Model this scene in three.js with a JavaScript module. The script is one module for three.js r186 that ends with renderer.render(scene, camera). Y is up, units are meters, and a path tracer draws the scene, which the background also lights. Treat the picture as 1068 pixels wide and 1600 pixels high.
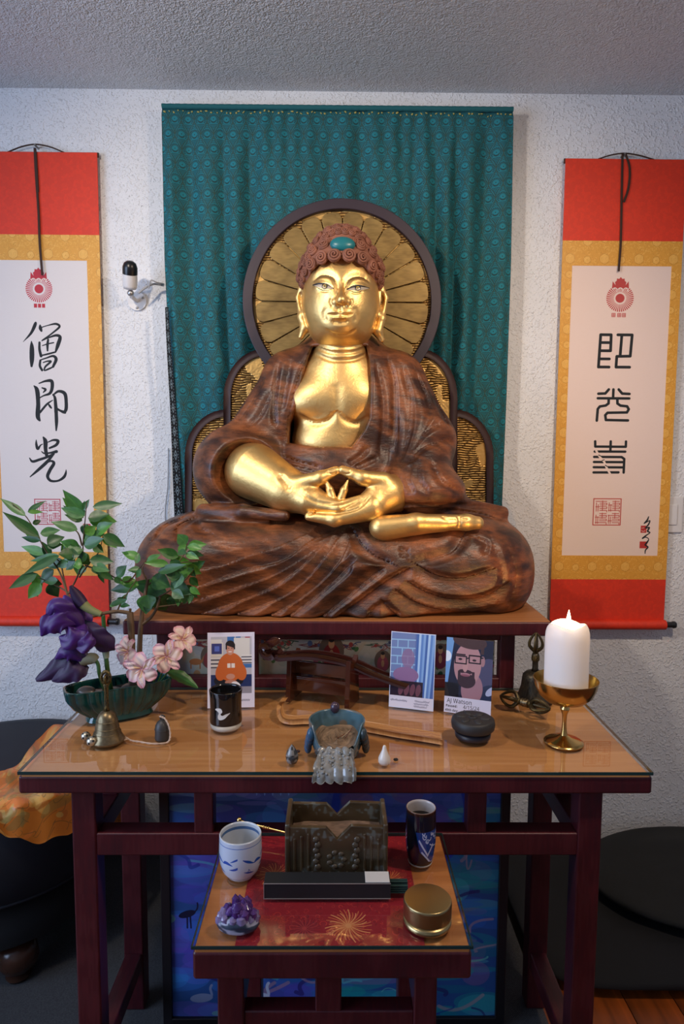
import * as THREE from 'three';
import { RoundedBoxGeometry } from 'three/addons/geometries/RoundedBoxGeometry.js';
import { mergeGeometries, mergeVertices } from 'three/addons/utils/BufferGeometryUtils.js';
import { RectAreaLightUniformsLib } from 'three/addons/lights/RectAreaLightUniformsLib.js';
RectAreaLightUniformsLib.init();

// ---------------------------------------------------------------- camera, light, exposure
const scene = new THREE.Scene();
scene.background = new THREE.Color(0.02, 0.02, 0.022);
const FPX = 1068, W = 1068, H = 1600;
const camera = new THREE.PerspectiveCamera(2 * Math.atan(H / 2 / FPX) * 180 / Math.PI, W / H, 0.02, 30);
const CAM_Y = 1.34;
camera.position.set(0, CAM_Y, 0);
camera.rotation.order = 'YXZ';
camera.rotation.set(-5.35 * Math.PI / 180, -0.6 * Math.PI / 180, 0.33 * Math.PI / 180);
camera.updateMatrixWorld(true);
const renderer = new THREE.WebGLRenderer();
renderer.toneMapping = THREE.LinearToneMapping;
renderer.toneMappingExposure = 1.0;
renderer.shadowMap.enabled = true;

const CANDLE = 0.22;
const CEIL = 2.40, WALL_Z = -2.15, ROOM_X = 2.3, BACK_Z = 2.4;
// two track spots on the ceiling in front of the statue, aimed at it
const LAMPS = [
  { x: -0.80, z: -0.75, tx: -0.10, ty: 1.40, tz: -1.95, color: 0xffeedb, cd: 3.8, label: 'white track spotlight on the ceiling, left of the photographer' },
  { x: 0.85, z: -0.75, tx: 0.15, ty: 1.05, tz: -1.95, color: 0xffe6cc, cd: 4.3, label: 'white track spotlight on the ceiling, right of the photographer' },
];
// daylight window in the left wall
const WIN = { z0: -1.0, z1: 0.9, y0: 0.75, y1: 2.1, color: 0xb9d1f8, power: 6.6 };

// ---------------------------------------------------------------- helpers
const V = (x, y, z) => new THREE.Vector3(x, y, z);
function ray(px, py) { return V((px - W / 2) / FPX, -(py - H / 2) / FPX, -1).applyQuaternion(camera.quaternion); }
function atD(px, py, Z) { const d = ray(px, py); return d.multiplyScalar(Z / -d.z).add(V(0, CAM_Y, 0)); }       // point seen at (px,py) on the upright plane z = -Z
function atY(px, py, y) { const d = ray(px, py); return d.multiplyScalar((y - CAM_Y) / d.y).add(V(0, CAM_Y, 0)); } // point seen at (px,py) on the level plane at height y
const pm = (Z) => Z / FPX;                                                                                       // metres covered by one photo pixel at distance Z
let seedv = 12345;
const rnd = () => { seedv = (seedv * 1664525 + 1013904223) >>> 0; return seedv / 4294967296; };
const rr = (a, b) => a + (b - a) * rnd();
function hash3(x, y, z) { let h = Math.imul(x, 374761393) + Math.imul(y, 668265263) + Math.imul(z, 2147483647 ^ 0x5bd1e995) | 0; h = Math.imul(h ^ (h >>> 13), 1274126177); return ((h ^ (h >>> 16)) >>> 0) / 4294967296; }
function noise3(x, y, z) {
  const xi = Math.floor(x), yi = Math.floor(y), zi = Math.floor(z); let u = x - xi, v = y - yi, w = z - zi;
  u = u * u * (3 - 2 * u); v = v * v * (3 - 2 * v); w = w * w * (3 - 2 * w);
  const L = (a, b, t) => a + (b - a) * t;
  return L(L(L(hash3(xi, yi, zi), hash3(xi + 1, yi, zi), u), L(hash3(xi, yi + 1, zi), hash3(xi + 1, yi + 1, zi), u), v),
    L(L(hash3(xi, yi, zi + 1), hash3(xi + 1, yi, zi + 1), u), L(hash3(xi, yi + 1, zi + 1), hash3(xi + 1, yi + 1, zi + 1), u), v), w);
}
const fbm = (x, y, z, o = 4) => { let s = 0, a = 0.5, n = 0; for (let i = 0; i < o; i++) { s += a * noise3(x, y, z); n += a; a *= 0.5; x *= 2.03; y *= 2.03; z *= 2.03; } return s / n; };
const mix = (a, b, t) => a + (b - a) * t;
const clamp = (x, a = 0, b = 1) => Math.min(b, Math.max(a, x));
const sstep = (a, b, x) => { const t = clamp((x - a) / (b - a)); return t * t * (3 - 2 * t); };
const mix3 = (a, b, t) => [mix(a[0], b[0], t), mix(a[1], b[1], t), mix(a[2], b[2], t)];

const used = new Map();
function numbered(n) { const k = used.get(n) || 0; used.set(n, k + 1); return k ? n + '_' + String(k).padStart(3, '0') : n; }
function thing(name, label, category, base = V(0, 0, 0), group) {
  const o = new THREE.Group(); o.name = numbered(name); o.position.copy(base); scene.add(o);
  o.userData = { label, category }; if (group) o.userData.group = group; return o;
}
function part(parent, name, geo, mat, label) {           // geometry given in the frame of its parent
  const m = new THREE.Mesh(geo, mat); m.name = name; m.castShadow = m.receiveShadow = true;
  if (label) m.userData.label = label; parent.add(m); return m;
}
function wpart(parent, name, geo, mat, label) {          // geometry given in world metres
  parent.updateWorldMatrix(true, false);
  geo = geo.clone(); geo.applyMatrix4(parent.matrixWorld.clone().invert());
  return part(parent, name, geo, mat, label);
}
function struct(name, geo, mat, kids) {
  const m = new THREE.Mesh(geo, mat); m.name = numbered(name); m.userData = { kind: 'structure' }; m.castShadow = m.receiveShadow = true; scene.add(m); return m;
}
function boxUV(g) {                                       // uv in metres from the dominant face direction
  g = g.index ? g.toNonIndexed() : g;
  const p = g.attributes.position, n = g.attributes.normal, uv = new Float32Array(p.count * 2);
  for (let i = 0; i < p.count; i += 3) {
    let a = [0, 0, 0]; for (let k = 0; k < 3; k++) { a[0] += Math.abs(n.getX(i + k)); a[1] += Math.abs(n.getY(i + k)); a[2] += Math.abs(n.getZ(i + k)); }
    const ax = a[0] > a[1] && a[0] > a[2] ? 0 : a[1] > a[2] ? 1 : 2;
    for (let k = 0; k < 3; k++) { const x = p.getX(i + k), y = p.getY(i + k), z = p.getZ(i + k); uv[2 * (i + k)] = ax === 0 ? z : x; uv[2 * (i + k) + 1] = ax === 1 ? z : y; }
  }
  g.setAttribute('uv', new THREE.BufferAttribute(uv, 2)); return g;
}
function bx(x0, x1, y0, y1, z0, z1, r = 0.003) {
  const w = Math.abs(x1 - x0), h = Math.abs(y1 - y0), d = Math.abs(z1 - z0); r = Math.min(r, w / 2.01, h / 2.01, d / 2.01);
  const g = new RoundedBoxGeometry(w, h, d, 2, r); g.translate((x0 + x1) / 2, (y0 + y1) / 2, (z0 + z1) / 2); return boxUV(g);
}
function lathe(pts, seg = 48) { const g = new THREE.LatheGeometry(pts.map(([r, y]) => new THREE.Vector2(Math.max(r, 1e-5), y)), seg); return g; }
function smoothPts(pts, n) { return new THREE.CatmullRomCurve3(pts, false, 'centripetal').getPoints(n); }
function sweep(pts, rad, rs = 8, opt = {}) {              // tube of varying radius; rad: number or f(t); opt.flat squashes one axis
  const n = pts.length, pos = [], nor = [], uv = [], idx = [];
  let up = opt.up ? opt.up.clone() : V(0, 1, 0), T = V(0, 0, 0), N = V(0, 0, 0), B = V(0, 0, 0), len = 0;
  for (let i = 0; i < n; i++) {
    T.subVectors(pts[Math.min(n - 1, i + 1)], pts[Math.max(0, i - 1)]).normalize();
    if (i === 0 && Math.abs(T.dot(up)) > 0.95) up = V(1, 0, 0);
    B.crossVectors(T, opt.fixed ? up : up).normalize(); N.crossVectors(B, T).normalize(); if (!opt.fixed) up.copy(N);
    if (i) len += pts[i].distanceTo(pts[i - 1]);
    const t = i / (n - 1), r = typeof rad === 'function' ? rad(t) : rad, fa = opt.flat ? (typeof opt.flat === 'function' ? opt.flat(t) : opt.flat) : 1;
    for (let k = 0; k <= rs; k++) {
      const a = k / rs * Math.PI * 2, c = Math.cos(a), s = Math.sin(a);
      pos.push(pts[i].x + (B.x * c + N.x * s * fa) * r, pts[i].y + (B.y * c + N.y * s * fa) * r, pts[i].z + (B.z * c + N.z * s * fa) * r);
      const nx = B.x * c * fa + N.x * s, ny = B.y * c * fa + N.y * s, nz = B.z * c * fa + N.z * s, l = Math.hypot(nx, ny, nz) || 1; nor.push(nx / l, ny / l, nz / l);
      uv.push(k / rs, len);
    }
  }
  for (let i = 0; i < n - 1; i++) for (let k = 0; k < rs; k++) { const a = i * (rs + 1) + k, b = a + rs + 1; idx.push(a, b, a + 1, b, b + 1, a + 1); }
  for (const [row, dir] of [[0, 1], [n - 1, -1]]) {       // caps
    const c = pos.length / 3; pos.push(pts[row].x, pts[row].y, pts[row].z);
    T.subVectors(pts[row], pts[row ? row - 1 : 1]).normalize(); nor.push(T.x, T.y, T.z); uv.push(0.5, 0.5);
    for (let k = 0; k < rs; k++) { const a = row * (rs + 1) + k; dir > 0 ? idx.push(c, a, a + 1) : idx.push(c, a + 1, a); }
  }
  const g = new THREE.BufferGeometry(); g.setIndex(idx);
  g.setAttribute('position', new THREE.Float32BufferAttribute(pos, 3)); g.setAttribute('normal', new THREE.Float32BufferAttribute(nor, 3)); g.setAttribute('uv', new THREE.Float32BufferAttribute(uv, 2));
  return g;
}
function surf(f, nu, nv, uvf) {                           // parametric sheet f(u,v) -> Vector3
  const pos = [], uv = [], idx = [];
  for (let j = 0; j <= nv; j++) for (let i = 0; i <= nu; i++) { const p = f(i / nu, j / nv); pos.push(p.x, p.y, p.z); const q = uvf ? uvf(i / nu, j / nv) : [i / nu, j / nv]; uv.push(q[0], q[1]); }
  for (let j = 0; j < nv; j++) for (let i = 0; i < nu; i++) { const a = j * (nu + 1) + i, b = a + nu + 1; idx.push(a, a + 1, b, b, a + 1, b + 1); }
  const g = new THREE.BufferGeometry(); g.setIndex(idx); g.setAttribute('position', new THREE.Float32BufferAttribute(pos, 3)); g.setAttribute('uv', new THREE.Float32BufferAttribute(uv, 2)); g.computeVertexNormals(); return g;
}
function thick(f, nu, nv, t, uvf) {                       // closed sheet of thickness t
  const g0 = surf(f, nu, nv, uvf), p = g0.attributes.position, n = g0.attributes.normal, m = p.count;
  const pos = new Float32Array(m * 6), uv = new Float32Array(m * 4), idx = [...g0.index.array];
  for (let i = 0; i < m; i++) for (let c = 0; c < 3; c++) { pos[3 * i + c] = p.getComponent(i, c) + n.getComponent(i, c) * t / 2; pos[3 * (m + i) + c] = p.getComponent(i, c) - n.getComponent(i, c) * t / 2; }
  for (let i = 0; i < m; i++) { uv[2 * i] = uv[2 * (m + i)] = g0.attributes.uv.getX(i); uv[2 * i + 1] = uv[2 * (m + i) + 1] = g0.attributes.uv.getY(i); }
  const tri = g0.index.array; for (let i = 0; i < tri.length; i += 3) idx.push(m + tri[i], m + tri[i + 2], m + tri[i + 1]);
  const edge = (a, b) => idx.push(a, m + a, b, b, m + a, m + b), r = nu + 1;
  for (let i = 0; i < nu; i++) { edge(i + 1, i); edge(nv * r + i, nv * r + i + 1); }
  for (let j = 0; j < nv; j++) { edge(j * r, (j + 1) * r); edge((j + 1) * r + nu, j * r + nu); }
  const g = new THREE.BufferGeometry(); g.setIndex(idx); g.setAttribute('position', new THREE.BufferAttribute(pos, 3)); g.setAttribute('uv', new THREE.BufferAttribute(uv, 2));
  g.computeVertexNormals(); return g;
}
function extr(shape, depth, bevel = 0, seg = 12) { return new THREE.ExtrudeGeometry(shape, { depth, bevelEnabled: bevel > 0, bevelSize: bevel, bevelThickness: bevel, bevelSegments: 2, curveSegments: seg }); }
function shapeOf(pts) { const s = new THREE.Shape(); pts.forEach(([x, y], i) => i ? s.lineTo(x, y) : s.moveTo(x, y)); s.closePath(); return s; }

// textures
function canvasTex(w, h, draw, opt = {}) {
  const c = document.createElement('canvas'); c.width = w; c.height = h; const g = c.getContext('2d'); draw(g, w, h);
  const t = new THREE.CanvasTexture(c); if (!opt.data) t.colorSpace = THREE.SRGBColorSpace; t.wrapS = t.wrapT = opt.clamp ? THREE.ClampToEdgeWrapping : THREE.RepeatWrapping; t.magFilter = THREE.LinearFilter;
  if (opt.rep) t.repeat.set(opt.rep[0], opt.rep[1]); return t;
}
function dataTex(w, h, f, opt = {}) {                     // f(u,v) -> [r,g,b] 0..1 or number
  const d = new Uint8Array(w * h * 4);
  for (let y = 0; y < h; y++) for (let x = 0; x < w; x++) { const v = f(x / w, y / h, x, y), i = 4 * (y * w + x); if (typeof v === 'number') d[i] = d[i + 1] = d[i + 2] = clamp(v) * 255; else for (let c = 0; c < 3; c++) d[i + c] = clamp(v[c]) * 255; d[i + 3] = 255; }
  const t = new THREE.DataTexture(d, w, h); t.magFilter = THREE.LinearFilter; t.wrapS = t.wrapT = THREE.RepeatWrapping; if (opt.srgb) t.colorSpace = THREE.SRGBColorSpace; if (opt.rep) t.repeat.set(opt.rep[0], opt.rep[1]); t.needsUpdate = true; return t;
}
function tnoise(u, v, n, s = 0) {                         // tiling value noise, n cells across
  const x = u * n, y = v * n, xi = Math.floor(x), yi = Math.floor(y); let a = x - xi, b = y - yi; a = a * a * (3 - 2 * a); b = b * b * (3 - 2 * b);
  const hh = (i, j) => hash3(((i % n) + n) % n, ((j % n) + n) % n, s);
  return mix(mix(hh(xi, yi), hh(xi + 1, yi), a), mix(hh(xi, yi + 1), hh(xi + 1, yi + 1), a), b);
}
const at = (g, x, y, z) => { g.translate(x, y, z); return g; };
const MS = (o) => new THREE.MeshStandardMaterial(o);
const MP = (o) => new THREE.MeshPhysicalMaterial(o);
const rgb = (r, g, b) => new THREE.Color().setRGB(r, g, b);   // linear
// ---------------------------------------------------------------- room
const stuccoBump = dataTex(1024, 1024, (u, v) => {
  const a = tnoise(u, v, 90, 1), b = tnoise(u, v, 150, 2), c = tnoise(u, v, 34, 3), w = tnoise(u, v, 300, 5);
  const blob = sstep(0.5, 0.78, a * 0.6 + b * 0.4 + (c - 0.5) * 0.25);
  return 0.3 + 0.55 * blob + 0.15 * w;
});
const stuccoCol = dataTex(1024, 1024, (u, v) => {          // paint, with dark specks that imitate the shade in the pits
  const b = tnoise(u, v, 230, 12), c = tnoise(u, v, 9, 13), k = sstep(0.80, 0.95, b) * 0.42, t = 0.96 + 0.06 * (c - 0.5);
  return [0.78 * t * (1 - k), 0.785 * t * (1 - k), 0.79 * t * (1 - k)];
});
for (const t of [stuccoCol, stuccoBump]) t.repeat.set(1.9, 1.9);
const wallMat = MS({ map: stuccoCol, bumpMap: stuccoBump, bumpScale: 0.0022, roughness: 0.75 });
const plainWall = MS({ color: rgb(0.70, 0.69, 0.67), roughness: 0.85 });
const ceilBump = dataTex(1024, 1024, (u, v) => { const a = tnoise(u, v, 110, 21), b = tnoise(u, v, 200, 22), c = tnoise(u, v, 50, 23); return 0.4 * a + 0.35 * b + 0.25 * c; });
ceilBump.repeat.set(2.3, 2.3);
const ceilMat = MS({ color: rgb(0.62, 0.63, 0.64), bumpMap: ceilBump, bumpScale: 0.007, roughness: 0.36 });
function slab(x0, x1, y0, y1, z0, z1) { const g = new THREE.BoxGeometry(x1 - x0, y1 - y0, z1 - z0); g.translate((x0 + x1) / 2, (y0 + y1) / 2, (z0 + z1) / 2); return boxUV(g); }
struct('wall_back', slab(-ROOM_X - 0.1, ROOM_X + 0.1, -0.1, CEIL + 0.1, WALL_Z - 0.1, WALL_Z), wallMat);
struct('wall_right', slab(ROOM_X, ROOM_X + 0.1, -0.1, CEIL + 0.1, WALL_Z, BACK_Z), plainWall);
struct('ceiling', slab(-ROOM_X, ROOM_X, CEIL, CEIL + 0.1, WALL_Z, BACK_Z), ceilMat);
struct('wall_front', slab(-ROOM_X - 0.1, ROOM_X + 0.1, -0.1, CEIL + 0.1, BACK_Z, BACK_Z + 0.1), plainWall);
{ // left wall with its window opening
  const X0 = -ROOM_X - 0.12, X1 = -ROOM_X, g = mergeGeometries([slab(X0, X1, -0.1, CEIL + 0.1, WALL_Z, WIN.z0), slab(X0, X1, -0.1, CEIL + 0.1, WIN.z1, BACK_Z), slab(X0, X1, -0.1, WIN.y0, WIN.z0, WIN.z1), slab(X0, X1, WIN.y1, CEIL + 0.1, WIN.z0, WIN.z1)]);
  struct('wall_left', g, plainWall);
  const wm = struct('window_1', slab(X0 + 0.02, X0 + 0.04, WIN.y0, WIN.y1, WIN.z0, WIN.z1), MS({ color: 0x111111, roughness: 0.3, emissive: new THREE.Color(WIN.color), emissiveIntensity: 2 }));
  const fr = [], t = 0.035; for (const z of [WIN.z0 + t, (WIN.z0 + WIN.z1) / 2, WIN.z1 - t]) fr.push(slab(X0 + 0.04, X0 + 0.08, WIN.y0, WIN.y1, z - t, z + t)); for (const y of [WIN.y0 + t, WIN.y1 - t]) fr.push(slab(X0 + 0.04, X0 + 0.079, y - t, y + t, WIN.z0 + t, WIN.z1 - t));
  part(wm, 'window_frame', mergeGeometries(fr), MS({ color: rgb(0.7, 0.7, 0.7), roughness: 0.5 }));
  const L = new THREE.RectAreaLight(WIN.color, WIN.power, WIN.z1 - WIN.z0, WIN.y1 - WIN.y0); L.position.set(-ROOM_X - 0.02, (WIN.y0 + WIN.y1) / 2, (WIN.z0 + WIN.z1) / 2); L.lookAt(5, L.position.y, L.position.z); L.name = 'daylight'; scene.add(L);
}
for (const l of LAMPS) {
  const t = thing('track_spotlight', l.label, 'spotlight', V(l.x, CEIL, l.z)), head = V(0, -0.13, 0), dir = V(l.tx - l.x, l.ty - (CEIL - 0.13), l.tz - l.z).normalize(), q = new THREE.Quaternion().setFromUnitVectors(V(0, 1, 0), dir), put = (g) => { g.applyQuaternion(q); g.translate(0, -0.13, 0); return g; }, wh = MS({ color: rgb(0.65, 0.65, 0.65), roughness: 0.4 });
  part(t, 'canopy', lathe([[0, 0], [0.06, 0], [0.06, -0.012], [0.05, -0.02], [0, -0.022]].reverse(), 32), wh); part(t, 'arm', sweep([V(0, -0.02, 0), V(0, -0.11, 0)], 0.008, 10), wh);
  part(t, 'lamp_housing', put(lathe([[0, -0.05], [0.03, -0.05], [0.05, -0.02], [0.056, 0.06], [0.052, 0.06], [0.045, -0.015], [0, -0.03]], 32)), wh);
  part(t, 'bulb_face', put(lathe([[0.045, 0.035], [0.044, 0.038], [0, 0.040]], 32)), MS({ color: 0x222222, emissive: new THREE.Color(l.color), emissiveIntensity: 6, roughness: 0.5 }));
  const P = new THREE.SpotLight(l.color, l.cd, 0, 1.0, 0.9, 2); P.position.set(l.x, CEIL - 0.13, l.z).addScaledVector(dir, 0.065); P.target.position.set(l.tx, l.ty, l.tz); P.shadow.radius = 2.2; P.castShadow = true; P.name = 'spot_light'; scene.add(P, P.target);
}
// floor: orange boards, dark carpet under the altar, carried left to imitate shade
const boardTex = dataTex(512, 512, (u, v) => { const pl = Math.floor(u * 5), t = hash3(pl, 3, 9), g = tnoise(u * 1, v * 0.12, 120, 31), k = tnoise(u, v * 0.2, 30, 32); const b = 0.75 + 0.25 * t + 0.22 * (g - 0.5) + 0.2 * (k - 0.5); return [0.62 * b, 0.30 * b, 0.10 * b]; }, { srgb: true });
const floorMat = MS({ map: boardTex, roughness: 0.4 });
const floorM = struct('floor', slab(-ROOM_X, ROOM_X, -0.1, 0, WALL_Z, BACK_Z), MS({ color: rgb(0.03, 0.015, 0.008), roughness: 0.7 }));
const boardG = slab(-ROOM_X, -ROOM_X + 0.118, 0, 0.006, -1.62, 2.39);
for (let i = 0; i < 38; i++) { const m = part(floorM, numbered('floor_board'), boardG, floorMat); m.position.x = i * 0.1205; }
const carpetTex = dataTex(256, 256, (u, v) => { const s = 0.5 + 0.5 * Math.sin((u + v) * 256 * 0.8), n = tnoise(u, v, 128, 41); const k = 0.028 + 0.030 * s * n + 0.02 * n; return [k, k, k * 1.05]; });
{ const c = new THREE.Mesh(slab(-2.2, 0.5, 0.006, 0.016, WALL_Z + 0.01, -1.19), MS({ map: carpetTex, roughness: 1 })); carpetTex.repeat.set(6, 6); c.name = 'carpet'; c.receiveShadow = c.castShadow = true; c.userData = { label: 'dark grey ribbed carpet on the floor under the altar, carried left in place of floor shade', category: 'carpet' }; scene.add(c); }
// ---------------------------------------------------------------- carved forms: distance fields meshed by surface nets
const smin = (a, b, k) => { const h = Math.max(k - Math.abs(a - b), 0) / k; return Math.min(a, b) - h * h * k * 0.25; };
const smax = (a, b, k) => -smin(-a, -b, k);
function Ell(px, py, Z, rx, ry, rz, rot = 0, p = 2) {       // rx, ry in photo pixels at distance Z; rz in metres
  const c = atD(px, py, Z), s = pm(Z * 1.0), a = rx * s, b = ry * s, cs = Math.cos(rot), sn = Math.sin(rot);
  return (x, y, z) => {
    x -= c.x; y -= c.y; z -= c.z; const X = (x * cs + y * sn) / a, Y = (-x * sn + y * cs) / b, Zz = z / rz;
    if (p === 2) { const k0 = Math.sqrt(X * X + Y * Y + Zz * Zz), k1 = Math.sqrt(X * X / (a * a) + Y * Y / (b * b) + Zz * Zz / (rz * rz)); return k0 < 1e-6 ? -Math.min(a, b, rz) : k0 * (k0 - 1) / k1; }
    const ax = Math.abs(X), ay = Math.abs(Y), az = Math.abs(Zz), k0 = Math.pow(Math.pow(ax, p) + Math.pow(ay, p) + Math.pow(az, p), 1 / p); if (k0 < 1e-6) return -Math.min(a, b, rz);
    const q = Math.pow(k0, 1 - p), gx = Math.pow(ax, p - 1) * q / a, gy = Math.pow(ay, p - 1) * q / b, gz = Math.pow(az, p - 1) * q / rz; return (k0 - 1) / Math.max(Math.hypot(gx, gy, gz), 1e-4);
  };
}
function RC(px, py, Z, r, px2, py2, Z2, r2) { const A = atD(px, py, Z), B = atD(px2, py2, Z2); return rcone(A, B, r * pm(Z), r2 * pm(Z2)); }
function rcone(A, B, ra, rb) {
  const bx_ = B.x - A.x, by = B.y - A.y, bz = B.z - A.z, l2 = bx_ * bx_ + by * by + bz * bz || 1e-9;
  return (x, y, z) => { x -= A.x; y -= A.y; z -= A.z; const t = clamp((x * bx_ + y * by + z * bz) / l2); return Math.hypot(x - bx_ * t, y - by * t, z - bz * t) - (ra + (rb - ra) * t); };
}
function polySDF(pts) {                                     // 2-D distance to a polygon in world x,y
  const n = pts.length; return (x, y) => {
    let d = 1e9, s = 1; for (let i = 0, j = n - 1; i < n; j = i++) {
      const ex = pts[j].x - pts[i].x, ey = pts[j].y - pts[i].y, wx = x - pts[i].x, wy = y - pts[i].y, t = clamp((wx * ex + wy * ey) / (ex * ex + ey * ey)), qx = wx - ex * t, qy = wy - ey * t;
      d = Math.min(d, qx * qx + qy * qy); const c1 = y >= pts[i].y, c2 = y < pts[j].y, c3 = ex * wy > ey * wx; if ((c1 && c2 && c3) || (!c1 && !c2 && !c3)) s = -s;
    } return s * Math.sqrt(d);
  };
}
function march(f, px, py, z0 = 1.45, z1 = 2.2) {            // where the sight line through a pixel meets a form
  const d = ray(px, py); d.multiplyScalar(1 / -d.z); const l = d.length(); let Z = z0;
  for (let i = 0; i < 200 && Z < z1; i++) { const v = f(d.x * Z, CAM_Y + d.y * Z, -Z); if (v < 2e-4) return V(d.x * Z, CAM_Y + d.y * Z, -Z); Z += Math.max(v * 0.7, 3e-4) / l; }
  return null;
}
function grad(f, x, y, z, e = 8e-4) { const g = V(f(x + e, y, z) - f(x - e, y, z), f(x, y + e, z) - f(x, y - e, z), f(x, y, z + e) - f(x, y, z - e)); return g.normalize(); }
// strokes carved into (depth > 0) or raised from (depth < 0) a form, drawn over it along sight lines
function carve(base, strokes) {
  const C = 0.02, cells = new Map(), segs = []; const key = (i, j, k) => (i * 4096 + j) * 4096 + k;
  for (const st of strokes) {
    const [pts, depth, w1, w2 = w1] = st; let hits;
    const curve = new THREE.CatmullRomCurve3(pts.map(([a, b]) => V(a, b, 0)), false, 'centripetal'), n = Math.max(6, Math.round(curve.getLength() / 5)); hits = curve.getPoints(n).map((q) => march(base, q.x, q.y)).filter(Boolean);
    for (let i = 0; i < hits.length - 1; i++) {
      const a = hits[i], b = hits[i + 1]; if (a.distanceTo(b) > 0.06) continue;
      const t0 = i / (hits.length - 1), t1 = (i + 1) / (hits.length - 1), fade = (t) => Math.min(1, Math.min(t, 1 - t) * 6 + 0.15), sg = { a, b, dx: b.x - a.x, dy: b.y - a.y, dz: b.z - a.z, l2: a.distanceToSquared(b) || 1e-9, depth, w1: w1 * 0.0017, w2: w2 * 0.0017, f0: fade(t0), f1: fade(t1) };
      const id = segs.push(sg) - 1, R = 2.4 * Math.max(sg.w1, sg.w2);
      const lo = [Math.min(a.x, b.x) - R, Math.min(a.y, b.y) - R, Math.min(a.z, b.z) - R], hi = [Math.max(a.x, b.x) + R, Math.max(a.y, b.y) + R, Math.max(a.z, b.z) + R];
      for (let x = Math.floor(lo[0] / C); x <= hi[0] / C; x++) for (let y = Math.floor(lo[1] / C); y <= hi[1] / C; y++) for (let z = Math.floor(lo[2] / C); z <= hi[2] / C; z++) { const k = key(x + 2000, y + 2000, z + 2000); let L = cells.get(k); if (!L) cells.set(k, L = []); L.push(id); }
    }
  }
  const disp = (x, y, z) => {
    const L = cells.get(key(Math.floor(x / C) + 2000, Math.floor(y / C) + 2000, Math.floor(z / C) + 2000)); if (!L) return 0;
    let up = 0, dn = 0;
    for (const id of L) {
      const s = segs[id], wx = x - s.a.x, wy = y - s.a.y, wz = z - s.a.z, t = clamp((wx * s.dx + wy * s.dy + wz * s.dz) / s.l2), qx = wx - s.dx * t, qy = wy - s.dy * t, qz = wz - s.dz * t;
      const side = s.dx * wy - s.dy * wx, w = side > 0 ? s.w1 : s.w2, q = (qx * qx + qy * qy + qz * qz) / (w * w); if (q > 5) continue;
      const v = s.depth * mix(s.f0, s.f1, t) * Math.exp(-q); if (v > 0) dn = Math.max(dn, v); else up = Math.min(up, v);
    }
    return dn + up;
  };
  const out = (x, y, z) => { const d = base(x, y, z); return d > 0.05 || d < -0.05 ? d : d + disp(x, y, z); };
  out.disp = disp; return out;
}
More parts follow.
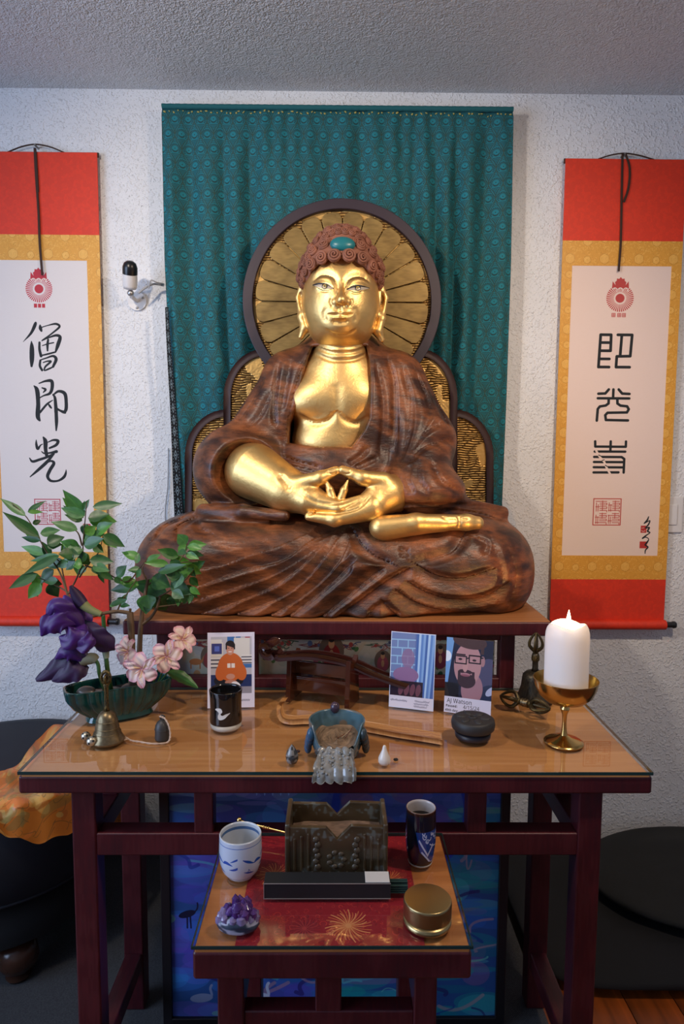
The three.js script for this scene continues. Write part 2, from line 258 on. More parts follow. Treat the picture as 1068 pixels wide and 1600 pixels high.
function meshSDF(f, lo, hi, h, colorFn, slack = 1.5) {
  const nx = Math.ceil((hi.x - lo.x) / h) + 1, ny = Math.ceil((hi.y - lo.y) / h) + 1, nz = Math.ceil((hi.z - lo.z) / h) + 1, B = 8;
  const val = new Float32Array(nx * ny * nz).fill(1), id = (i, j, k) => (k * ny + j) * nx + i, act = [];
  for (let k = 0; k < nz - 1; k += B) for (let j = 0; j < ny - 1; j += B) for (let i = 0; i < nx - 1; i += B) {
    const d = f(lo.x + (i + B / 2) * h, lo.y + (j + B / 2) * h, lo.z + (k + B / 2) * h); if (Math.abs(d) > B * h * 0.87 * slack + 0.012) continue; act.push([i, j, k]);
    for (let c = k; c <= Math.min(k + B, nz - 1); c++) for (let b = j; b <= Math.min(j + B, ny - 1); b++) for (let a = i; a <= Math.min(i + B, nx - 1); a++) { const q = id(a, b, c); if (val[q] === 1) val[q] = f(lo.x + a * h, lo.y + b * h, lo.z + c * h); }
  }
  const vid = new Int32Array(nx * ny * nz).fill(-1), pos = [], idx = [];
  const eachCell = (fn) => { for (const [i, j, k] of act) for (let c = k; c < Math.min(k + B, nz - 1); c++) for (let b = j; b < Math.min(j + B, ny - 1); b++) for (let a = i; a < Math.min(i + B, nx - 1); a++) fn(a, b, c); };
  const off = [0, 1, nx, nx + 1, nx * ny, nx * ny + 1, nx * ny + nx, nx * ny + nx + 1];
  const E = [[0, 1], [2, 3], [4, 5], [6, 7], [0, 2], [1, 3], [4, 6], [5, 7], [0, 4], [1, 5], [2, 6], [3, 7]];
  eachCell((a, b, c) => {
    const q = id(a, b, c); let m = 0; for (let e = 0; e < 8; e++) if (val[q + off[e]] < 0) m |= 1 << e; if (m === 0 || m === 255) return;
    let x = 0, y = 0, z = 0, n = 0;
    for (const [s, t] of E) { const v0 = val[q + off[s]], v1 = val[q + off[t]]; if ((v0 < 0) === (v1 < 0)) continue; const u = v0 / (v0 - v1); x += (s & 1) + ((t & 1) - (s & 1)) * u; y += ((s >> 1) & 1) + (((t >> 1) & 1) - ((s >> 1) & 1)) * u; z += (s >> 2) + ((t >> 2) - (s >> 2)) * u; n++; }
    vid[q] = pos.length / 3; pos.push(lo.x + (a + x / n) * h, lo.y + (b + y / n) * h, lo.z + (c + z / n) * h);
  });
  eachCell((a, b, c) => {
    if (a === 0 || b === 0 || c === 0) return; const q = id(a, b, c), v0 = val[q] < 0;
    const quad = (o1, o2, d) => { const A = vid[q], Bv = vid[q - o1], Cv = vid[q - o1 - o2], D = vid[q - o2]; if (A < 0 || Bv < 0 || Cv < 0 || D < 0) return; d ? idx.push(A, Bv, Cv, A, Cv, D) : idx.push(A, Cv, Bv, A, D, Cv); };
    if (v0 !== (val[q + 1] < 0)) quad(nx, nx * ny, v0); if (v0 !== (val[q + nx] < 0)) quad(nx * ny, 1, v0); if (v0 !== (val[q + nx * ny] < 0)) quad(1, nx, v0);
  });
  const n = pos.length / 3, P = new Float32Array(pos), N = new Float32Array(n * 3), Cc = colorFn ? new Float32Array(n * 3) : null, UV = new Float32Array(n * 2);
  for (let i = 0; i < n; i++) {
    const x = P[3 * i], y = P[3 * i + 1], z = P[3 * i + 2], g = grad(f, x, y, z, h * 0.35); const d = clamp(f(x, y, z), -h * 0.4, h * 0.4);
    P[3 * i] -= g.x * d; P[3 * i + 1] -= g.y * d; P[3 * i + 2] -= g.z * d; N[3 * i] = g.x; N[3 * i + 1] = g.y; N[3 * i + 2] = g.z; UV[2 * i] = x; UV[2 * i + 1] = y;
    if (Cc) { const col = colorFn(x, y, z, g); Cc[3 * i] = col[0]; Cc[3 * i + 1] = col[1]; Cc[3 * i + 2] = col[2]; }
  }
  const geo = new THREE.BufferGeometry(); geo.setIndex(new THREE.BufferAttribute(n > 65535 ? new Uint32Array(idx) : new Uint16Array(idx), 1));
  geo.setAttribute('position', new THREE.BufferAttribute(P, 3)); geo.setAttribute('normal', new THREE.BufferAttribute(N, 3)); geo.setAttribute('uv', new THREE.BufferAttribute(UV, 2)); if (Cc) geo.setAttribute('color', new THREE.BufferAttribute(Cc, 3));
  return geo;
}
// a painted patch hugging a form: outline in photo pixels, met with the form along sight lines
function skin(f, outline, offset, n = 10) {
  const sh = shapeOf(outline), xs = outline.map((p) => p[0]), ys = outline.map((p) => p[1]); const x0 = Math.min(...xs), x1 = Math.max(...xs), y0 = Math.min(...ys), y1 = Math.max(...ys);
  const inside = (x, y) => { let c = false; for (let i = 0, j = outline.length - 1; i < outline.length; j = i++) { const [xi, yi] = outline[i], [xj, yj] = outline[j]; if ((yi > y) !== (yj > y) && x < (xj - xi) * (y - yi) / (yj - yi) + xi) c = !c; } return c; };
  const pts = outline.slice(), cx = (x0 + x1) / 2, cy = (y0 + y1) / 2, rings = 4, pos = [], idx = [], m = outline.length;
  const put = (x, y) => { const h = march(f, x, y); const p = h || V(0, -5, 0); if (h) { const g = grad(f, p.x, p.y, p.z); p.addScaledVector(g, offset); } pos.push(p.x, p.y, p.z); };
  put(cx, cy); for (let r = 1; r <= rings; r++) for (const [x, y] of outline) put(mix(cx, x, r / rings), mix(cy, y, r / rings));
  for (let i = 0; i < m; i++) { const j = (i + 1) % m; idx.push(0, 1 + i, 1 + j); for (let r = 1; r < rings; r++) { const a = 1 + (r - 1) * m, b = a + m; idx.push(a + i, b + i, a + j, a + j, b + i, b + j); } }
  const g = new THREE.BufferGeometry(); g.setIndex(idx); g.setAttribute('position', new THREE.Float32BufferAttribute(pos, 3)); g.computeVertexNormals(); return g;
}
const smoothLoop = (pts, n = 28) => new THREE.CatmullRomCurve3(pts.map(([a, b]) => V(a, b, 0)), true, 'centripetal').getPoints(n).slice(0, -1).map((p) => [p.x, p.y]);
// ---------------------------------------------------------------- the seated statue
const STAND_Y = atD(527, 970, 1.60).y;
const union = (list, k) => (x, y, z) => { let d = list[0](x, y, z); for (let i = 1; i < list.length; i++) { const e = list[i](x, y, z); d = e > d + k ? d : smin(d, e, k); } return d; };
const openPoly = polySDF([[487, 535], [574, 535], [578, 560], [579, 590], [577, 652], [569, 671], [549, 698], [500, 698], [449, 692], [451, 660], [462, 634], [474, 578], [481, 552]].map(([a, b]) => atD(a, b, 1.79)));
const lap = union([Ell(345, 885, 1.84, 128, 90, 0.215, 0, 2.3), Ell(706, 886, 1.84, 123, 92, 0.215, 0, 2.3), Ell(525, 905, 1.85, 235, 108, 0.235, 0, 2.8)], 0.05);
const torsoR = union([Ell(533, 680, 1.93, 115, 165, 0.155), RC(455, 588, 1.93, 40, 612, 590, 1.93, 40), RC(450, 598, 1.92, 40, 402, 690, 1.89, 50), RC(622, 598, 1.92, 42, 660, 690, 1.86, 48),
  RC(660, 690, 1.86, 48, 655, 755, 1.77, 46), Ell(660, 765, 1.78, 66, 40, 0.11), RC(640, 779, 1.74, 20, 785, 800, 1.82, 9), Ell(520, 735, 1.85, 95, 50, 0.10)], 0.03);
const sleeve = Ell(377, 733, 1.87, 74, 71, 0.145, -0.12), sleeveIn = Ell(392, 739, 1.72, 63, 60, 0.105, -0.1);
const roll = union([RC(318, 800, 1.79, 13, 380, 801, 1.735, 13), RC(380, 801, 1.735, 13, 445, 806, 1.70, 8)], 0.01);
const robe0 = (x, y, z) => {
  let t = torsoR(x, y, z); t = smin(t, smax(sleeve(x, y, z), -sleeveIn(x, y, z), 0.012), 0.02);
  if (z > -1.97) { const o = openPoly(x, y); t = smax(t, -o, 0.012); }
  let d = smin(t, lap(x, y, z), 0.03); d = smin(d, roll(x, y, z), 0.012);
  return smax(smax(d, STAND_Y + 0.001 - y, 0.006), -(z + 1.98), 0.01);
};
// folds: [points in photo pixels, depth m, width on one side, width on the other side]
const G = 0.027, FOLDS = [
  [[[300, 889], [343, 886], [388, 870], [442, 851], [499, 826]], 0.014, 14, 3.5],
  [[[316, 915], [378, 893], [442, 876], [486, 846], [525, 828]], G, 16, 4],
  [[[312, 937], [365, 921], [423, 902], [474, 873], [508, 848]], G * 0.9, 12, 4],
  [[[321, 958], [378, 940], [429, 916], [472, 886], [519, 840]], G, 13, 4],
  [[[359, 964], [404, 950], [448, 931], [486, 899], [536, 830]], G, 13, 4],
  [[[416, 967], [464, 941], [505, 908], [534, 872], [548, 838]], G * 1.1, 15, 4],
  [[[448, 967], [486, 940], [531, 902], [548, 885]], G, 12, 4],
  [[[502, 967], [537, 940], [560, 921], [606, 885]], G * 1.1, 12, 4],
  [[[524, 965], [552, 946], [610, 905], [644, 886]], G * 0.8, 4, 12],
  [[[551, 826], [567, 853], [586, 869], [607, 879]], 0.0224, 5.8, 11.5],
  [[[727, 836], [711, 860], [685, 873], [650, 881]], 0.0224, 5.8, 11.5],
  [[[650, 882], [686, 901], [724, 904], [770, 890]], 0.0224, 4.6, 16.1],
  [[[630, 904], [670, 928], [711, 937], [762, 931], [795, 910]], 0.0182, 4.6, 16.1],
  [[[617, 921], [647, 940], [685, 953], [740, 956], [780, 946]], 0.0168, 4.6, 14.9],
  [[[600, 942], [612, 955], [628, 966]], 0.0168, 4.6, 10.3],
  [[[575, 960], [590, 946], [600, 942]], 0.0126, 4.6, 9.2],
  [[[798, 862], [808, 900], [792, 960]], 0.0084, 6.9, 10.3], [[[772, 850], [787, 900], [775, 960]], 0.0070, 5.8, 10.3],
  [[[745, 840], [762, 850], [758, 865]], 0.0084, 4.6, 6.9],
  [[[540, 889], [571, 882], [606, 881]], -0.008, 6, 9],
  [[[625, 855], [637, 862], [628, 871]], 0.0070, 3.4, 5.8],
  // left knee
  [[[238, 842], [255, 822], [285, 808]], 0.008, 4, 9], [[[274, 840], [279, 822], [306, 808]], 0.010, 4, 9], [[[309, 810], [313, 824], [330, 834]], 0.008, 4, 8],
  [[[305, 812], [380, 815], [440, 815]], 0.010, 3.5, 4], [[[330, 792], [390, 790], [430, 800]], 0.004, 3, 4], [[[330, 850], [390, 855], [420, 840]], 0.004, 4, 7],
  // torso, viewer's left
  [[[436, 566], [432, 600], [429, 646], [431, 664]], 0.0135, 2.6, 5], [[[478, 556], [462, 600], [450, 650], [445, 690]], 0.0081, 9, 4],
  [[[455, 560], [447, 600], [440, 640]], 0.0068, 4, 6], [[[412, 588], [395, 625], [372, 660]], 0.0081, 4, 8], [[[425, 610], [405, 650], [385, 668]], 0.0068, 4, 7],
  // torso, viewer's right
  [[[606, 556], [616, 590], [618, 640], [618, 712]], 0.0135, 3, 5], [[[588, 566], [598, 610], [600, 660], [594, 712]], 0.0081, 4, 6], [[[630, 572], [641, 620], [640, 670], [628, 715]], 0.0108, 4, 6],
  [[[650, 580], [668, 620], [672, 650], [655, 690], [640, 715]], 0.0108, 4, 8], [[[690, 660], [670, 672], [650, 690]], 0.0095, 4, 8], [[[672, 608], [690, 640], [700, 662]], 0.0068, 4, 7],
  [[[708, 692], [690, 690], [660, 700], [640, 722]], 0.0162, 4, 9], [[[640, 725], [636, 750], [645, 766]], 0.0108, 4, 6], [[[655, 722], [655, 750], [668, 766]], 0.0108, 4, 7], [[[676, 722], [690, 750], [720, 768]], 0.0081, 4, 7],
  [[[614, 789], [680, 790], [760, 791], [792, 796]], 0.0175, 3, 3.5], [[[612, 800], [660, 796], [740, 800], [790, 815]], 0.0081, 3, 5],
  // sash
  [[[440, 712], [470, 722], [500, 730]], 0.0135, 3, 5], [[[442, 724], [470, 730], [490, 735]], 0.0121, 3, 4], [[[575, 700], [562, 715], [545, 725]], 0.0121, 3, 5], [[[590, 715], [570, 725], [555, 730]], 0.0108, 3, 4],
];
const robe = carve(robe0, FOLDS);
const woodCol = (x, y, z, g) => {                            // dark walnut stain brushed unevenly over reddish wood, grain running level through the block
  const gr = fbm(x * 12 + 1.5 * noise3(x * 6, y * 6, z * 6), y * 55 + 14 * x + 4 * noise3(x * 5, y * 5, z * 5), z * 26, 4), bl = fbm(x * 11 + 7, y * 14, z * 11, 4), fine = noise3(x * 60, y * 420, z * 160);
  const burn = sstep(0.52, 0.72, fbm(x * 9 + 3, y * 20 + 6 * x, z * 9 + 9, 4));
  let c = mix3([0.040, 0.012, 0.0055], [0.29, 0.092, 0.028], sstep(0.30, 0.72, gr * 0.75 + bl * 0.4 - 0.07)); c = mix3(c, [0.014, 0.0065, 0.005], burn * 0.6);
  const k = 0.86 + 0.28 * fine; return [c[0] * k, c[1] * k, c[2] * k];
};
const woodGrain = dataTex(512, 512, (u, v) => { const w = v + 0.012 * tnoise(u, v, 5, 91) + 0.004 * tnoise(u, v, 20, 92), a = tnoise(u * 0.25, w % 1, 96, 93), b = tnoise(u * 0.5, w % 1, 240, 94), c = tnoise(u, v, 34, 95); return 0.62 + 0.30 * a + 0.22 * (b - 0.5) + 0.18 * (c - 0.5); }); woodGrain.repeat.set(3.1, 3.1);
const robeMat = MS({ vertexColors: true, map: woodGrain, bumpMap: woodGrain, bumpScale: 0.0012, roughness: 0.44 });
const base = V(atD(525, 900, 1.84).x, STAND_Y, -1.84);
const statue = thing('seated_statue', 'large carved seated statue with gilded face and hands and brown wooden robe', 'statue', base);
wpart(statue, 'robe', meshSDF(robe, V(-0.60, STAND_Y - 0.02, -2.12), V(0.56, 1.72, -1.56), 0.0042, woodCol), robeMat, 'dark brown carved wooden robe');

// gilded parts
const goldCol = (x, y, z) => { const n = fbm(x * 30, y * 30, z * 30, 3), s = noise3(x * 25, y * 160 + 40 * x, z * 60); const k = 0.88 + 0.16 * n + 0.08 * (s - 0.5); return [0.90 * k, 0.60 * k, 0.225 * k]; };
const goldBump = dataTex(512, 512, (u, v) => 0.5 * tnoise(u, v, 40, 51) + 0.3 * tnoise(u, v, 110, 52) + 0.2 * tnoise(u * 1, v * 1, 240, 53)); goldBump.repeat.set(4, 4);
const goldMat = MP({ vertexColors: true, metalness: 1, roughness: 0.45, bumpMap: goldBump, bumpScale: 0.0004 });
const chest = union([Ell(532, 625, 1.93, 78, 95, 0.125), Ell(492, 624, 1.875, 46, 36, 0.066, 0.2), Ell(558, 622, 1.875, 42, 37, 0.066, -0.15), RC(532, 575, 1.89, 36, 532, 520, 1.87, 36), Ell(518, 690, 1.90, 62, 52, 0.088)], 0.022);
const bodyG = carve(chest, [[[[468, 648], [490, 660], [512, 656], [526, 643], [540, 655], [558, 660], [575, 650]], 0.006, 3, 6], [[[526, 600], [527, 630], [526, 643]], 0.003, 8, 8],
  [[[494, 553], [515, 562], [535, 563], [555, 561], [573, 553]], 0.006, 3, 3], [[[496, 543], [515, 550], [535, 551], [555, 549], [570, 543]], 0.006, 2.5, 3], [[[494, 536], [515, 541], [535, 542], [552, 541], [568, 536]], 0.004, 2.5, 3]]);
const armL = union([RC(396, 736, 1.80, 45, 448, 766, 1.735, 35), RC(448, 766, 1.735, 35, 482, 780, 1.70, 25), RC(468, 756, 1.70, 14, 500, 747, 1.685, 10.5), RC(500, 747, 1.685, 10.5, 524, 736, 1.69, 7.5),
  RC(482, 782, 1.69, 20, 528, 795, 1.665, 12), RC(528, 795, 1.665, 12, 563, 780, 1.675, 7), RC(478, 768, 1.70, 14, 520, 786, 1.675, 8)], 0.010);
const armR = union([RC(636, 768, 1.77, 32, 604, 772, 1.715, 29), RC(604, 772, 1.715, 29, 582, 790, 1.685, 22), RC(598, 752, 1.70, 15, 566, 747, 1.685, 11), RC(566, 747, 1.685, 11, 535, 735, 1.69, 7.5),
  RC(580, 795, 1.675, 19, 522, 812, 1.655, 10.5), RC(522, 812, 1.655, 10.5, 482, 807, 1.662, 6.5), RC(585, 772, 1.69, 15, 560, 790, 1.675, 10)], 0.010);
const tips = union([RC(519, 777, 1.675, 6.5, 515, 765, 1.678, 6), RC(515, 765, 1.678, 6, 508, 749, 1.682, 1.6), RC(533, 777, 1.675, 6.5, 537, 766, 1.678, 6), RC(537, 766, 1.678, 6, 543, 751, 1.682, 1.6)], 0.003);
const hands0 = (x, y, z) => smin(smin(armL(x, y, z), armR(x, y, z), 0.004), tips(x, y, z), 0.003);
const handsG = carve(hands0, [[[[478, 806], [495, 800], [529, 801], [560, 793], [578, 775]], 0.005, 2, 2.5], [[[468, 768], [494, 784], [528, 786], [560, 776]], 0.003, 2.5, 3], [[[511, 731], [512, 738], [520, 741], [526, 738]], 0.0022, 1.3, 1.3], [[[549, 732], [547, 739], [540, 741], [534, 738]], 0.0022, 1.3, 1.3], [[[438, 742], [446, 752], [452, 762]], 0.006, 4, 6]]);
const foot0 = union([RC(595, 824, 1.665, 19, 650, 817, 1.655, 14.5), RC(650, 817, 1.655, 14.5, 728, 816, 1.67, 12), RC(728, 816, 1.67, 12, 745, 817, 1.675, 10.5), RC(602, 830, 1.665, 14, 690, 820, 1.66, 9)], 0.012);
const footG = carve(foot0, [[[[719, 805], [721, 811], [731, 811]], 0.003, 1.5, 1.5], [[[716, 806], [718, 816], [716, 826]], 0.003, 3, 3], [[[690, 806], [700, 812], [714, 812]], 0.002, 3, 4]]);
wpart(statue, 'chest', meshSDF((x, y, z) => smax(bodyG(x, y, z), -(z + 1.97), 0.004), V(-0.17, 1.3, -2.08), V(0.16, 1.69, -1.74), 0.0034, goldCol), goldMat, 'gilded bare chest and neck');
wpart(statue, 'hands', meshSDF(handsG, V(-0.34, 1.13, -1.93), V(0.22, 1.45, -1.6), 0.0030, goldCol), goldMat, 'gilded forearms and hands with touching thumbs');
wpart(statue, 'foot', meshSDF(footG, V(0.03, 1.10, -1.80), V(0.45, 1.26, -1.58), 0.0028, goldCol), goldMat, 'gilded foot lying on the robe');

// head
const HZ = 1.87;
const skull = union([Ell(532, 462, HZ, 57, 66, 0.112, 0, 2.2), Ell(532, 487, HZ - 0.03, 52, 46, 0.092, 0, 2.2), Ell(531, 508, HZ - 0.075, 22, 14, 0.032), Ell(532, 520, HZ - 0.01, 44, 24, 0.075)], 0.03);
const nose = union([RC(533, 444, HZ - 0.108, 4.0, 533, 467, HZ - 0.137, 5.2), Ell(533, 470.5, HZ - 0.131, 7, 5, 0.015), Ell(523.5, 472, HZ - 0.112, 5.6, 4.6, 0.014, 0.3), Ell(543, 472, HZ - 0.112, 5.6, 4.6, 0.014, -0.3)], 0.012);
const lids = union([Ell(505.5, 451, HZ - 0.088, 15, 10, 0.022, -0.08), Ell(557.5, 453, HZ - 0.088, 15, 10, 0.022, 0.05)], 0.004);
const lips = union([Ell(524, 489.2, HZ - 0.106, 11.5, 3.4, 0.0175, -0.13), Ell(538.5, 489.2, HZ - 0.106, 11.5, 3.4, 0.0175, 0.13), Ell(531.3, 497, HZ - 0.106, 12, 4.6, 0.020)], 0.004);
const muzzle = union([Ell(531.5, 489, HZ - 0.088, 22, 12, 0.022), Ell(531, 511, HZ - 0.078, 20, 12, 0.028)], 0.01);
const head0 = (x, y, z) => { let d = smin(skull(x, y, z), muzzle(x, y, z), 0.016); d = smin(d, nose(x, y, z), 0.008); d = smin(d, lids(x, y, z), 0.006); return smin(d, lips(x, y, z), 0.004); };
const face = carve(head0, [
  [[[489, 440], [499, 431], [511, 430], [521, 435], [526, 447], [527, 458]], 0.0055, 6, 2.6], [[[577, 441], [568, 434], [557, 432], [546, 436], [540, 446], [539, 458]], 0.0055, 2.6, 6],
  [[[489, 446], [500, 443], [511, 445], [520, 450]], 0.0022, 1.6, 1.4], [[[541, 451], [556, 447], [567, 448], [576, 450]], 0.0022, 1.6, 1.4],
  [[[494, 449], [504, 455], [514, 455]], 0.0014, 1.4, 1.4], [[[548, 457], [557, 458], [567, 455]], 0.0014, 1.4, 1.4],
  [[[510, 490], [521, 493], [531, 493.6], [541, 493], [552, 490]], 0.0050, 1.4, 1.4], [[[518, 503], [531, 505], [544, 503]], 0.0045, 4, 2.5],
  [[[531.5, 477], [531.5, 486]], 0.0026, 2.4, 2.4], [[[517, 466], [516, 473], [520, 479]], 0.0026, 1.8, 1.8], [[[549, 466], [550, 473], [546, 479]], 0.0026, 1.8, 1.8], [[[527, 477.5], [529, 478], [531, 477]], 0.0040, 1.4, 1.4], [[[536, 477], [538, 478], [540, 477.5]], 0.0040, 1.4, 1.4],
  [[[510, 480], [506, 492], [509, 502]], 0.0022, 4, 4], [[[553, 480], [557, 492], [554, 502]], 0.0022, 4, 4], [[[508, 514], [520, 521], [532, 523], [544, 521], [556, 514]], 0.003, 2, 5],
]);
const earL = union([RC(471, 449, HZ - 0.005, 5, 466, 465, HZ, 4), RC(466, 465, HZ, 4, 471, 495, HZ - 0.012, 5.5), RC(471, 495, HZ - 0.012, 6, 476, 512, HZ - 0.015, 7), RC(476, 512, HZ - 0.015, 7, 470, 526, HZ - 0.012, 4.5), RC(474, 455, HZ - 0.012, 3.5, 476, 490, HZ - 0.015, 4.5)], 0.008);
const earR = union([RC(596, 450, HZ - 0.005, 5, 602, 466, HZ, 4), RC(602, 466, HZ, 4, 596, 498, HZ - 0.012, 5.5), RC(596, 498, HZ - 0.012, 6, 590, 517, HZ - 0.015, 7), RC(590, 517, HZ - 0.015, 7, 596, 531, HZ - 0.012, 4.5), RC(593, 457, HZ - 0.012, 3.5, 590, 492, HZ - 0.015, 4.5)], 0.008);
const ears = carve((x, y, z) => Math.min(earL(x, y, z), earR(x, y, z)), [[[[470, 456], [469, 470], [473, 486]], 0.005, 2, 2.5], [[[597, 457], [598, 471], [594, 488]], 0.005, 2, 2.5]]);
const headG = (x, y, z) => smax(smin(face(x, y, z), ears(x, y, z), 0.004), -(z + 1.975), 0.004);
wpart(statue, 'head', meshSDF(headG, V(-0.15, 1.58, -2.01), V(0.15, 1.92, -1.72), 0.0024, goldCol), goldMat, 'gilded head with long ear lobes');
// eyes: paint on the gold
const eyeWhite = MS({ color: rgb(0.40, 0.34, 0.27), roughness: 0.4 }), ink = MS({ color: rgb(0.012, 0.011, 0.012), roughness: 0.4 }), amber = MS({ color: rgb(0.40, 0.26, 0.05), roughness: 0.3 });
for (const [outline, liner, iris, low] of [
  [[[490, 446], [500, 444.5], [511, 446], [520, 450.5], [512, 451.4], [502, 450], [495, 447.8]], [[488.5, 445.5], [500, 443.3], [511, 445], [521, 451]], [507, 447.8], [[494, 448.5], [502, 453], [512, 453.6], [519, 451]]],
  [[[542, 452.3], [550, 449.3], [558, 447.8], [567, 448.6], [576, 450.6], [568, 452.6], [558, 453.8], [549, 453.5]], [[541, 452.5], [550, 448.3], [558, 446.4], [567, 447.4], [577, 450.2]], [558.5, 450.6], [[545, 453.5], [552, 456], [562, 456.2], [572, 453]]]]) {
  const e = wpart(statue, 'eye', skin(headG, smoothLoop(outline), 0.0004), eyeWhite, 'painted pale eye');
  const disc = (r, n = 20) => Array.from({ length: n }, (_, i) => [iris[0] + r * Math.cos(i / n * 6.2832), iris[1] + 0.9 * r * Math.sin(i / n * 6.2832)]);
  wpart(e, 'iris', skin(headG, disc(4.6), 0.0013), ink, 'dark iris rim'); wpart(e, 'iris', skin(headG, disc(2.9), 0.0019), amber, 'amber iris'); wpart(e, 'pupil', skin(headG, disc(1.3), 0.0026), ink);
  const line = (pts, r) => { const c = new THREE.CatmullRomCurve3(pts.map(([a, b]) => V(a, b, 0))).getPoints(20).map((q) => march(headG, q.x, q.y)).filter(Boolean); return sweep(c, (t) => r * (0.35 + 0.65 * Math.sin(Math.PI * Math.min(t * 1.1 + 0.05, 1))), 6); };
  wpart(e, 'upper_lid_line', line(liner, 0.0030), ink); wpart(e, 'lower_lid_line', line(low, 0.0010), ink);
}
const browM = MS({ color: rgb(0.10, 0.055, 0.015), roughness: 0.5 });
for (const pts of [[[490, 440.5], [500, 432.5], [511, 431.5], [520, 436.5], [524, 444]], [[576, 442], [568, 435.5], [557, 433.5], [547, 437.5], [542, 445]]]) {
  const c = new THREE.CatmullRomCurve3(pts.map(([a, b]) => V(a, b, 0))).getPoints(24).map((q) => march(headG, q.x, q.y)).filter(Boolean);
  wpart(statue, 'eyebrow', sweep(c, (t) => 0.0014 * Math.sin(Math.PI * clamp(t, 0.06, 0.94)) + 0.0003, 6), browM, 'thin dark painted eyebrow');
}
// hair: terracotta cap set with snail curls
const capHair0 = union([Ell(532, 428, HZ + 0.012, 65, 52, 0.125), Ell(534, 388, HZ, 42, 33, 0.085), Ell(532, 455, HZ + 0.045, 62, 50, 0.10)], 0.02);
const hairline = polySDF([[470, 600], [478, 470], [480, 440], [487, 425], [499, 416], [515, 410], [534, 409], [553, 412], [569, 420], [581, 434], [586, 450], [590, 470], [598, 600]].map(([a, b]) => atD(a, b, 1.80)));
const capHair = (x, y, z) => { const d = smax(capHair0(x, y, z), -(z + 1.982), 0.006); return z > -1.92 ? smax(d, -hairline(x, y), 0.006) : d; };
const hairCol = (x, y, z) => { const n = fbm(x * 40, y * 40, z * 40, 3), k = 0.8 + 0.4 * n; return [0.235 * k, 0.088 * k, 0.050 * k]; };
const hair = wpart(statue, 'hair', meshSDF(capHair, V(-0.15, 1.66, -2.06), V(0.15, 1.96, -1.70), 0.003, hairCol), MS({ vertexColors: true, roughness: 0.75 }), 'terracotta hair of snail curls');
const curlGeo = (() => {
  const dome = lathe([[0, 0.0], [1.0, 0.0], [1.02, 0.18], [0.92, 0.36], [0.75, 0.44], [0, 0.44]], 16), sp = [];
  for (let i = 0; i <= 40; i++) { const t = i / 40, a = t * Math.PI * 4.6, r = 0.84 * (1 - t) + 0.06; sp.push(V(Math.cos(a) * r, 0.38 + 0.26 * t, Math.sin(a) * r)); }
  const s = sweep(sp, (t) => 0.19 * (1 - 0.25 * t), 6); const g = mergeGeometries([dome.toNonIndexed(), s.toNonIndexed()]); g.rotateX(Math.PI / 2); return g;   // faces +z
})();
const curlMats = [0.9, 1.0, 1.12].map((k) => MS({ color: rgb(0.235 * k, 0.088 * k, 0.050 * k), roughness: 0.72 }));
const curlSpots = [];
const row = (pts, r, n) => { const c = new THREE.CatmullRomCurve3(pts.map(([a, b]) => V(a, b, 0))); for (let i = 0; i < n; i++) { const q = c.getPointAt(n > 1 ? i / (n - 1) : 0.5); curlSpots.push([q.x, q.y, r]); } };
curlSpots.push([522, 399.5, 9.2], [544.5, 399.5, 9.4], [503, 403.5, 8.8], [564.5, 404, 8.8], [487, 413, 8.2], [579.5, 416, 8.4], [505.5, 383.5, 7.6], [562.5, 385, 7.8], [489, 392.5, 7.6], [581, 396, 7.4]);
row([[477, 424], [472, 440], [472.5, 456]], 6.2, 4); row([[589, 428], [594, 444], [594, 458]], 6.2, 4); row([[475, 404], [468.5, 420], [466.5, 436]], 5.8, 4); row([[593, 410], [598.5, 424], [599.5, 440]], 5.8, 4);
row([[482, 401], [478, 411]], 6, 2); row([[588, 404], [592, 414]], 6, 2); row([[494, 376], [485, 386]], 6.4, 2); row([[574, 378], [586, 388]], 6.4, 2);
row([[509, 370], [520, 363], [534, 361], [548, 363], [559, 370]], 6, 6); row([[499, 368], [512, 359], [534, 354], [555, 359], [568, 369]], 5.6, 6); row([[514, 374], [511, 380]], 5, 1); row([[554, 374], [557, 380]], 5, 1);
curlSpots.forEach(([px, py, r], i) => {
  const h = march(capHair, px, py) || march(capHair0, mix(px, 534, 0.06), mix(py, 430, 0.05)); if (!h) return; const g = grad(capHair0, h.x, h.y, h.z, 0.006);
  const m = new THREE.Mesh(curlGeo, curlMats[i % 3]); m.name = 'curl'; m.castShadow = m.receiveShadow = true; const s = r * pm(1.8) * 1.12; m.scale.set(px < 534 ? s : -s, s, s * 1.15);
  m.quaternion.setFromUnitVectors(V(0, 0, 1), g); m.rotateZ(i * 1.3); m.position.copy(h).addScaledVector(g, -0.0015).sub(base); hair.add(m);
});
// jewel in the hair
{ const c = march(capHair, 535, 382), g = grad(capHair0, c.x, c.y, c.z, 0.006), s = new THREE.SphereGeometry(1, 32, 16); s.scale(19 * pm(1.8), 12.5 * pm(1.8), 0.016); s.applyQuaternion(new THREE.Quaternion().setFromUnitVectors(V(0, 0, 1), g)); s.translate(c.x, c.y, c.z);
  wpart(hair, 'jewel', s, MS({ color: rgb(0.012, 0.15, 0.17), roughness: 0.35 }), 'oval turquoise jewel'); }
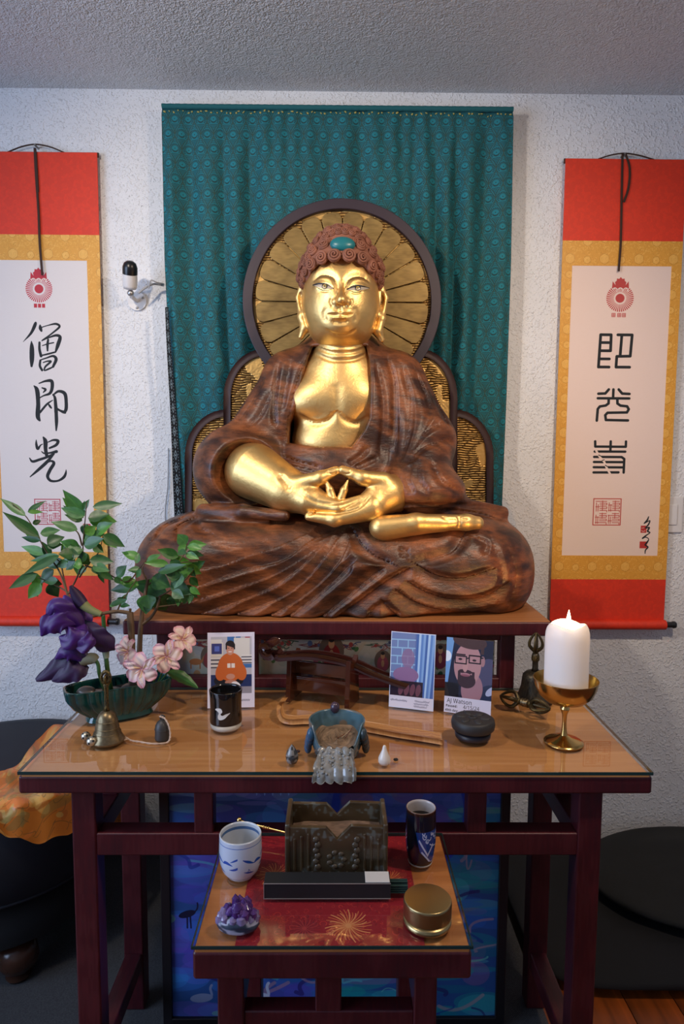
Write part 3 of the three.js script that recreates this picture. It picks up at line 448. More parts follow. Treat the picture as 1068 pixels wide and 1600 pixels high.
// ---------------------------------------------------------------- curtain behind the statue
const peacock = canvasTex(512, 640, (g, w, h) => {
  g.fillStyle = '#076773'; g.fillRect(0, 0, w, h); g.lineCap = 'round';
  const motif = (cx, cy) => {
    g.save(); g.translate(cx, cy); g.strokeStyle = '#24403a'; g.fillStyle = '#113436';
    g.lineWidth = 13; g.beginPath(); g.moveTo(0, -322); g.bezierCurveTo(20, -230, 126, -160, 126, -20); g.bezierCurveTo(126, 120, 30, 210, 0, 322); g.bezierCurveTo(-30, 210, -126, 120, -126, -20); g.bezierCurveTo(-126, -160, -20, -230, 0, -322); g.stroke();
    for (let i = 0; i < 15; i++) { const a = Math.PI * (0.78 + 1.44 * i / 14); g.beginPath(); g.arc(Math.cos(a) * 98, Math.sin(a) * 104 - 20, 12, 0, 7); g.fill(); }
    g.strokeStyle = '#173839'; g.lineWidth = 14; g.beginPath(); g.ellipse(0, -20, 74, 82, 0, Math.PI * 0.86, Math.PI * 2.14); g.stroke();
    g.beginPath(); g.arc(0, 0, 54, 0, 7); g.fill(); g.fillStyle = '#08707d'; g.beginPath(); g.arc(0, -24, 48, 0, 7); g.fill(); g.fillStyle = '#113436'; g.beginPath(); g.arc(0, -30, 12, 0, 7); g.fill();
    for (let k = 0; k < 5; k++) for (let i = 0; i <= 4 - k; i++) { g.beginPath(); g.arc((i - (4 - k) / 2) * 27, 92 + k * 32, 11, 0, 7); g.fill(); }
    g.lineWidth = 11; g.beginPath(); g.moveTo(-52, -150); g.quadraticCurveTo(0, -190, 52, -150); g.moveTo(-36, -186); g.quadraticCurveTo(0, -226, 36, -186); g.stroke(); g.beginPath(); g.arc(0, -246, 9, 0, 7); g.fill();
    g.restore();
  };
  for (const [x, y] of [[128, 160], [384, 160], [0, 480], [256, 480], [512, 480], [0, -160], [256, -160], [512, -160], [128, 800], [384, 800]]) motif(x, y);
  for (let i = 0; i < 9000; i++) { g.fillStyle = rnd() < 0.5 ? 'rgba(0,40,48,0.10)' : 'rgba(60,190,200,0.07)'; g.fillRect(rnd() * w, rnd() * h, 2, 5); }
});
peacock.repeat.set(1 / 0.083, 1 / 0.092);
const curtMat = MS({ map: peacock, roughness: 0.8 });
{
  const Zc = 2.098, edge = (t, tab) => { for (let i = 0; i < tab.length - 1; i++) if (t <= tab[i + 1][0]) return mix(tab[i][1], tab[i + 1][1], (t - tab[i][0]) / (tab[i + 1][0] - tab[i][0])); return tab[tab.length - 1][1]; };
  const XL = [[0, 253], [0.35, 258], [0.65, 268], [1, 286]], XR = [[0, 801], [0.35, 797], [0.65, 790], [1, 780]];
  const fold = (u, v) => { const a = sstep(0, 0.22, v), ph = u * 29 + 1.5 * Math.sin(u * 8) + 0.8 * Math.sin(u * 21 + 2) + 0.35 * Math.sin(v * 3 + u * 5); let z = 0.005 * Math.sin(u * 120 + 2.2 * Math.sin(u * 17)) * (0.4 + 0.9 * noise3(u * 11, 0, 3)) * (1 - 0.7 * a) + (0.034 * (Math.pow(Math.abs(Math.sin(ph)), 1.4) - 0.5)) * (0.35 + 0.65 * a) * (0.5 + 0.7 * noise3(u * 7, v * 0.6, 4)); z += 0.012 * (noise3(u * 18, v * 1.1, 7) - 0.5) * a; return z; };
  const f = (u, v) => { const px = mix(edge(v, XL), edge(v, XR), u), py = mix(mix(164, 169, u), 860, v), p = atD(px, py, Zc); p.z += fold(u, v) * sstep(0, 0.03, u) * sstep(0, 0.03, 1 - u) * mix(0.45, 1, sstep(0, 0.1, v)) + 0.004; if (v < 0.02) { const k = 1 - v / 0.02; p.z -= 0.016 * k * k; } return p; };
  const t = thing('curtain', 'gathered teal peacock-patterned curtain hanging behind the statue', 'curtain', atD(527, 860, Zc));
  wpart(t, 'drape', thick((u, v) => f(u, 1 - v), 360, 70, 0.002, (u, v) => [u * 1.13, (v) * 1.36]), curtMat);
  // gathered heading wrapped over the rod, with a line of gold print
  const head = []; for (let i = 0; i <= 160; i++) { const u = i / 160, p = f(u, 0.004); p.z -= 0.014; p.z = -Zc + 0.002; p.y += 0.0004 * Math.sin(i * 1.9); head.push(p); }
  wpart(t, 'heading', sweep(head, 0.008, 8), MS({ color: rgb(0.006, 0.10, 0.115), roughness: 0.85 }));
  const gp = []; for (let i = 0; i < 74; i++) { const u = (i + 0.5 + rr(-0.3, 0.3)) / 74, p = f(u, 0.017 + rr(-0.003, 0.003)), s = new THREE.SphereGeometry(1, 6, 4); s.scale(rr(0.002, 0.005), rr(0.0015, 0.003), 0.001); s.rotateZ(rr(-1, 1)); s.translate(p.x, p.y, p.z + 0.002); gp.push(s); }
  const gm = wpart(t, 'gold_print', mergeGeometries(gp), MS({ color: rgb(0.35, 0.30, 0.08), roughness: 0.6 }), 'row of small gold printed marks'); gm.userData.kind = 'stuff';
  // side returns to the wall
  for (const s of [0, 1]) wpart(t, 'side_return', thick((u, v) => { const p = f(s, 1 - v); p.z = mix(p.z, WALL_Z + 0.012, u); return p; }, 3, 50, 0.002, (u, v) => [u * 0.06, v * 1.3]), curtMat);
  // dark patterned border turned out along the lower left edge
  const border = canvasTex(128, 512, (g, w, h) => { g.fillStyle = '#05080c'; g.fillRect(0, 0, w, h); for (let y = 0; y < 4; y++) { g.save(); g.translate(64, 64 + y * 128); g.strokeStyle = '#8fa3ab'; g.fillStyle = '#8fa3ab'; g.lineWidth = 6; g.beginPath(); g.moveTo(0, -50); g.lineTo(26, 0); g.lineTo(0, 50); g.lineTo(-26, 0); g.closePath(); g.stroke(); g.beginPath(); g.arc(0, 0, 9, 0, 7); g.fill(); for (let k = 0; k < 8; k++) { g.beginPath(); g.arc(k % 2 ? 46 : -46, -56 + k * 16, 4.5, 0, 7); g.fill(); } g.restore(); } });
  border.repeat.set(1, 5);
  wpart(t, 'border', thick((u, v) => { const w = 1 - v, py = mix(480, 850, w), px = mix(mix(258, 275, w), mix(263, 290, w), u); const p = atD(px, py, Zc - 0.022); p.z += 0.004 * Math.sin(v * 9); return p; }, 3, 40, 0.002), MS({ map: border, roughness: 0.9 }), 'black border with white diamonds');
}
// ---------------------------------------------------------------- gilded back board with halo
const DARKRED = rgb(0.030, 0.0075, 0.0095);
const frameMat = MS({ color: rgb(0.030, 0.009, 0.009), roughness: 0.6 });
const giltBump = dataTex(512, 512, (u, v) => { const r = v * 40 + 0.8 * (tnoise(u, v, 12, 61) - 0.5), row = Math.floor(r), k = u * 9 + hash3(row % 40, 5, 5) * 3 + 0.4 * tnoise(u, v, 24, 62), dash = Math.pow(Math.abs(Math.sin(Math.PI * k)), 0.35); const cloud = sstep(0.62, 0.68, tnoise(u, v, 5, 63) * 0.7 + tnoise(u, v, 11, 64) * 0.3); return mix(Math.sin(Math.PI * (r - row)) * dash, 0.75 + 0.1 * tnoise(u, v, 50, 65), cloud); });
const giltCol = dataTex(512, 512, (u, v) => { const r = v * 40 + 0.8 * (tnoise(u, v, 12, 61) - 0.5), row = Math.floor(r), k = u * 9 + hash3(row % 40, 5, 5) * 3 + 0.4 * tnoise(u, v, 24, 62), dash = Math.pow(Math.abs(Math.sin(Math.PI * k)), 0.35), cloud = sstep(0.62, 0.68, tnoise(u, v, 5, 63) * 0.7 + tnoise(u, v, 11, 64) * 0.3); const t = Math.max(cloud, sstep(0.2, 0.55, Math.sin(Math.PI * (r - row)) * dash)); return mix3([0.12, 0.05, 0.015], [0.60, 0.37, 0.12], t); });
giltBump.repeat.set(3.6, 3.6); giltCol.repeat.set(3.6, 3.6);
const giltMat = MS({ map: giltCol, bumpMap: giltBump, bumpScale: 0.004, metalness: 0.75, roughness: 0.4 });
const haloCol = dataTex(512, 512, (u, v) => { const g = tnoise(u * 1, v, 8, 71), l = tnoise(u * 0.25, v, 160, 72), s = tnoise(u * 0.5, v, 40, 73), b = tnoise(u, v, 18, 74); const k = 0.62 + 0.3 * g + 0.22 * (l - 0.5) + 0.25 * (s - 0.5) + 0.2 * (b - 0.5); return mix3([0.050, 0.026, 0.009], [0.30, 0.20, 0.070], clamp(k * 1.15 - 0.12)); });
haloCol.repeat.set(2.2, 2.2);
const haloMat = MS({ map: haloCol, metalness: 0.7, roughness: 0.48, bumpMap: haloCol, bumpScale: 0.001 });
{
  const Zb = 2.005, HC = atD(534, 473, Zb), s = pm(Zb), t = thing('back_board', 'gilded back board with round ray-carved halo and dark red frame behind the statue', 'back board', V(HC.x, STAND_Y, -Zb));
  // halo
  const R = 149 * s, rim = 13 * s, disc = new THREE.CylinderGeometry(R, R, 0.014, 96); disc.rotateX(Math.PI / 2); disc.translate(HC.x, HC.y, HC.z - 0.004);
  const hp = wpart(t, 'halo', boxUV(disc), MS({ map: giltCol, metalness: 0.6, roughness: 0.5, bumpMap: giltBump, bumpScale: 0.003 }), 'round gilded halo');
  const rs = new THREE.Shape(); rs.absarc(0, 0, R, 0, Math.PI * 2); const hole = new THREE.Path(); hole.absarc(0, 0, R - rim, 0, Math.PI * 2, true); rs.holes.push(hole);
  const rg = extr(rs, 0.018, 0.002, 64); rg.translate(HC.x, HC.y, HC.z); wpart(hp, 'halo_rim', rg, MS({ color: rgb(0.024, 0.012, 0.022), roughness: 0.5 }), 'dark purple rim');
  const N = 24; for (let i = 0; i < N; i++) {
    const a0 = (i + 0.5) * Math.PI * 2 / N, hw = Math.PI / N, r0 = 18 * s, r1 = 131 * s, gap = 0.7 * s, pts = [];
    const put = (r, w) => pts.push([HC.x + r * Math.cos(a0) - w * Math.sin(a0), HC.y + r * Math.sin(a0) + w * Math.cos(a0)]);
    const wAt = (r) => Math.max(0.0004, r * Math.tan(hw) - gap); put(r0, -wAt(r0)); for (let k = 0; k <= 8; k++) { const q = -1 + k / 4, rad = r1 - (r1 * 0.07) * Math.pow(Math.abs(q), 4); put(rad, q * wAt(rad) * (1 - 0.06 * Math.pow(Math.abs(q), 6))); } put(r0, wAt(r0));
    const g = extr(shapeOf(pts), 0.006, 0.0012, 4); g.translate(0, 0, HC.z + 0.003); wpart(hp, 'halo_ray', g, haloMat);
  }
  // stepped board below
  const tier = (xl, xr, ytop, yarc, xc0, xc1, Z, name) => {
    const q = (x, y) => { const p = atD(x, y, Z); return [p.x, p.y]; }, outl = (m) => { const o = []; o.push(q(xl + m, 845)); for (let k = 0; k <= 10; k++) { const a = k / 10 * Math.PI / 2; o.push(q(xc0 - (xc0 - xl - m) * Math.cos(a), yarc - (yarc - ytop - m) * Math.sin(a))); } for (let k = 10; k >= 0; k--) { const a = k / 10 * Math.PI / 2; o.push(q(xc1 + (xr - xc1 - m) * Math.cos(a), yarc - (yarc - ytop - m) * Math.sin(a))); } o.push(q(xr - m, 845)); return o; };
    const O = outl(0), I = outl(11), fg = thick((u, v) => { const q = u * (O.length - 1), i = Math.min(O.length - 2, Math.floor(q)), f = q - i, o = [mix(O[i][0], O[i + 1][0], f), mix(O[i][1], O[i + 1][1], f)], n = [mix(I[i][0], I[i + 1][0], f), mix(I[i][1], I[i + 1][1], f)]; return V(mix(n[0], o[0], v), mix(n[1], o[1], v), -Z + 0.007); }, O.length - 1, 1, 0.014); wpart(t, 'board_frame', fg, frameMat, 'dark red frame');
    const pg = extr(shapeOf(outl(8)), 0.008); pg.translate(0, 0, -Z - 0.002); wpart(t, 'gilt_panel', boxUV(pg), giltMat, 'gilded panel carved with waves');
  };
  tier(350, 713, 546, 622, 414, 654, 2.03, 'upper'); tier(290, 769, 640, 712, 356, 708, 2.05, 'lower');
}
// ---------------------------------------------------------------- hanging scrolls
function brush(g, pts, n = 26) {                          // pts: [x, y, width]; a tapering brush stroke
  const c = new THREE.CatmullRomCurve3(pts.map(([x, y, w]) => V(x, y, w)), false, 'centripetal').getPoints(n * (pts.length - 1));
  for (let i = 0; i < c.length - 1; i++) { const a = c[i], b = c[i + 1], dx = b.x - a.x, dy = b.y - a.y, l = Math.hypot(dx, dy) || 1, nx = -dy / l, ny = dx / l; g.beginPath(); g.moveTo(a.x + nx * a.z / 2, a.y + ny * a.z / 2); g.lineTo(b.x + nx * b.z / 2, b.y + ny * b.z / 2); g.lineTo(b.x - nx * b.z / 2, b.y - ny * b.z / 2); g.lineTo(a.x - nx * a.z / 2, a.y - ny * a.z / 2); g.fill(); g.beginPath(); g.arc(a.x, a.y, a.z / 2, 0, 7); g.fill(); }
}
function lines(g, list, w) { g.lineWidth = w; g.lineCap = 'round'; g.lineJoin = 'round'; for (const l of list) { g.beginPath(); l.forEach(([x, y], i) => i ? g.lineTo(x, y) : g.moveTo(x, y)); g.stroke(); } }
function emblem(g, cx, cy, r, col, chars) {               // red sun with rays under a small flame crown
  g.fillStyle = col; g.strokeStyle = col; g.beginPath(); g.arc(cx, cy, r * 0.33, 0, 7); g.fill();
  for (let i = 0; i < 40; i++) { const a = i / 40 * Math.PI * 2, h = 0.045; g.beginPath(); g.moveTo(cx + Math.cos(a - h * 0.6) * r * 0.45, cy + Math.sin(a - h * 0.6) * r * 0.45); g.lineTo(cx + Math.cos(a - h) * r, cy + Math.sin(a - h) * r); g.lineTo(cx + Math.cos(a + h) * r, cy + Math.sin(a + h) * r); g.lineTo(cx + Math.cos(a + h * 0.6) * r * 0.45, cy + Math.sin(a + h * 0.6) * r * 0.45); g.fill(); }
  g.beginPath(); g.moveTo(cx - r * 0.62, cy - r * 0.72); g.lineTo(cx - r * 0.58, cy - r * 1.25); g.lineTo(cx - r * 0.36, cy - r * 0.95); for (let k = 0; k <= 8; k++) { const a = Math.PI * (1.05 + 0.9 * k / 8); g.lineTo(cx + Math.cos(a) * r * (k % 2 ? 0.34 : 0.42), cy - r * 1.12 + Math.sin(a) * r * (k % 2 ? 0.32 : 0.44)); } g.lineTo(cx + r * 0.36, cy - r * 0.95); g.lineTo(cx + r * 0.58, cy - r * 1.25); g.lineTo(cx + r * 0.62, cy - r * 0.72); g.closePath(); g.fill();
  g.strokeStyle = '#e4d4c8'; g.lineWidth = r * 0.07; for (const d of [-0.4, 0, 0.4]) { g.beginPath(); g.arc(cx + d * r, cy - r * 0.6, r * 0.16, Math.PI, Math.PI * 2.2); g.stroke(); }
  g.strokeStyle = col; g.fillStyle = col; chars(g, cx, cy + r * 1.22, r);
}
function maze(g, x, y, s, col) {                          // square seal of running lines
  g.strokeStyle = col; g.fillStyle = col; g.lineWidth = s * 0.035; g.strokeRect(x, y, s, s); const c = s / 2, m = s * 0.07; g.lineWidth = s * 0.026; g.lineCap = 'butt';
  for (let qx = 0; qx < 2; qx++) for (let qy = 0; qy < 2; qy++) {
    const X = x + m + qx * (c - m / 2), Y = y + m + qy * (c - m / 2), S = c - m * 1.2;
    for (let k = 0; k < 6; k++) { const yy = Y + (k + 0.4) * S / 6, x0 = X + (((k + qx + qy) % 3) === 0 ? 0 : S * 0.36); g.beginPath(); g.moveTo(x0, yy); g.lineTo(X + S, yy); if (k % 2) g.lineTo(X + S, yy + S / 6); g.stroke(); }
    for (const u of [0.08, 0.24]) { g.beginPath(); g.moveTo(X + S * u, Y + S * (0.1 + u)); g.lineTo(X + S * u, Y + S); g.stroke(); } g.beginPath(); g.moveTo(X + S * 0.62, Y); g.lineTo(X + S * 0.62, Y + S * (qy ? 0.5 : 0.95)); g.stroke();
  }
}
const brocade = canvasTex(512, 512, (g, w, h) => {
  g.fillStyle = '#d99a36'; g.fillRect(0, 0, w, h); const rose = (cx, cy, R) => { g.strokeStyle = 'rgba(246,200,110,0.85)'; g.lineWidth = 5; for (let r = R; r > 8; r -= 13) { g.beginPath(); for (let i = 0; i <= 40; i++) { const a = i / 40 * 6.2832, q = r * (1 + 0.08 * Math.sin(a * 6 + r)); i ? g.lineTo(cx + q * Math.cos(a), cy + q * Math.sin(a)) : g.moveTo(cx + q, cy); } g.stroke(); } g.strokeStyle = 'rgba(150,92,16,0.5)'; g.beginPath(); g.arc(cx, cy, R + 9, 0, 7); g.stroke(); };
  for (let i = 0; i < 260; i++) { g.strokeStyle = i % 2 ? 'rgba(246,200,110,0.6)' : 'rgba(180,120,36,0.45)'; g.lineWidth = 4; const x = rnd() * w, y = rnd() * h, a = rnd() * 6; g.beginPath(); g.arc(x, y, rr(6, 22), a, a + rr(1.5, 4)); g.stroke(); }
  for (const [x, y] of [[128, 128], [384, 384], [384, 100], [128, 400]]) rose(x, y, x === y ? 62 : 44);
}); brocade.repeat.set(1 / 0.105, 1 / 0.105);
const redSilk = dataTex(256, 256, (u, v) => { const n = tnoise(u, v, 26, 81), m = tnoise(u, v, 60, 82), w = tnoise(u, v, 200, 83), k = 0.90 + 0.12 * (n > 0.5 ? 1 : 0) * m + 0.08 * (w - 0.5); return [0.74 * k, 0.038 * k, 0.009 * k]; }); redSilk.repeat.set(4, 4);
const silkMat = MS({ map: redSilk, roughness: 0.6 }), goldSilk = MS({ map: brocade, roughness: 0.5 });
const INK = '#15191c';
function scroll(side, label, q, paint, cordX) {           // q: photo pixel edges at the top and bottom
  const Zs = 2.132, t = thing('hanging_scroll', label, 'scroll', atD((q.l + q.r) / 2, q.y[5], Zs), 'hanging scrolls beside the curtain');
  const y = q.y.map((v) => atD((q.l + q.r) / 2, v, Zs).y), xl = (atD(q.l, q.y[0], Zs).x + atD(q.lb, q.y[4], Zs).x) / 2, xr = (atD(q.r, q.y[0], Zs).x + atD(q.rb, q.y[4], Zs).x) / 2, z = -Zs, mx = q.m * pm(Zs);
  const sheet = (x0, x1, y0, y1, z0, z1) => bx(x0, x1, y0, y1, z0, z1, 0.0006);
  wpart(t, 'top_panel', sheet(xl, xr, y[1], y[0], z, z + 0.003), silkMat, 'red silk panel');
  const sh = shapeOf([[xl, y[4]], [xr, y[4]], [xr, y[1]], [xl, y[1]]]); sh.holes.push(new THREE.Path([[xl + mx, y[3]], [xl + mx, y[2]], [xr - mx, y[2]], [xr - mx, y[3]]].map(([a, b]) => new THREE.Vector2(a, b))));
  const mg = extr(sh, 0.003); mg.translate(0, 0, z); wpart(t, 'brocade_border', boxUV(mg), goldSilk, 'yellow gold brocade border');
  // paper with its writing
  const pw = xr - xl - 2 * mx, ph = y[2] - y[3], cw = 640, ch = Math.round(cw * ph / pw), px0 = q.l + q.m, px1 = q.r - q.m, pb0 = q.pl, pb1 = q.pr;
  const tex = canvasTex(cw, ch, (g) => {
    g.fillStyle = side ? '#e8d0c2' : '#dcd5d2'; g.fillRect(0, 0, cw, ch); for (let i = 0; i < 5000; i++) { g.fillStyle = rnd() < 0.5 ? 'rgba(120,100,80,0.05)' : 'rgba(255,255,255,0.07)'; g.fillRect(rnd() * cw, rnd() * ch, rr(2, 14), 1); }
    // photo pixel -> paper
    const S = cw / ((px1 - px0 + pb1 - pb0) / 2), SY = ch / (q.y[3] - q.y[2]); paint(g, (ox, oy, k) => { const v = (oy + 100 / k - q.y[2]) / (q.y[3] - q.y[2]), xl_ = mix(px0, pb0, clamp(v)); g.setTransform(S / k, 0, 0, SY / k, (ox - xl_) * S, (oy - q.y[2]) * SY); });
    g.setTransform(1, 0, 0, 1, 0, 0);
  }, { clamp: true });
  const pg = new THREE.BoxGeometry(pw + 0.002, ph + 0.002, 0.002); pg.translate((xl + xr) / 2, (y[2] + y[3]) / 2, z + 0.0012); wpart(t, 'paper', pg, MS({ map: tex, roughness: 0.75 }), side ? 'cream paper with seal script characters' : 'cream paper with brushed characters');
  wpart(t, 'bottom_panel', sheet(xl, xr, y[5] + 0.012, y[4], z, z + 0.003), silkMat, 'red silk panel');
  const rr_ = (q.y[5] - q.y[6 - 0]) ? 0.0155 : 0.0155, rc = y[5] + 0.0135; const rol = new THREE.CylinderGeometry(rr_, rr_, xr - xl, 28); rol.rotateZ(Math.PI / 2); rol.translate((xl + xr) / 2, rc, z + 0.012); wpart(t, 'roller', boxUV(rol), silkMat, 'red silk wrapped roller');
  for (const [xe, s] of [[xl, -1], [xr, 1]]) { const k = lathe([[0, 0], [0.0085, 0], [0.0095, 0.003], [0.0095, 0.021], [0.011, 0.024], [0.011, 0.031], [0.009, 0.034], [0, 0.034]], 24); k.rotateZ(-s * Math.PI / 2); k.translate(xe + s * 0.0002, rc, z + 0.012); wpart(t, 'roller_knob', k, MS({ color: rgb(0.012, 0.012, 0.013), roughness: 0.35 }), 'black roller knob'); }
  wpart(t, 'top_rod', bx(xl - 0.004, xr + 0.004, y[0] - 0.012, y[0] + 0.002, z - 0.006, z - 0.0002, 0.002), MS({ color: rgb(0.05, 0.02, 0.01), roughness: 0.6 }), 'thin dark wood rod');
  const brown = MS({ color: rgb(0.040, 0.015, 0.007), roughness: 0.8 }), n0 = atD(cordX[0], cordX[1], Zs);
  wpart(t, 'hanging_cord', sweep(smoothPts([V(mix(xl, xr, 0.27), y[0], z), V(mix(mix(xl, xr, 0.27), n0.x, 0.5), mix(y[0], n0.y, 0.72), z), V(n0.x, n0.y, z + 0.002), V(mix(mix(xl, xr, 0.73), n0.x, 0.5), mix(y[0], n0.y, 0.72), z), V(mix(xl, xr, 0.73), y[0], z)], 30), 0.0021, 6), brown);
  for (const rb of q.ribbons) wpart(t, 'ribbon', sweep(smoothPts(rb.map(([a, b], i) => atD(a, b, Zs - 0.006 - 0.001 * i)), 30), 0.0035, 8, { flat: 0.25, up: V(0, 0, 1), fixed: true }), brown, 'brown hanging ribbon');
  const nail = new THREE.CylinderGeometry(0.003, 0.003, 0.03, 10); nail.rotateX(Math.PI / 2); nail.translate(n0.x, n0.y - 0.004, WALL_Z + 0.012); wpart(t, 'nail', nail, MS({ color: 0x888888, metalness: 1, roughness: 0.4 }));
}
scroll(0, 'red and gold hanging scroll with flowing brushed black characters', { l: -31, r: 155.5, lb: -19, rb: 166, m: 19.5, pl: 1.5, pr: 145, y: [238, 367, 407, 862, 899, 976, 0], ribbons: [[[54, 231], [56, 270], [60, 330], [62, 380], [66, 430]], [[55, 232], [57, 262], [59, 300]]] }, (g, at) => {
  at(0, 400, 1); emblem(g, 61.5, 50.5, 20.5, '#b8323f', (h, x, y, r) => { for (const d of [-0.3, 0, 0.3]) h.fillRect(x + d * r - 2.4, y - 2.6, 4.8, 6); });
  g.fillStyle = INK; at(0, 400, 6.667);
  brush(g, [[350, 672, 8], [345, 690, 30], [300, 780, 26], [212, 876, 3]]); brush(g, [[298, 868, 8], [300, 930, 42], [296, 1050, 46], [290, 1125, 22]]);
  brush(g, [[392, 704, 14], [395, 735, 34], [405, 764, 18]]); brush(g, [[400, 728, 10], [470, 706, 10], [560, 690, 22], [592, 712, 22], [520, 780, 16], [410, 858, 14]]);
  brush(g, [[405, 862, 10], [470, 832, 14], [560, 806, 26], [592, 820, 32], [570, 900, 38], [545, 968, 20]]); brush(g, [[380, 880, 22], [378, 950, 26], [392, 1020, 30]]); brush(g, [[408, 912, 8], [460, 895, 12], [528, 880, 12]]); brush(g, [[470, 850, 20], [462, 900, 26], [460, 965, 16]]); brush(g, [[400, 1012, 14], [470, 995, 18], [545, 975, 16]]);
  brush(g, [[380, 1060, 12], [440, 1040, 14], [520, 1018, 24], [545, 1045, 32], [510, 1130, 24]]); brush(g, [[382, 1065, 22], [376, 1120, 24], [398, 1165, 24]]); brush(g, [[410, 1085, 9], [450, 1072, 14], [490, 1072, 20], [430, 1130, 18], [420, 1165, 14], [470, 1148, 18], [505, 1132, 14]]);
  brush(g, [[308, 1325, 10], [335, 1360, 40], [345, 1500, 42], [338, 1650, 44], [355, 1685, 20]]); brush(g, [[360, 1300, 10], [430, 1275, 22], [490, 1275, 34], [495, 1340, 34], [470, 1400, 28], [400, 1428, 14], [345, 1460, 10]]); brush(g, [[390, 1345, 12], [425, 1362, 24], [400, 1395, 8]]);
  brush(g, [[360, 1600, 22], [440, 1510, 20], [500, 1470, 6]]); brush(g, [[445, 1505, 8], [465, 1535, 22], [480, 1555, 14]]); brush(g, [[500, 1410, 10], [518, 1440, 26], [525, 1520, 34], [528, 1600, 38]]); brush(g, [[500, 1420, 14], [560, 1380, 26], [620, 1400, 36], [635, 1480, 34], [625, 1580, 32], [590, 1600, 14]]); brush(g, [[535, 1560, 24], [570, 1580, 22], [605, 1595, 30], [620, 1600, 26]]); brush(g, [[528, 1590, 36], [528, 1700, 34], [522, 1790, 14]]);
  at(0, 640, 6.954);
  brush(g, [[372, 300, 8], [372, 350, 26], [385, 395, 30], [420, 355, 12], [440, 345, 8]]); brush(g, [[450, 270, 16], [470, 310, 44], [470, 400, 40], [480, 470, 36]]); brush(g, [[495, 325, 8], [560, 300, 22], [608, 310, 32], [590, 350, 30], [510, 390, 20]]); brush(g, [[425, 425, 8], [450, 445, 16], [520, 440, 20], [590, 425, 34]]);
  brush(g, [[292, 498, 10], [320, 535, 26], [400, 515, 28], [500, 480, 26], [560, 450, 22]]); brush(g, [[560, 450, 18], [480, 540, 34], [380, 630, 30], [288, 708, 10]]); brush(g, [[440, 570, 8], [530, 530, 22], [555, 550, 32], [510, 630, 36], [482, 700, 34], [510, 745, 28], [590, 748, 22], [660, 705, 30], [682, 660, 22], [686, 622, 4]]);
  at(0, 640, 1); maze(g, 50, 137, 40, '#b03a4c'); g.fillStyle = '#b8323f'; g.fillRect(125, 176, 12, 12); g.strokeStyle = '#e0cfc8'; g.lineWidth = 1; g.strokeRect(127.5, 178.5, 7, 7);
}, [56, 226]);
scroll(1, 'red and gold hanging scroll with angular seal-script black characters', { l: 877.5, r: 1065.5, lb: 865, rb: 1045.5, m: 15.5, pl: 886, pr: 1027, y: [249, 377, 416, 868, 905, 981, 0], ribbons: [[[972, 241], [971, 290], [970, 350], [969, 385], [966, 424]], [[977, 241], [983, 262], [981, 295], [974, 316]]] }, (g, at) => {
  at(840, 400, 1); emblem(g, 125.5, 65, 20.5, '#b8433f', (h, x, y, r) => { h.lineWidth = 1; for (const d of [-0.42, 0, 0.34]) { h.strokeRect(x + d * r - 2.4, y - 2, 4.6, 5); h.beginPath(); h.moveTo(x + d * r - 2.4, y + 0.5); h.lineTo(x + d * r + 2.4, y + 0.5); h.moveTo(x + d * r, y - 2); h.lineTo(x + d * r, y + 3); h.stroke(); } });
  g.strokeStyle = INK; at(840, 220, 4);
  const dy = 0; at(840, 500, 4); const o = (l) => l.map((p) => p.map(([x, y]) => [x, y - 1120]));
  lines(g, o([[[395, 1400], [388, 1400], [394, 1202], [457, 1202], [457, 1300], [393, 1300]], [[394, 1250], [457, 1250]], [[390, 1350], [452, 1350]], [[388, 1400], [452, 1400]], [[497, 1202], [583, 1202], [577, 1332], [496, 1334], [494, 1400], [576, 1400]], [[521, 1205], [516, 1330]]]), 17);
  at(840, 600, 4);
  lines(g, [[[388, 45], [430, 43], [450, 18]], [[576, 45], [532, 43], [510, 18]], [[478, 18], [478, 72]], [[386, 73], [576, 73]], [[452, 78], [452, 105], [435, 118], [400, 124], [388, 140], [385, 212]], [[504, 78], [506, 105], [525, 118], [565, 122], [576, 140], [566, 160], [448, 163], [435, 178], [440, 208], [574, 210]]], 16);
  lines(g, [[[380, 342], [382, 375], [568, 375], [568, 342]], [[475, 342], [475, 400]], [[380, 406], [566, 406]], [[378, 440], [545, 440], [562, 452], [562, 538]], [[378, 472], [556, 472]], [[378, 505], [552, 505]], [[378, 538], [530, 537]]], 15);
  g.strokeStyle = '#e8d0c2'; lines(g, [[[388, 400], [412, 440], [440, 470], [455, 505], [480, 548]]], 13); g.strokeStyle = INK; lines(g, [[[405, 428], [418, 434]], [[428, 462], [440, 458]], [[448, 492], [460, 500]]], 5);
  at(840, 700, 4); maze(g, 380, 305, 168, '#b8463c');
  at(840, 800, 4); g.fillStyle = '#b5302a'; g.fillRect(670, 76, 36, 46); g.fillRect(668, 178, 46, 44); g.strokeStyle = '#e3c9bd'; lines(g, [[[676, 108], [686, 114], [698, 108]], [[676, 92], [690, 90]]], 3);
  g.fillStyle = INK; brush(g, [[716, 18, 5], [708, 40, 10], [690, 62, 5], [724, 44, 6], [716, 70, 9], [700, 92, 6], [722, 88, 9], [714, 112, 10], [728, 120, 6], [704, 140, 8], [684, 158, 8], [702, 150, 6], [722, 162, 5], [712, 186, 10], [702, 200, 7], [720, 214, 8], [706, 234, 7], [704, 256, 5]]);
}, [974, 240]);
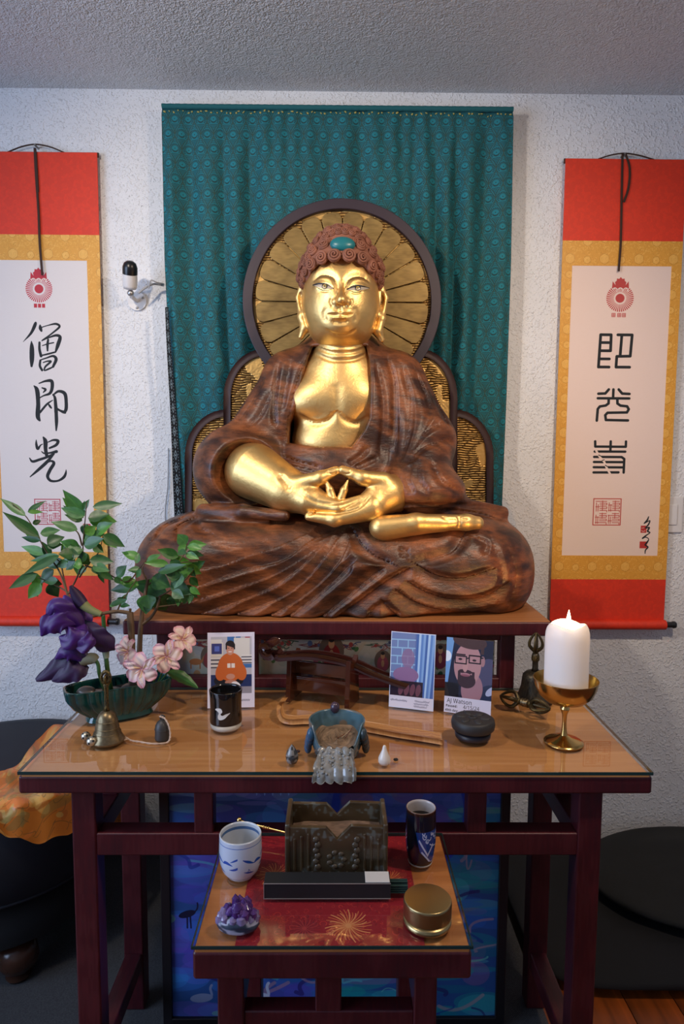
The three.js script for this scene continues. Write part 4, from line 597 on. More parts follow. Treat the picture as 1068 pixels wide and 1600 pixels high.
// ---------------------------------------------------------------- security camera and switch plate on the wall
{
  const c = atD(211, 470, 2.14), t = thing('security_camera', 'small white camera with black lens on a wall bracket beside the curtain', 'camera', V(c.x, c.y, WALL_Z));
  const white = MS({ color: rgb(0.72, 0.70, 0.68), roughness: 0.4 }), steel = MS({ color: rgb(0.45, 0.45, 0.45), metalness: 0.8, roughness: 0.35 }), black = MS({ color: rgb(0.008, 0.008, 0.009), roughness: 0.3 });
  const pl = new THREE.CylinderGeometry(0.028, 0.028, 0.008, 32); pl.rotateX(Math.PI / 2); pl.translate(c.x + 0.005, c.y, WALL_Z + 0.004); wpart(t, 'wall_plate', pl, white);
  for (const a of [0.5, 2.6, 4.7]) { const s = new THREE.SphereGeometry(0.0035, 10, 8); s.translate(c.x + 0.005 + 0.021 * Math.cos(a), c.y + 0.021 * Math.sin(a), WALL_Z + 0.009); wpart(t, 'screw', s, steel); }
  const A = V(c.x + 0.005, c.y, WALL_Z + 0.008), Bp = atD(204, 458, 2.075); wpart(t, 'bracket_arm', sweep(smoothPts([A, V(A.x - 0.004, A.y + 0.004, A.z + 0.03), Bp], 12), 0.006, 10), white);
  const j = new THREE.SphereGeometry(0.010, 16, 12); j.translate(Bp.x, Bp.y, Bp.z); wpart(t, 'ball_joint', j, steel);
  const P = [atD(203, 452, 2.075), atD(203, 412, 2.045)], d = new THREE.Vector3().subVectors(P[1], P[0]), L = d.length(), q = new THREE.Quaternion().setFromUnitVectors(V(0, 1, 0), d.clone().normalize());
  const prof = [[0, 0], [0.018, 0.002], [0.021, 0.012], [0.021, L * 0.62]], put = (g) => { g.scale(1, 1, 1); g.applyQuaternion(q); g.translate(P[0].x, P[0].y, P[0].z); return g; };
  wpart(t, 'camera_body', put(lathe(prof, 28)), white, 'white body'); wpart(t, 'lens_cap', put(lathe([[0.0213, L * 0.60], [0.0213, L * 0.86], [0.017, L * 1.02], [0.009, L * 1.1], [0, L * 1.12]], 28)), black, 'black rounded lens end');
  wpart(t, 'cable', sweep(smoothPts([atD(216, 458, 2.08), atD(228, 449, 2.085), atD(240, 444, 2.1), atD(256, 446, 2.12)], 24), 0.0032, 8), MS({ color: rgb(0.35, 0.36, 0.38), roughness: 0.6 }), 'grey cable');
  wpart(t, 'cable', sweep(smoothPts([atD(232, 451, 2.085), atD(236, 438, 2.08), atD(244, 441, 2.09), atD(256, 444, 2.12)], 24), 0.002, 8), MS({ color: rgb(0.35, 0.36, 0.38), roughness: 0.6 }), 'grey cable tie');
  const a = atD(1047, 776, 2.15), b = atD(1063.5, 832, 2.15), s = thing('switch_plate', 'white blank switch plate on the wall beside the seal-script scroll', 'switch plate', V((a.x + b.x) / 2, b.y, WALL_Z));
  wpart(s, 'plate', bx(b.x - 0.075, b.x, b.y, a.y, WALL_Z, WALL_Z + 0.007, 0.003), white); wpart(s, 'rocker', bx(b.x - 0.055, b.x - 0.02, b.y + 0.025, a.y - 0.025, WALL_Z + 0.007, WALL_Z + 0.011, 0.002), white);
  const w0 = [[263, 700], [262, 760], [258, 800], [262, 850]].map(([x, y]) => atD(x, y, 2.14)); const cd = thing('wall_cord', 'thin grey cord running down the wall beside the curtain edge', 'cord', w0[3]); wpart(cd, 'cord', sweep(smoothPts(w0, 20), 0.0018, 6), MS({ color: rgb(0.3, 0.31, 0.33), roughness: 0.7 }));
}
// ---------------------------------------------------------------- tables
const lacquerTex = dataTex(512, 512, (u, v) => { const s = tnoise(u, v * 0.1, 160, 101), b = tnoise(u, v, 7, 102), c = tnoise(u, v, 16, 103); const k = 0.7 + 0.5 * (s - 0.5) + 0.6 * (b - 0.4); return mix3([0.022, 0.006, 0.008], [0.085, 0.009, 0.014], clamp(k * 0.8 + 0.35 * (c - 0.5))); }); lacquerTex.repeat.set(2, 2);
const lacquer = MS({ map: lacquerTex, roughness: 0.42 });
const pine = (seed, a, b) => dataTex(1024, 512, (u, v) => {
  const warp = 0.020 * tnoise(u, v, 5, seed) + 0.006 * tnoise(u, v, 16, seed + 1), r = tnoise(u * 0.12, (v + warp * 2.2) % 1, 44, seed + 5), gr = tnoise(u * 0.06, v, 256, seed + 2), bl = tnoise(u, v, 6, seed + 3);
  let knot = 0; for (const [kx, ky] of [[0.52, 0.62], [0.13, 0.30], [0.8, 0.15]]) { const d = Math.hypot((u - kx) * 2, v - ky); knot = Math.max(knot, 1 - sstep(0.004, 0.016, d)); }
  const t = clamp(0.5 + 0.6 * (r - 0.5) + 0.3 * (gr - 0.5) + 0.35 * (bl - 0.5)); return mix3(mix3(a, b, t), [0.06, 0.025, 0.01], knot * 0.8);
});
const pineTex = pine(111, [0.50, 0.250, 0.088], [0.36, 0.148, 0.040]), pineB = pine(131, [0.45, 0.213, 0.068], [0.32, 0.128, 0.034]), oakTex = pine(151, [0.50, 0.20, 0.055], [0.36, 0.120, 0.028]);
for (const t of [pineTex, pineB, oakTex]) t.repeat.set(1, 2);
const pineMats = [MS({ map: pineTex, roughness: 0.55 }), MS({ map: pineB, roughness: 0.55 })], oakMat = MS({ map: oakTex, roughness: 0.5 });
const paneMat = MP({ color: 0xffffff, transmission: 1, thickness: 0, roughness: 0.0, ior: 1.5 });
const paneEdge = MS({ color: rgb(0.010, 0.035, 0.035), roughness: 0.15 });
function glassSheet(t, x0, x1, y0, y1, z0, z1) {             // clear sheet with a dark green polished edge
  const p = new THREE.PlaneGeometry(x1 - x0, Math.abs(z1 - z0)); p.rotateX(-Math.PI / 2); p.translate((x0 + x1) / 2, y1, (z0 + z1) / 2); const g = wpart(t, 'glass_top', p, paneMat, 'clear glass sheet');
  const e = [bx(x0, x1, y0, y1, z1 - 0.001, z1 + 0.0005, 0.0004), bx(x0, x1, y0, y1, z0 - 0.0005, z0 + 0.001, 0.0004), bx(x0 - 0.0005, x0 + 0.001, y0, y1, z0, z1, 0.0004), bx(x1 - 0.001, x1 + 0.0005, y0, y1, z0, z1, 0.0004)];
  wpart(g, 'glass_edge', mergeGeometries(e), paneEdge, 'dark green glass edge');
}
const TY = 0.75, AX0 = -0.576, AX1 = 0.588, AZ1 = -1.20, AZ0 = -1.642;
{
  const t = thing('altar_table', 'dark red lacquered altar table with pine top under glass', 'table', V(0, 0.016, -1.42));
  const zs = [AZ1 - 0.004, -1.302, -1.405, -1.512, AZ0]; for (let i = 0; i < 4; i++) { const m = wpart(t, 'top_plank', bx(AX0 + 0.006, AX1 - 0.006, TY - 0.022, TY - 0.0065, zs[i + 1] + 0.0004, zs[i] - 0.0004, 0.0012), pineMats[i % 2], 'pine plank'); }
  const ay0 = 0.706, ay1 = TY - 0.010;
  wpart(t, 'apron', bx(AX0, AX1, ay0, ay1, AZ1 - 0.034, AZ1 - 0.003, 0.005), lacquer); wpart(t, 'apron', bx(AX0, AX1, ay0, ay1, AZ0, AZ0 + 0.03, 0.005), lacquer);
  for (const s of [0, 1]) { const x = s ? AX1 - 0.034 : AX0 + 0.003; wpart(t, 'apron', bx(x, x + 0.031, ay0, ay1 - 0.001, AZ0 + 0.03, AZ1 - 0.034, 0.004), lacquer); }
  const lx = [[-0.488, -0.443], [0.460, 0.505]], lz = [[-1.265, -1.220], [-1.545, -1.500]];
  for (const [x0, x1] of lx) for (const [z0, z1] of lz) wpart(t, 'leg', bx(x0, x1, 0.017, ay0 + 0.002, z0, z1, 0.004), lacquer);
  for (const [z0, z1] of lz) { wpart(t, 'rail', bx(lx[0][1] - 0.001, lx[1][0] + 0.001, 0.575, 0.619, z0 + 0.002, z1 - 0.002, 0.003), lacquer); for (const c of [-0.243, 0.270]) wpart(t, 'lattice_post', bx(c - 0.018, c + 0.018, 0.618, ay0 + 0.001, z0 + 0.006, z1 - 0.004, 0.003), lacquer); }
  for (const [x0, x1] of lx) { wpart(t, 'rail', bx(x0 + 0.004, x1 - 0.004, 0.575, 0.619, lz[1][1] - 0.001, lz[0][0] + 0.001, 0.003), lacquer); wpart(t, 'lattice_post', bx(x0 + 0.006, x1 - 0.006, 0.618, ay0 + 0.001, -1.40, -1.365, 0.003), lacquer); wpart(t, 'rail', bx(x0 + 0.004, x1 - 0.004, 0.12, 0.16, lz[1][1] - 0.001, lz[0][0] + 0.001, 0.003), lacquer); }
  glassSheet(t, AX0 + 0.001, AX1 - 0.001, TY - 0.006, TY, AZ0, AZ1);
}
{ // stand that carries the statue
  const t = thing('statue_stand', 'dark red stand table behind the altar, carrying the statue', 'table', V(0.008, 0.016, -1.86));
  const x0 = -0.504, x1 = 0.521, y1 = STAND_Y, y0 = 0.893, z1 = -1.60, z0 = -2.085;
  wpart(t, 'top_board', bx(x0 + 0.003, x1 - 0.003, y1 - 0.012, y1, z0, z1 - 0.003, 0.002), MS({ map: pineB, color: rgb(0.75, 0.62, 0.55), roughness: 0.55 }), 'brown wooden top board');
  wpart(t, 'apron', bx(x0, x1, y0, y1 - 0.002, z1 - 0.03, z1 + 0.0005, 0.005), lacquer); wpart(t, 'apron', bx(x0, x0 + 0.03, y0, y1 - 0.004, z0, z1 - 0.031, 0.004), lacquer); wpart(t, 'apron', bx(x1 - 0.03, x1, y0, y1 - 0.004, z0, z1 - 0.031, 0.004), lacquer);
  for (const [a, b] of [[-0.437, -0.405], [0.410, 0.447]]) for (const z of [-1.665, -2.06]) wpart(t, 'leg', bx(a, b, 0.017, y0 + 0.002, z - 0.018, z + 0.018, 0.004), lacquer);
  wpart(t, 'rail', bx(-0.406, 0.411, 0.735, 0.772, -1.680, -1.650, 0.003), lacquer); wpart(t, 'rail', bx(-0.406, 0.411, 0.868, 0.894, -1.680, -1.650, 0.003), lacquer);
  for (const c of [-0.197, 0.195]) wpart(t, 'lattice_post', bx(c - 0.009, c + 0.009, 0.771, 0.869, -1.678, -1.652, 0.003), lacquer);
}
// painted strip behind the lattice of the stand
{
  const tex = canvasTex(2048, 256, (g, w, h) => {
    g.fillStyle = '#b9b49c'; g.fillRect(0, 0, w, h); for (let i = 0; i < 130; i++) { g.fillStyle = ['rgba(150,165,140,0.35)', 'rgba(200,196,180,0.4)', 'rgba(140,160,190,0.3)', 'rgba(190,150,110,0.25)'][i % 4]; g.beginPath(); g.ellipse(rnd() * w, rnd() * h, rr(20, 90), rr(10, 40), rnd() * 3, 0, 7); g.fill(); }
    for (let i = 0; i < 46; i++) { const x = rnd() * w, y = rnd() * h * 0.35; g.strokeStyle = ['#7a2b2b', '#44506e', '#8a3a30', '#3d5a44'][i % 4]; g.lineWidth = rr(3, 7); g.beginPath(); g.moveTo(x, y); for (let k = 0; k < 5; k++) g.quadraticCurveTo(x + rr(-60, 60), y + rr(-25, 25), x + (k - 2) * 32, y + rr(-18, 18)); g.stroke(); g.fillStyle = i % 2 ? '#9a3a34' : '#54658a'; g.beginPath(); g.arc(x, y, rr(6, 16), 0, 7); g.fill(); }
    for (let i = 0; i < 34; i++) { g.fillStyle = i % 2 ? '#2f5a38' : '#48703a'; g.beginPath(); g.ellipse(rnd() * w, rr(0.35, 0.95) * h, rr(12, 26), rr(8, 18), rnd() * 3, 0, 7); g.fill(); }
    for (let i = 0; i < 26; i++) { g.fillStyle = ['#b0623a', '#9a4a3a', '#c08a5a', '#a65a66'][i % 4]; g.beginPath(); g.ellipse(rnd() * w, rr(0.55, 1) * h, rr(16, 46), rr(10, 26), 0, 0, 7); g.fill(); }
    const fig = (x, y, s, robe) => { g.fillStyle = '#6a5a4a'; g.beginPath(); g.ellipse(x, y + s * 0.2, s * 0.9, s * 1.0, 0, 0, 7); g.fill(); g.fillStyle = robe; g.beginPath(); g.ellipse(x, y + s * 0.5, s * 0.62, s * 0.75, 0, 0, 7); g.fill(); g.fillStyle = '#c9986a'; g.beginPath(); g.ellipse(x, y - s * 0.25, s * 0.22, s * 0.3, 0, 0, 7); g.fill(); g.beginPath(); g.ellipse(x, y + s * 0.45, s * 0.16, s * 0.34, 0, 0, 7); g.fill(); g.fillStyle = '#22201e'; g.beginPath(); g.ellipse(x, y - s * 0.5, s * 0.2, s * 0.16, 0, 0, 7); g.fill(); };
    fig(1000, 90, 90, '#8e1f1e'); fig(1330, 150, 60, '#a24a55'); fig(820, 230, 60, '#8a3342'); fig(1700, 120, 70, '#7a2a44'); fig(220, 130, 64, '#8e3a3a');
    for (let i = 0; i < 4; i++) { const x = [470, 1460, 130, 1900][i]; g.fillStyle = '#b5713c'; g.beginPath(); g.ellipse(x, 170, 40, 18, 0, 0, 7); g.fill(); g.fillRect(x - 34, 170, 8, 40); g.fillRect(x + 24, 170, 8, 40); g.beginPath(); g.moveTo(x + 34, 165); g.lineTo(x + 56, 130); g.lineTo(x + 44, 175); g.fill(); }
  }, { clamp: true });
  const t = thing('painted_panel', 'long painted panel with figures and clouds set behind the stand lattice', 'painting', V(0.004, 0.760, -1.69));
  const g = new THREE.BoxGeometry(0.806, 0.118, 0.008); g.translate(0.0025, 0.820, -1.690); wpart(t, 'picture', g, MS({ map: tex, roughness: 0.5 })); wpart(t, 'backing', bx(-0.402, 0.407, 0.755, 0.885, -1.703, -1.695, 0.001), frameMat);
}
// large painting leaning under the altar
{
  const PW = 0.742, PH = 0.66, tex = canvasTex(1024, 912, (g, w, h) => {
    // colours of the canvas, in patches
    const wash = (x, y, rx, ry, c, a) => { g.globalAlpha = a; g.fillStyle = c; g.beginPath(); g.ellipse(x * w, y * h, rx * w, ry * h, 0, 0, 7); g.fill(); g.globalAlpha = 1; };
    g.fillStyle = '#2a5290'; g.fillRect(0, 0, w, h);
    for (let i = 0; i < 420; i++) { const x = rnd(), y = rnd(), L = x < 0.45; wash(x, y, rr(0.03, 0.12), rr(0.008, 0.05), y < 0.25 ? (L ? ['#7fc0b8', '#9cd4c6', '#7894d8', '#9a86d8'][i % 4] : ['#9ad0a8', '#5a70c8', '#8a90e0', '#3a60c8'][i % 4]) : L ? ['#3a7cd8', '#4a52c0', '#6048b8', '#3c98d8', '#7460c8'][i % 5] : ['#149a9a', '#18aa98', '#2a6cc8', '#a8649a', '#12808c', '#60c8cc'][i % 6], 0.4); }
    g.lineWidth = 26; g.strokeStyle = '#2348b8'; g.beginPath(); g.arc(0.70 * w, 0.25 * h, 0.20 * w, 0, 7); g.stroke(); for (let i = 0; i < 24; i++) wash(0.70 + rr(-0.15, 0.15), 0.22 + rr(-0.14, 0.14), 0.05, 0.04, ['#6a5ab8', '#4a62c8', '#8a5a8a', '#a06a7a'][i % 4], 0.4);
    g.lineCap = 'round'; for (let i = 0; i < 60; i++) { const x = rnd() * w, y = rr(0.3, 1) * h; g.strokeStyle = ['#1a2f8a', '#5cc0c8', '#c8909a', '#2a1a60', '#7ad0b0'][i % 5]; g.globalAlpha = 0.6; g.lineWidth = rr(3, 14); g.beginPath(); g.moveTo(x, y); g.bezierCurveTo(x + rr(-80, 80), y + rr(-40, 40), x + rr(-100, 100), y + rr(-60, 60), x + rr(-140, 140), y + rr(-60, 60)); g.stroke(); } g.globalAlpha = 1;
    const swan = (x, y, s, c) => { g.fillStyle = c; g.beginPath(); g.ellipse(x, y, s, s * 0.42, -0.1, 0, 7); g.fill(); g.strokeStyle = c; g.lineWidth = s * 0.22; g.beginPath(); g.moveTo(x + s * 0.6, y); g.bezierCurveTo(x + s * 1.3, y - s * 0.3, x + s * 0.5, y - s * 0.7, x + s * 0.9, y - s * 1.2); g.stroke(); };
    swan(0.26 * w, 0.93 * h, 42, '#c9d0e6'); swan(0.09 * w, 0.93 * h, 36, '#7f8cb0'); swan(0.47 * w, 0.60 * h, 40, '#aab4d8');
    const heron = (x, y, s) => { g.strokeStyle = '#141838'; g.fillStyle = '#141838'; g.lineWidth = s * 0.1; g.beginPath(); g.ellipse(x, y, s * 0.6, s * 0.25, -0.3, 0, 7); g.fill(); g.beginPath(); g.moveTo(x, y); g.lineTo(x, y + s); g.moveTo(x + s * 0.2, y); g.lineTo(x + s * 0.25, y + s); g.moveTo(x + s * 0.4, y - s * 0.1); g.quadraticCurveTo(x + s * 0.8, y - s * 0.3, x + s * 0.7, y - s * 0.8); g.stroke(); };
    heron(0.05 * w, 0.62 * h, 46); heron(0.14 * w, 0.54 * h, 40);
    g.strokeStyle = '#8fb8e8'; g.lineWidth = 8; g.beginPath(); for (let i = 0; i < 12; i++) { const x = (0.24 + 0.012 * i) * w, y = 0.16 * h + (i % 2 ? -20 : 20); i ? g.lineTo(x, y) : g.moveTo(x, y); } g.stroke();
  }, { clamp: true });
  const t = thing('framed_painting', 'blue and purple painting with swans, framed, standing under the altar', 'painting', V(0.006, 0.016, -1.46)), x0 = -0.367, x1 = x0 + PW, y0 = 0.036, y1 = y0 + PH;
  const g = new THREE.BoxGeometry(PW, PH, 0.01); g.translate((x0 + x1) / 2, (y0 + y1) / 2, -1.465); wpart(t, 'canvas', g, MS({ map: tex, roughness: 0.4 }), 'painted canvas');
  for (const a of [[x0 - 0.02, x0 + 0.001, y0 - 0.018, y1 + 0.003], [x1 - 0.001, x1 + 0.02, y0 - 0.018, y1 + 0.003], [x0, x1, y0 - 0.018, y0 + 0.001], [x0, x1, y1 - 0.001, y1 + 0.003]]) wpart(t, 'frame', bx(...a, -1.475, -1.452, 0.002), MS({ color: rgb(0.010, 0.008, 0.010), roughness: 0.4 }));
}
const SY = 0.645, SX0 = -0.197, SX1 = 0.196, SZ1 = -0.897, SZ0 = -1.180;
{
  const t = thing('offering_table', 'small dark red table with glass top and red brocade runner before the altar', 'table', V(0, 0.006, -1.04));
  wpart(t, 'top_board', bx(SX0 + 0.003, SX1 - 0.003, SY - 0.022, SY - 0.0065, SZ0, SZ1 - 0.004, 0.0015), oakMat, 'orange wooden top');
  const br = canvasTex(1024, 1024, (g, w, h) => {
    g.fillStyle = '#860d1c'; g.fillRect(0, 0, w, h); g.lineCap = 'round';
    for (let i = 0; i < 900; i++) { g.strokeStyle = ['rgba(196,60,44,0.7)', 'rgba(90,8,24,0.7)', 'rgba(170,70,50,0.5)'][i % 3]; g.lineWidth = rr(2, 5); const x = rnd() * w, y = rnd() * h, a = rnd() * 6; g.beginPath(); g.arc(x, y, rr(4, 20), a, a + rr(2, 5)); g.stroke(); }
    const mum = (x, y, R, c1, c2) => { for (let i = 0; i < 44; i++) { const a = i / 44 * 6.2832 + 0.1 * (i % 3); g.strokeStyle = i % 3 ? c1 : c2; g.lineWidth = R * 0.05; g.beginPath(); g.moveTo(x + Math.cos(a) * R * 0.12, y + Math.sin(a) * R * 0.12); g.quadraticCurveTo(x + Math.cos(a + 0.2) * R * 0.6, y + Math.sin(a + 0.2) * R * 0.6, x + Math.cos(a) * R * (i % 2 ? 1 : 0.82), y + Math.sin(a) * R * (i % 2 ? 1 : 0.82)); g.stroke(); } g.fillStyle = c2; g.beginPath(); g.arc(x, y, R * 0.14, 0, 7); g.fill(); };
    mum(0.60 * w, 0.84 * h, 130, '#b05c34', '#c48450'); mum(0.36 * w, 0.86 * h, 90, '#6a0a1e', '#9a3030'); mum(0.15 * w, 0.4 * h, 110, '#c8603c', '#d89050'); mum(0.85 * w, 0.45 * h, 100, '#c8603c', '#d08a50'); mum(0.5 * w, 0.35 * h, 90, '#7a1020', '#b04838');
  }, { clamp: true });
  const rn = new THREE.BoxGeometry(0.268, 0.0016, Math.abs(SZ1 - SZ0) - 0.006); rn.translate(-0.004, SY - 0.0055, (SZ0 + SZ1) / 2); wpart(t, 'brocade_runner', rn, MS({ map: br, roughness: 0.6 }), 'red brocade runner with gold flowers');
  wpart(t, 'apron', bx(SX0, SX1, 0.592, SY - 0.011, SZ1 - 0.026, SZ1 - 0.002, 0.005), lacquer); wpart(t, 'apron', bx(SX0, SX1, 0.592, SY - 0.011, SZ0, SZ0 + 0.022, 0.005), lacquer);
  for (const x of [SX0, SX1 - 0.022]) wpart(t, 'apron', bx(x, x + 0.022, 0.592, SY - 0.012, SZ0 + 0.022, SZ1 - 0.026, 0.004), lacquer);
  for (const [a, b] of [[-0.165, -0.127], [0.117, 0.150]]) for (const z of [-0.93, -1.155]) wpart(t, 'leg', bx(a, b, 0.0062, 0.594, z - 0.018, z + 0.018, 0.003), lacquer);
  for (const z of [-0.93, -1.155]) { wpart(t, 'lattice_post', bx(-0.025, 0.013, 0.528, 0.594, z - 0.014, z + 0.014, 0.003), lacquer); wpart(t, 'rail', bx(-0.128, 0.118, 0.497, 0.530, z - 0.014, z + 0.014, 0.003), lacquer); }
  for (const [a, b] of [[-0.160, -0.132], [0.121, 0.146]]) wpart(t, 'rail', bx(a, b, 0.497, 0.530, -1.138, -0.947, 0.003), lacquer);
  wpart(t, 'shelf', bx(-0.13, 0.12, 0.29, 0.305, -1.14, -0.945, 0.002), lacquer, 'lower shelf');
  glassSheet(t, SX0 - 0.001, SX1 + 0.001, SY - 0.005, SY, SZ0, SZ1);
}
// ---------------------------------------------------------------- round ottoman with scarf (left) and cushions (right)
{
  const cx = -0.915, cz = -1.785, R = 0.335, yt = 0.50, yb = 0.25, cm = MS({ color: rgb(0.006, 0.006, 0.007), roughness: 0.9 });
  const o = thing('round_ottoman', 'round black upholstered ottoman on turned wooden feet beside the altar', 'ottoman', V(cx, 0.0168, cz)), wd = MS({ color: rgb(0.045, 0.018, 0.010), roughness: 0.25 }), cloth = MS({ color: rgb(0.010, 0.013, 0.021), roughness: 0.75 });
  part(o, 'seat', lathe([[0, yb - 0.018], [R * 0.80, yb - 0.018], [R * 0.88, yb - 0.008], [R * 0.97, yb + 0.05], [R, yb + 0.13], [R * 0.985, yt - 0.060], [R * 0.94, yt - 0.034], [R * 0.8, yt - 0.024], [0, yt - 0.018]], 72), cloth, 'dark navy seat');
  part(o, 'piping', at(new THREE.TorusGeometry(R * 0.882, 0.004, 8, 80).rotateX(Math.PI / 2), 0, yb - 0.008, 0), cloth); part(o, 'skirt', lathe([[0, 0.10], [R * 0.74, 0.10], [R * 0.80, 0.115], [R * 0.79, yb - 0.0175], [0, yb - 0.0175]], 64), cm, 'black lower skirt');
  for (let i = 0; i < 4; i++) { const a = 0.62 + i * Math.PI / 2; const f = lathe([[0, 0], [0.026, 0], [0.030, 0.008], [0.024, 0.018], [0.038, 0.030], [0.050, 0.052], [0.046, 0.080], [0.030, 0.100], [0, 0.101]], 28); f.translate(Math.sin(a) * R * 0.66, 0, Math.cos(a) * R * 0.66); part(o, 'foot', f, wd, 'turned wooden bun foot'); }
  const scarfTex = canvasTex(512, 512, (g, w, h) => { g.fillStyle = '#c8701f'; g.fillRect(0, 0, w, h); for (let i = 0; i < 110; i++) { g.fillStyle = ['rgba(226,176,90,0.5)', 'rgba(170,84,24,0.5)', 'rgba(206,186,110,0.5)', 'rgba(110,112,70,0.35)', 'rgba(236,130,60,0.5)'][i % 5]; g.beginPath(); g.ellipse(rnd() * w, rnd() * h, rr(14, 70), rr(8, 30), rnd() * 3, 0, 7); g.fill(); } for (let i = 0; i < 50; i++) { g.strokeStyle = 'rgba(70,54,34,0.4)'; g.lineWidth = 3; g.beginPath(); const x = rnd() * w, y = rnd() * h; g.moveTo(x, y); g.quadraticCurveTo(x + rr(-40, 40), y + rr(-40, 40), x + rr(-60, 60), y + rr(-60, 60)); g.stroke(); } });
  const sm = MP({ map: scarfTex, roughness: 0.4, sheen: 0.3, sheenColor: rgb(0.5, 0.3, 0.1) }), sc = thing('orange_scarf', 'orange and gold silk scarf draped over the black ottoman', 'scarf', V(cx + 0.1, yt + 0.001, cz + 0.1));
  const topY = (x, z) => { const r = Math.hypot(x - cx, z - cz) / R; return r < 0.8 ? yt - 0.008 * r * r / 0.64 : r < 0.94 ? mix(yt - 0.008, yt - 0.018, (r - 0.8) / 0.14) : yt - 0.018 - 0.18 * sstep(0.94, 1.25, r); };
  const cloth2 = (rows, nu, nv, seed, push) => thick((u, v) => { const q = v * (rows.length - 1), i = Math.min(rows.length - 2, Math.floor(q)), f = q - i, a = rows[i], b = rows[i + 1], px = mix(mix(a[0], b[0], f), mix(a[2], b[2], f), u), py = mix(mix(a[1], b[1], f), mix(a[3], b[3], f), u); let p = atY(px, py, yt + 0.004); const d = Math.hypot(p.x - cx, p.z - cz); if (d > R * 0.95) { const k = (R * 0.95 + 0.012 + (d - R * 0.95) * 0.3) / d; p.x = cx + (p.x - cx) * k; p.z = cz + (p.z - cz) * k; p.y = yt + 0.006 - (d - R * 0.95) * 0.75; } else p.y = yt + 0.006; p.y += 0.005 * Math.sin(u * 13 + v * 9 + seed) + 0.004 * Math.sin(v * 21 + u * 4) + 0.004; return p; }, nu, nv, 0.002);
  wpart(sc, 'drape', cloth2([[-30, 1285, -30, 1222], [10, 1290, 8, 1212], [45, 1288, 34, 1190], [85, 1282, 56, 1158], [130, 1268, 84, 1140], [170, 1250, 112, 1132]].map(([a, b, c, d]) => [a, b, c, d]), 40, 50, 0), sm);
  wpart(sc, 'tail', thick((u, v) => { const a = mix(1.15, 1.75, u), r = R * (1.03 + 0.03 * Math.sin(u * 12)) + 0.006, y = mix(yt - 0.004, 0.30 + 0.05 * Math.sin(u * 5), v); return V(cx + r * Math.sin(a), y, cz + r * Math.cos(a)); }, 24, 20, 0.002), sm);
  const z = thing('floor_cushion', 'square black floor cushion on the boards beside the altar', 'cushion', V(0.95, 0.0065, -1.83));
  const pil = (hx, hy, hz, p, wob) => { const g = new THREE.SphereGeometry(1, 64, 32), a = g.attributes.position; for (let i = 0; i < a.count; i++) { let x = a.getX(i), y = a.getY(i), zz = a.getZ(i); const m = Math.pow(Math.pow(Math.abs(x), p) + Math.pow(Math.abs(zz), p), 1 / p), rxy = Math.hypot(x, zz) || 1; const k = rxy / (m || 1); a.setXYZ(i, x * k * hx, (Math.sign(y) * Math.pow(Math.abs(y), 0.8)) * hy + hy + wob * (noise3(x * 4, y * 3, zz * 4) - 0.5) * (y > 0 ? 1 : 0), zz * k * hz); } g.computeVertexNormals(); return g; };
  part(z, 'cushion', pil(0.44, 0.036, 0.30, 6, 0.008), cm);
  const zf = thing('round_cushion', 'round black cushion lying on the square floor cushion', 'cushion', V(1.09, 0.079, -1.86)); part(zf, 'cushion', pil(0.36, 0.035, 0.25, 2, 0.006), MS({ color: rgb(0.008, 0.009, 0.009), roughness: 0.85 }));
}
// ---------------------------------------------------------------- things on the altar
const depthOf = (p) => -camera.worldToLocal(p.clone()).z;
const mpp = (p) => depthOf(p) / FPX;                        // metres per photo pixel at a point
const onAltar = (px, py) => atY(px, py, TY + 0.0006), onSmall = (px, py) => atY(px, py, SY + 0.0006);
const brass = MS({ color: rgb(0.62, 0.40, 0.13), metalness: 1, roughness: 0.2 }), agedBrass = (() => { const t = dataTex(128, 128, (u, v) => mix3([0.10, 0.075, 0.04], [0.30, 0.23, 0.13], tnoise(u, v, 14, 201) * 0.6 + tnoise(u, v, 50, 202) * 0.4)); return MS({ map: t, metalness: 0.9, roughness: 0.38 }); })();
const bronze = (() => { const t = dataTex(128, 128, (u, v) => mix3([0.030, 0.026, 0.018], [0.22, 0.15, 0.045], sstep(0.35, 0.75, tnoise(u, v, 12, 203) * 0.6 + tnoise(u, v, 40, 204) * 0.4))); t.repeat.set(3, 3); return MS({ map: t, metalness: 0.75, roughness: 0.42, bumpMap: t, bumpScale: 0.001 }); })();

{ // hand bell
  const p = onAltar(168, 1158), k = mpp(p), t = thing('hand_bell', 'brass hand bell with tall thin handle in front of the planter', 'bell', p), r = 25.5 * k;
  part(t, 'bell_body', lathe([[r * 0.9, 0.0], [r, 0.001], [r * 1.0, 0.006], [r * 0.86, 0.014], [r * 0.72, 0.026], [r * 0.64, 0.042], [r * 0.56, 0.052], [r * 0.40, 0.060], [r * 0.16, 0.064], [0, 0.065], [0, 0.058], [r * 0.5, 0.046], [r * 0.62, 0.024], [r * 0.9, 0]], 48), agedBrass);
  for (const [y, q] of [[0.020, 0.795], [0.030, 0.70], [0.044, 0.635]]) part(t, 'turned_ring', at(new THREE.TorusGeometry(r * q, 0.0007, 6, 40).rotateX(Math.PI / 2), 0, y, 0), agedBrass);
  part(t, 'handle', lathe([[0, 0.063], [0.0065, 0.064], [0.0048, 0.070], [0.0042, 0.090], [0.0046, 0.112], [0.0062, 0.116], [0.0045, 0.120], [0, 0.122]], 20), bronze, 'dark handle'); part(t, 'finial_ring', at(new THREE.TorusGeometry(0.0105, 0.0034, 10, 24).scale(0.85, 1.15, 1), 0, 0.131, 0), bronze);
  part(t, 'finial_ring', at(new THREE.TorusGeometry(0.008, 0.0026, 8, 20).rotateY(Math.PI / 2), 0, 0.128, 0), bronze);
}
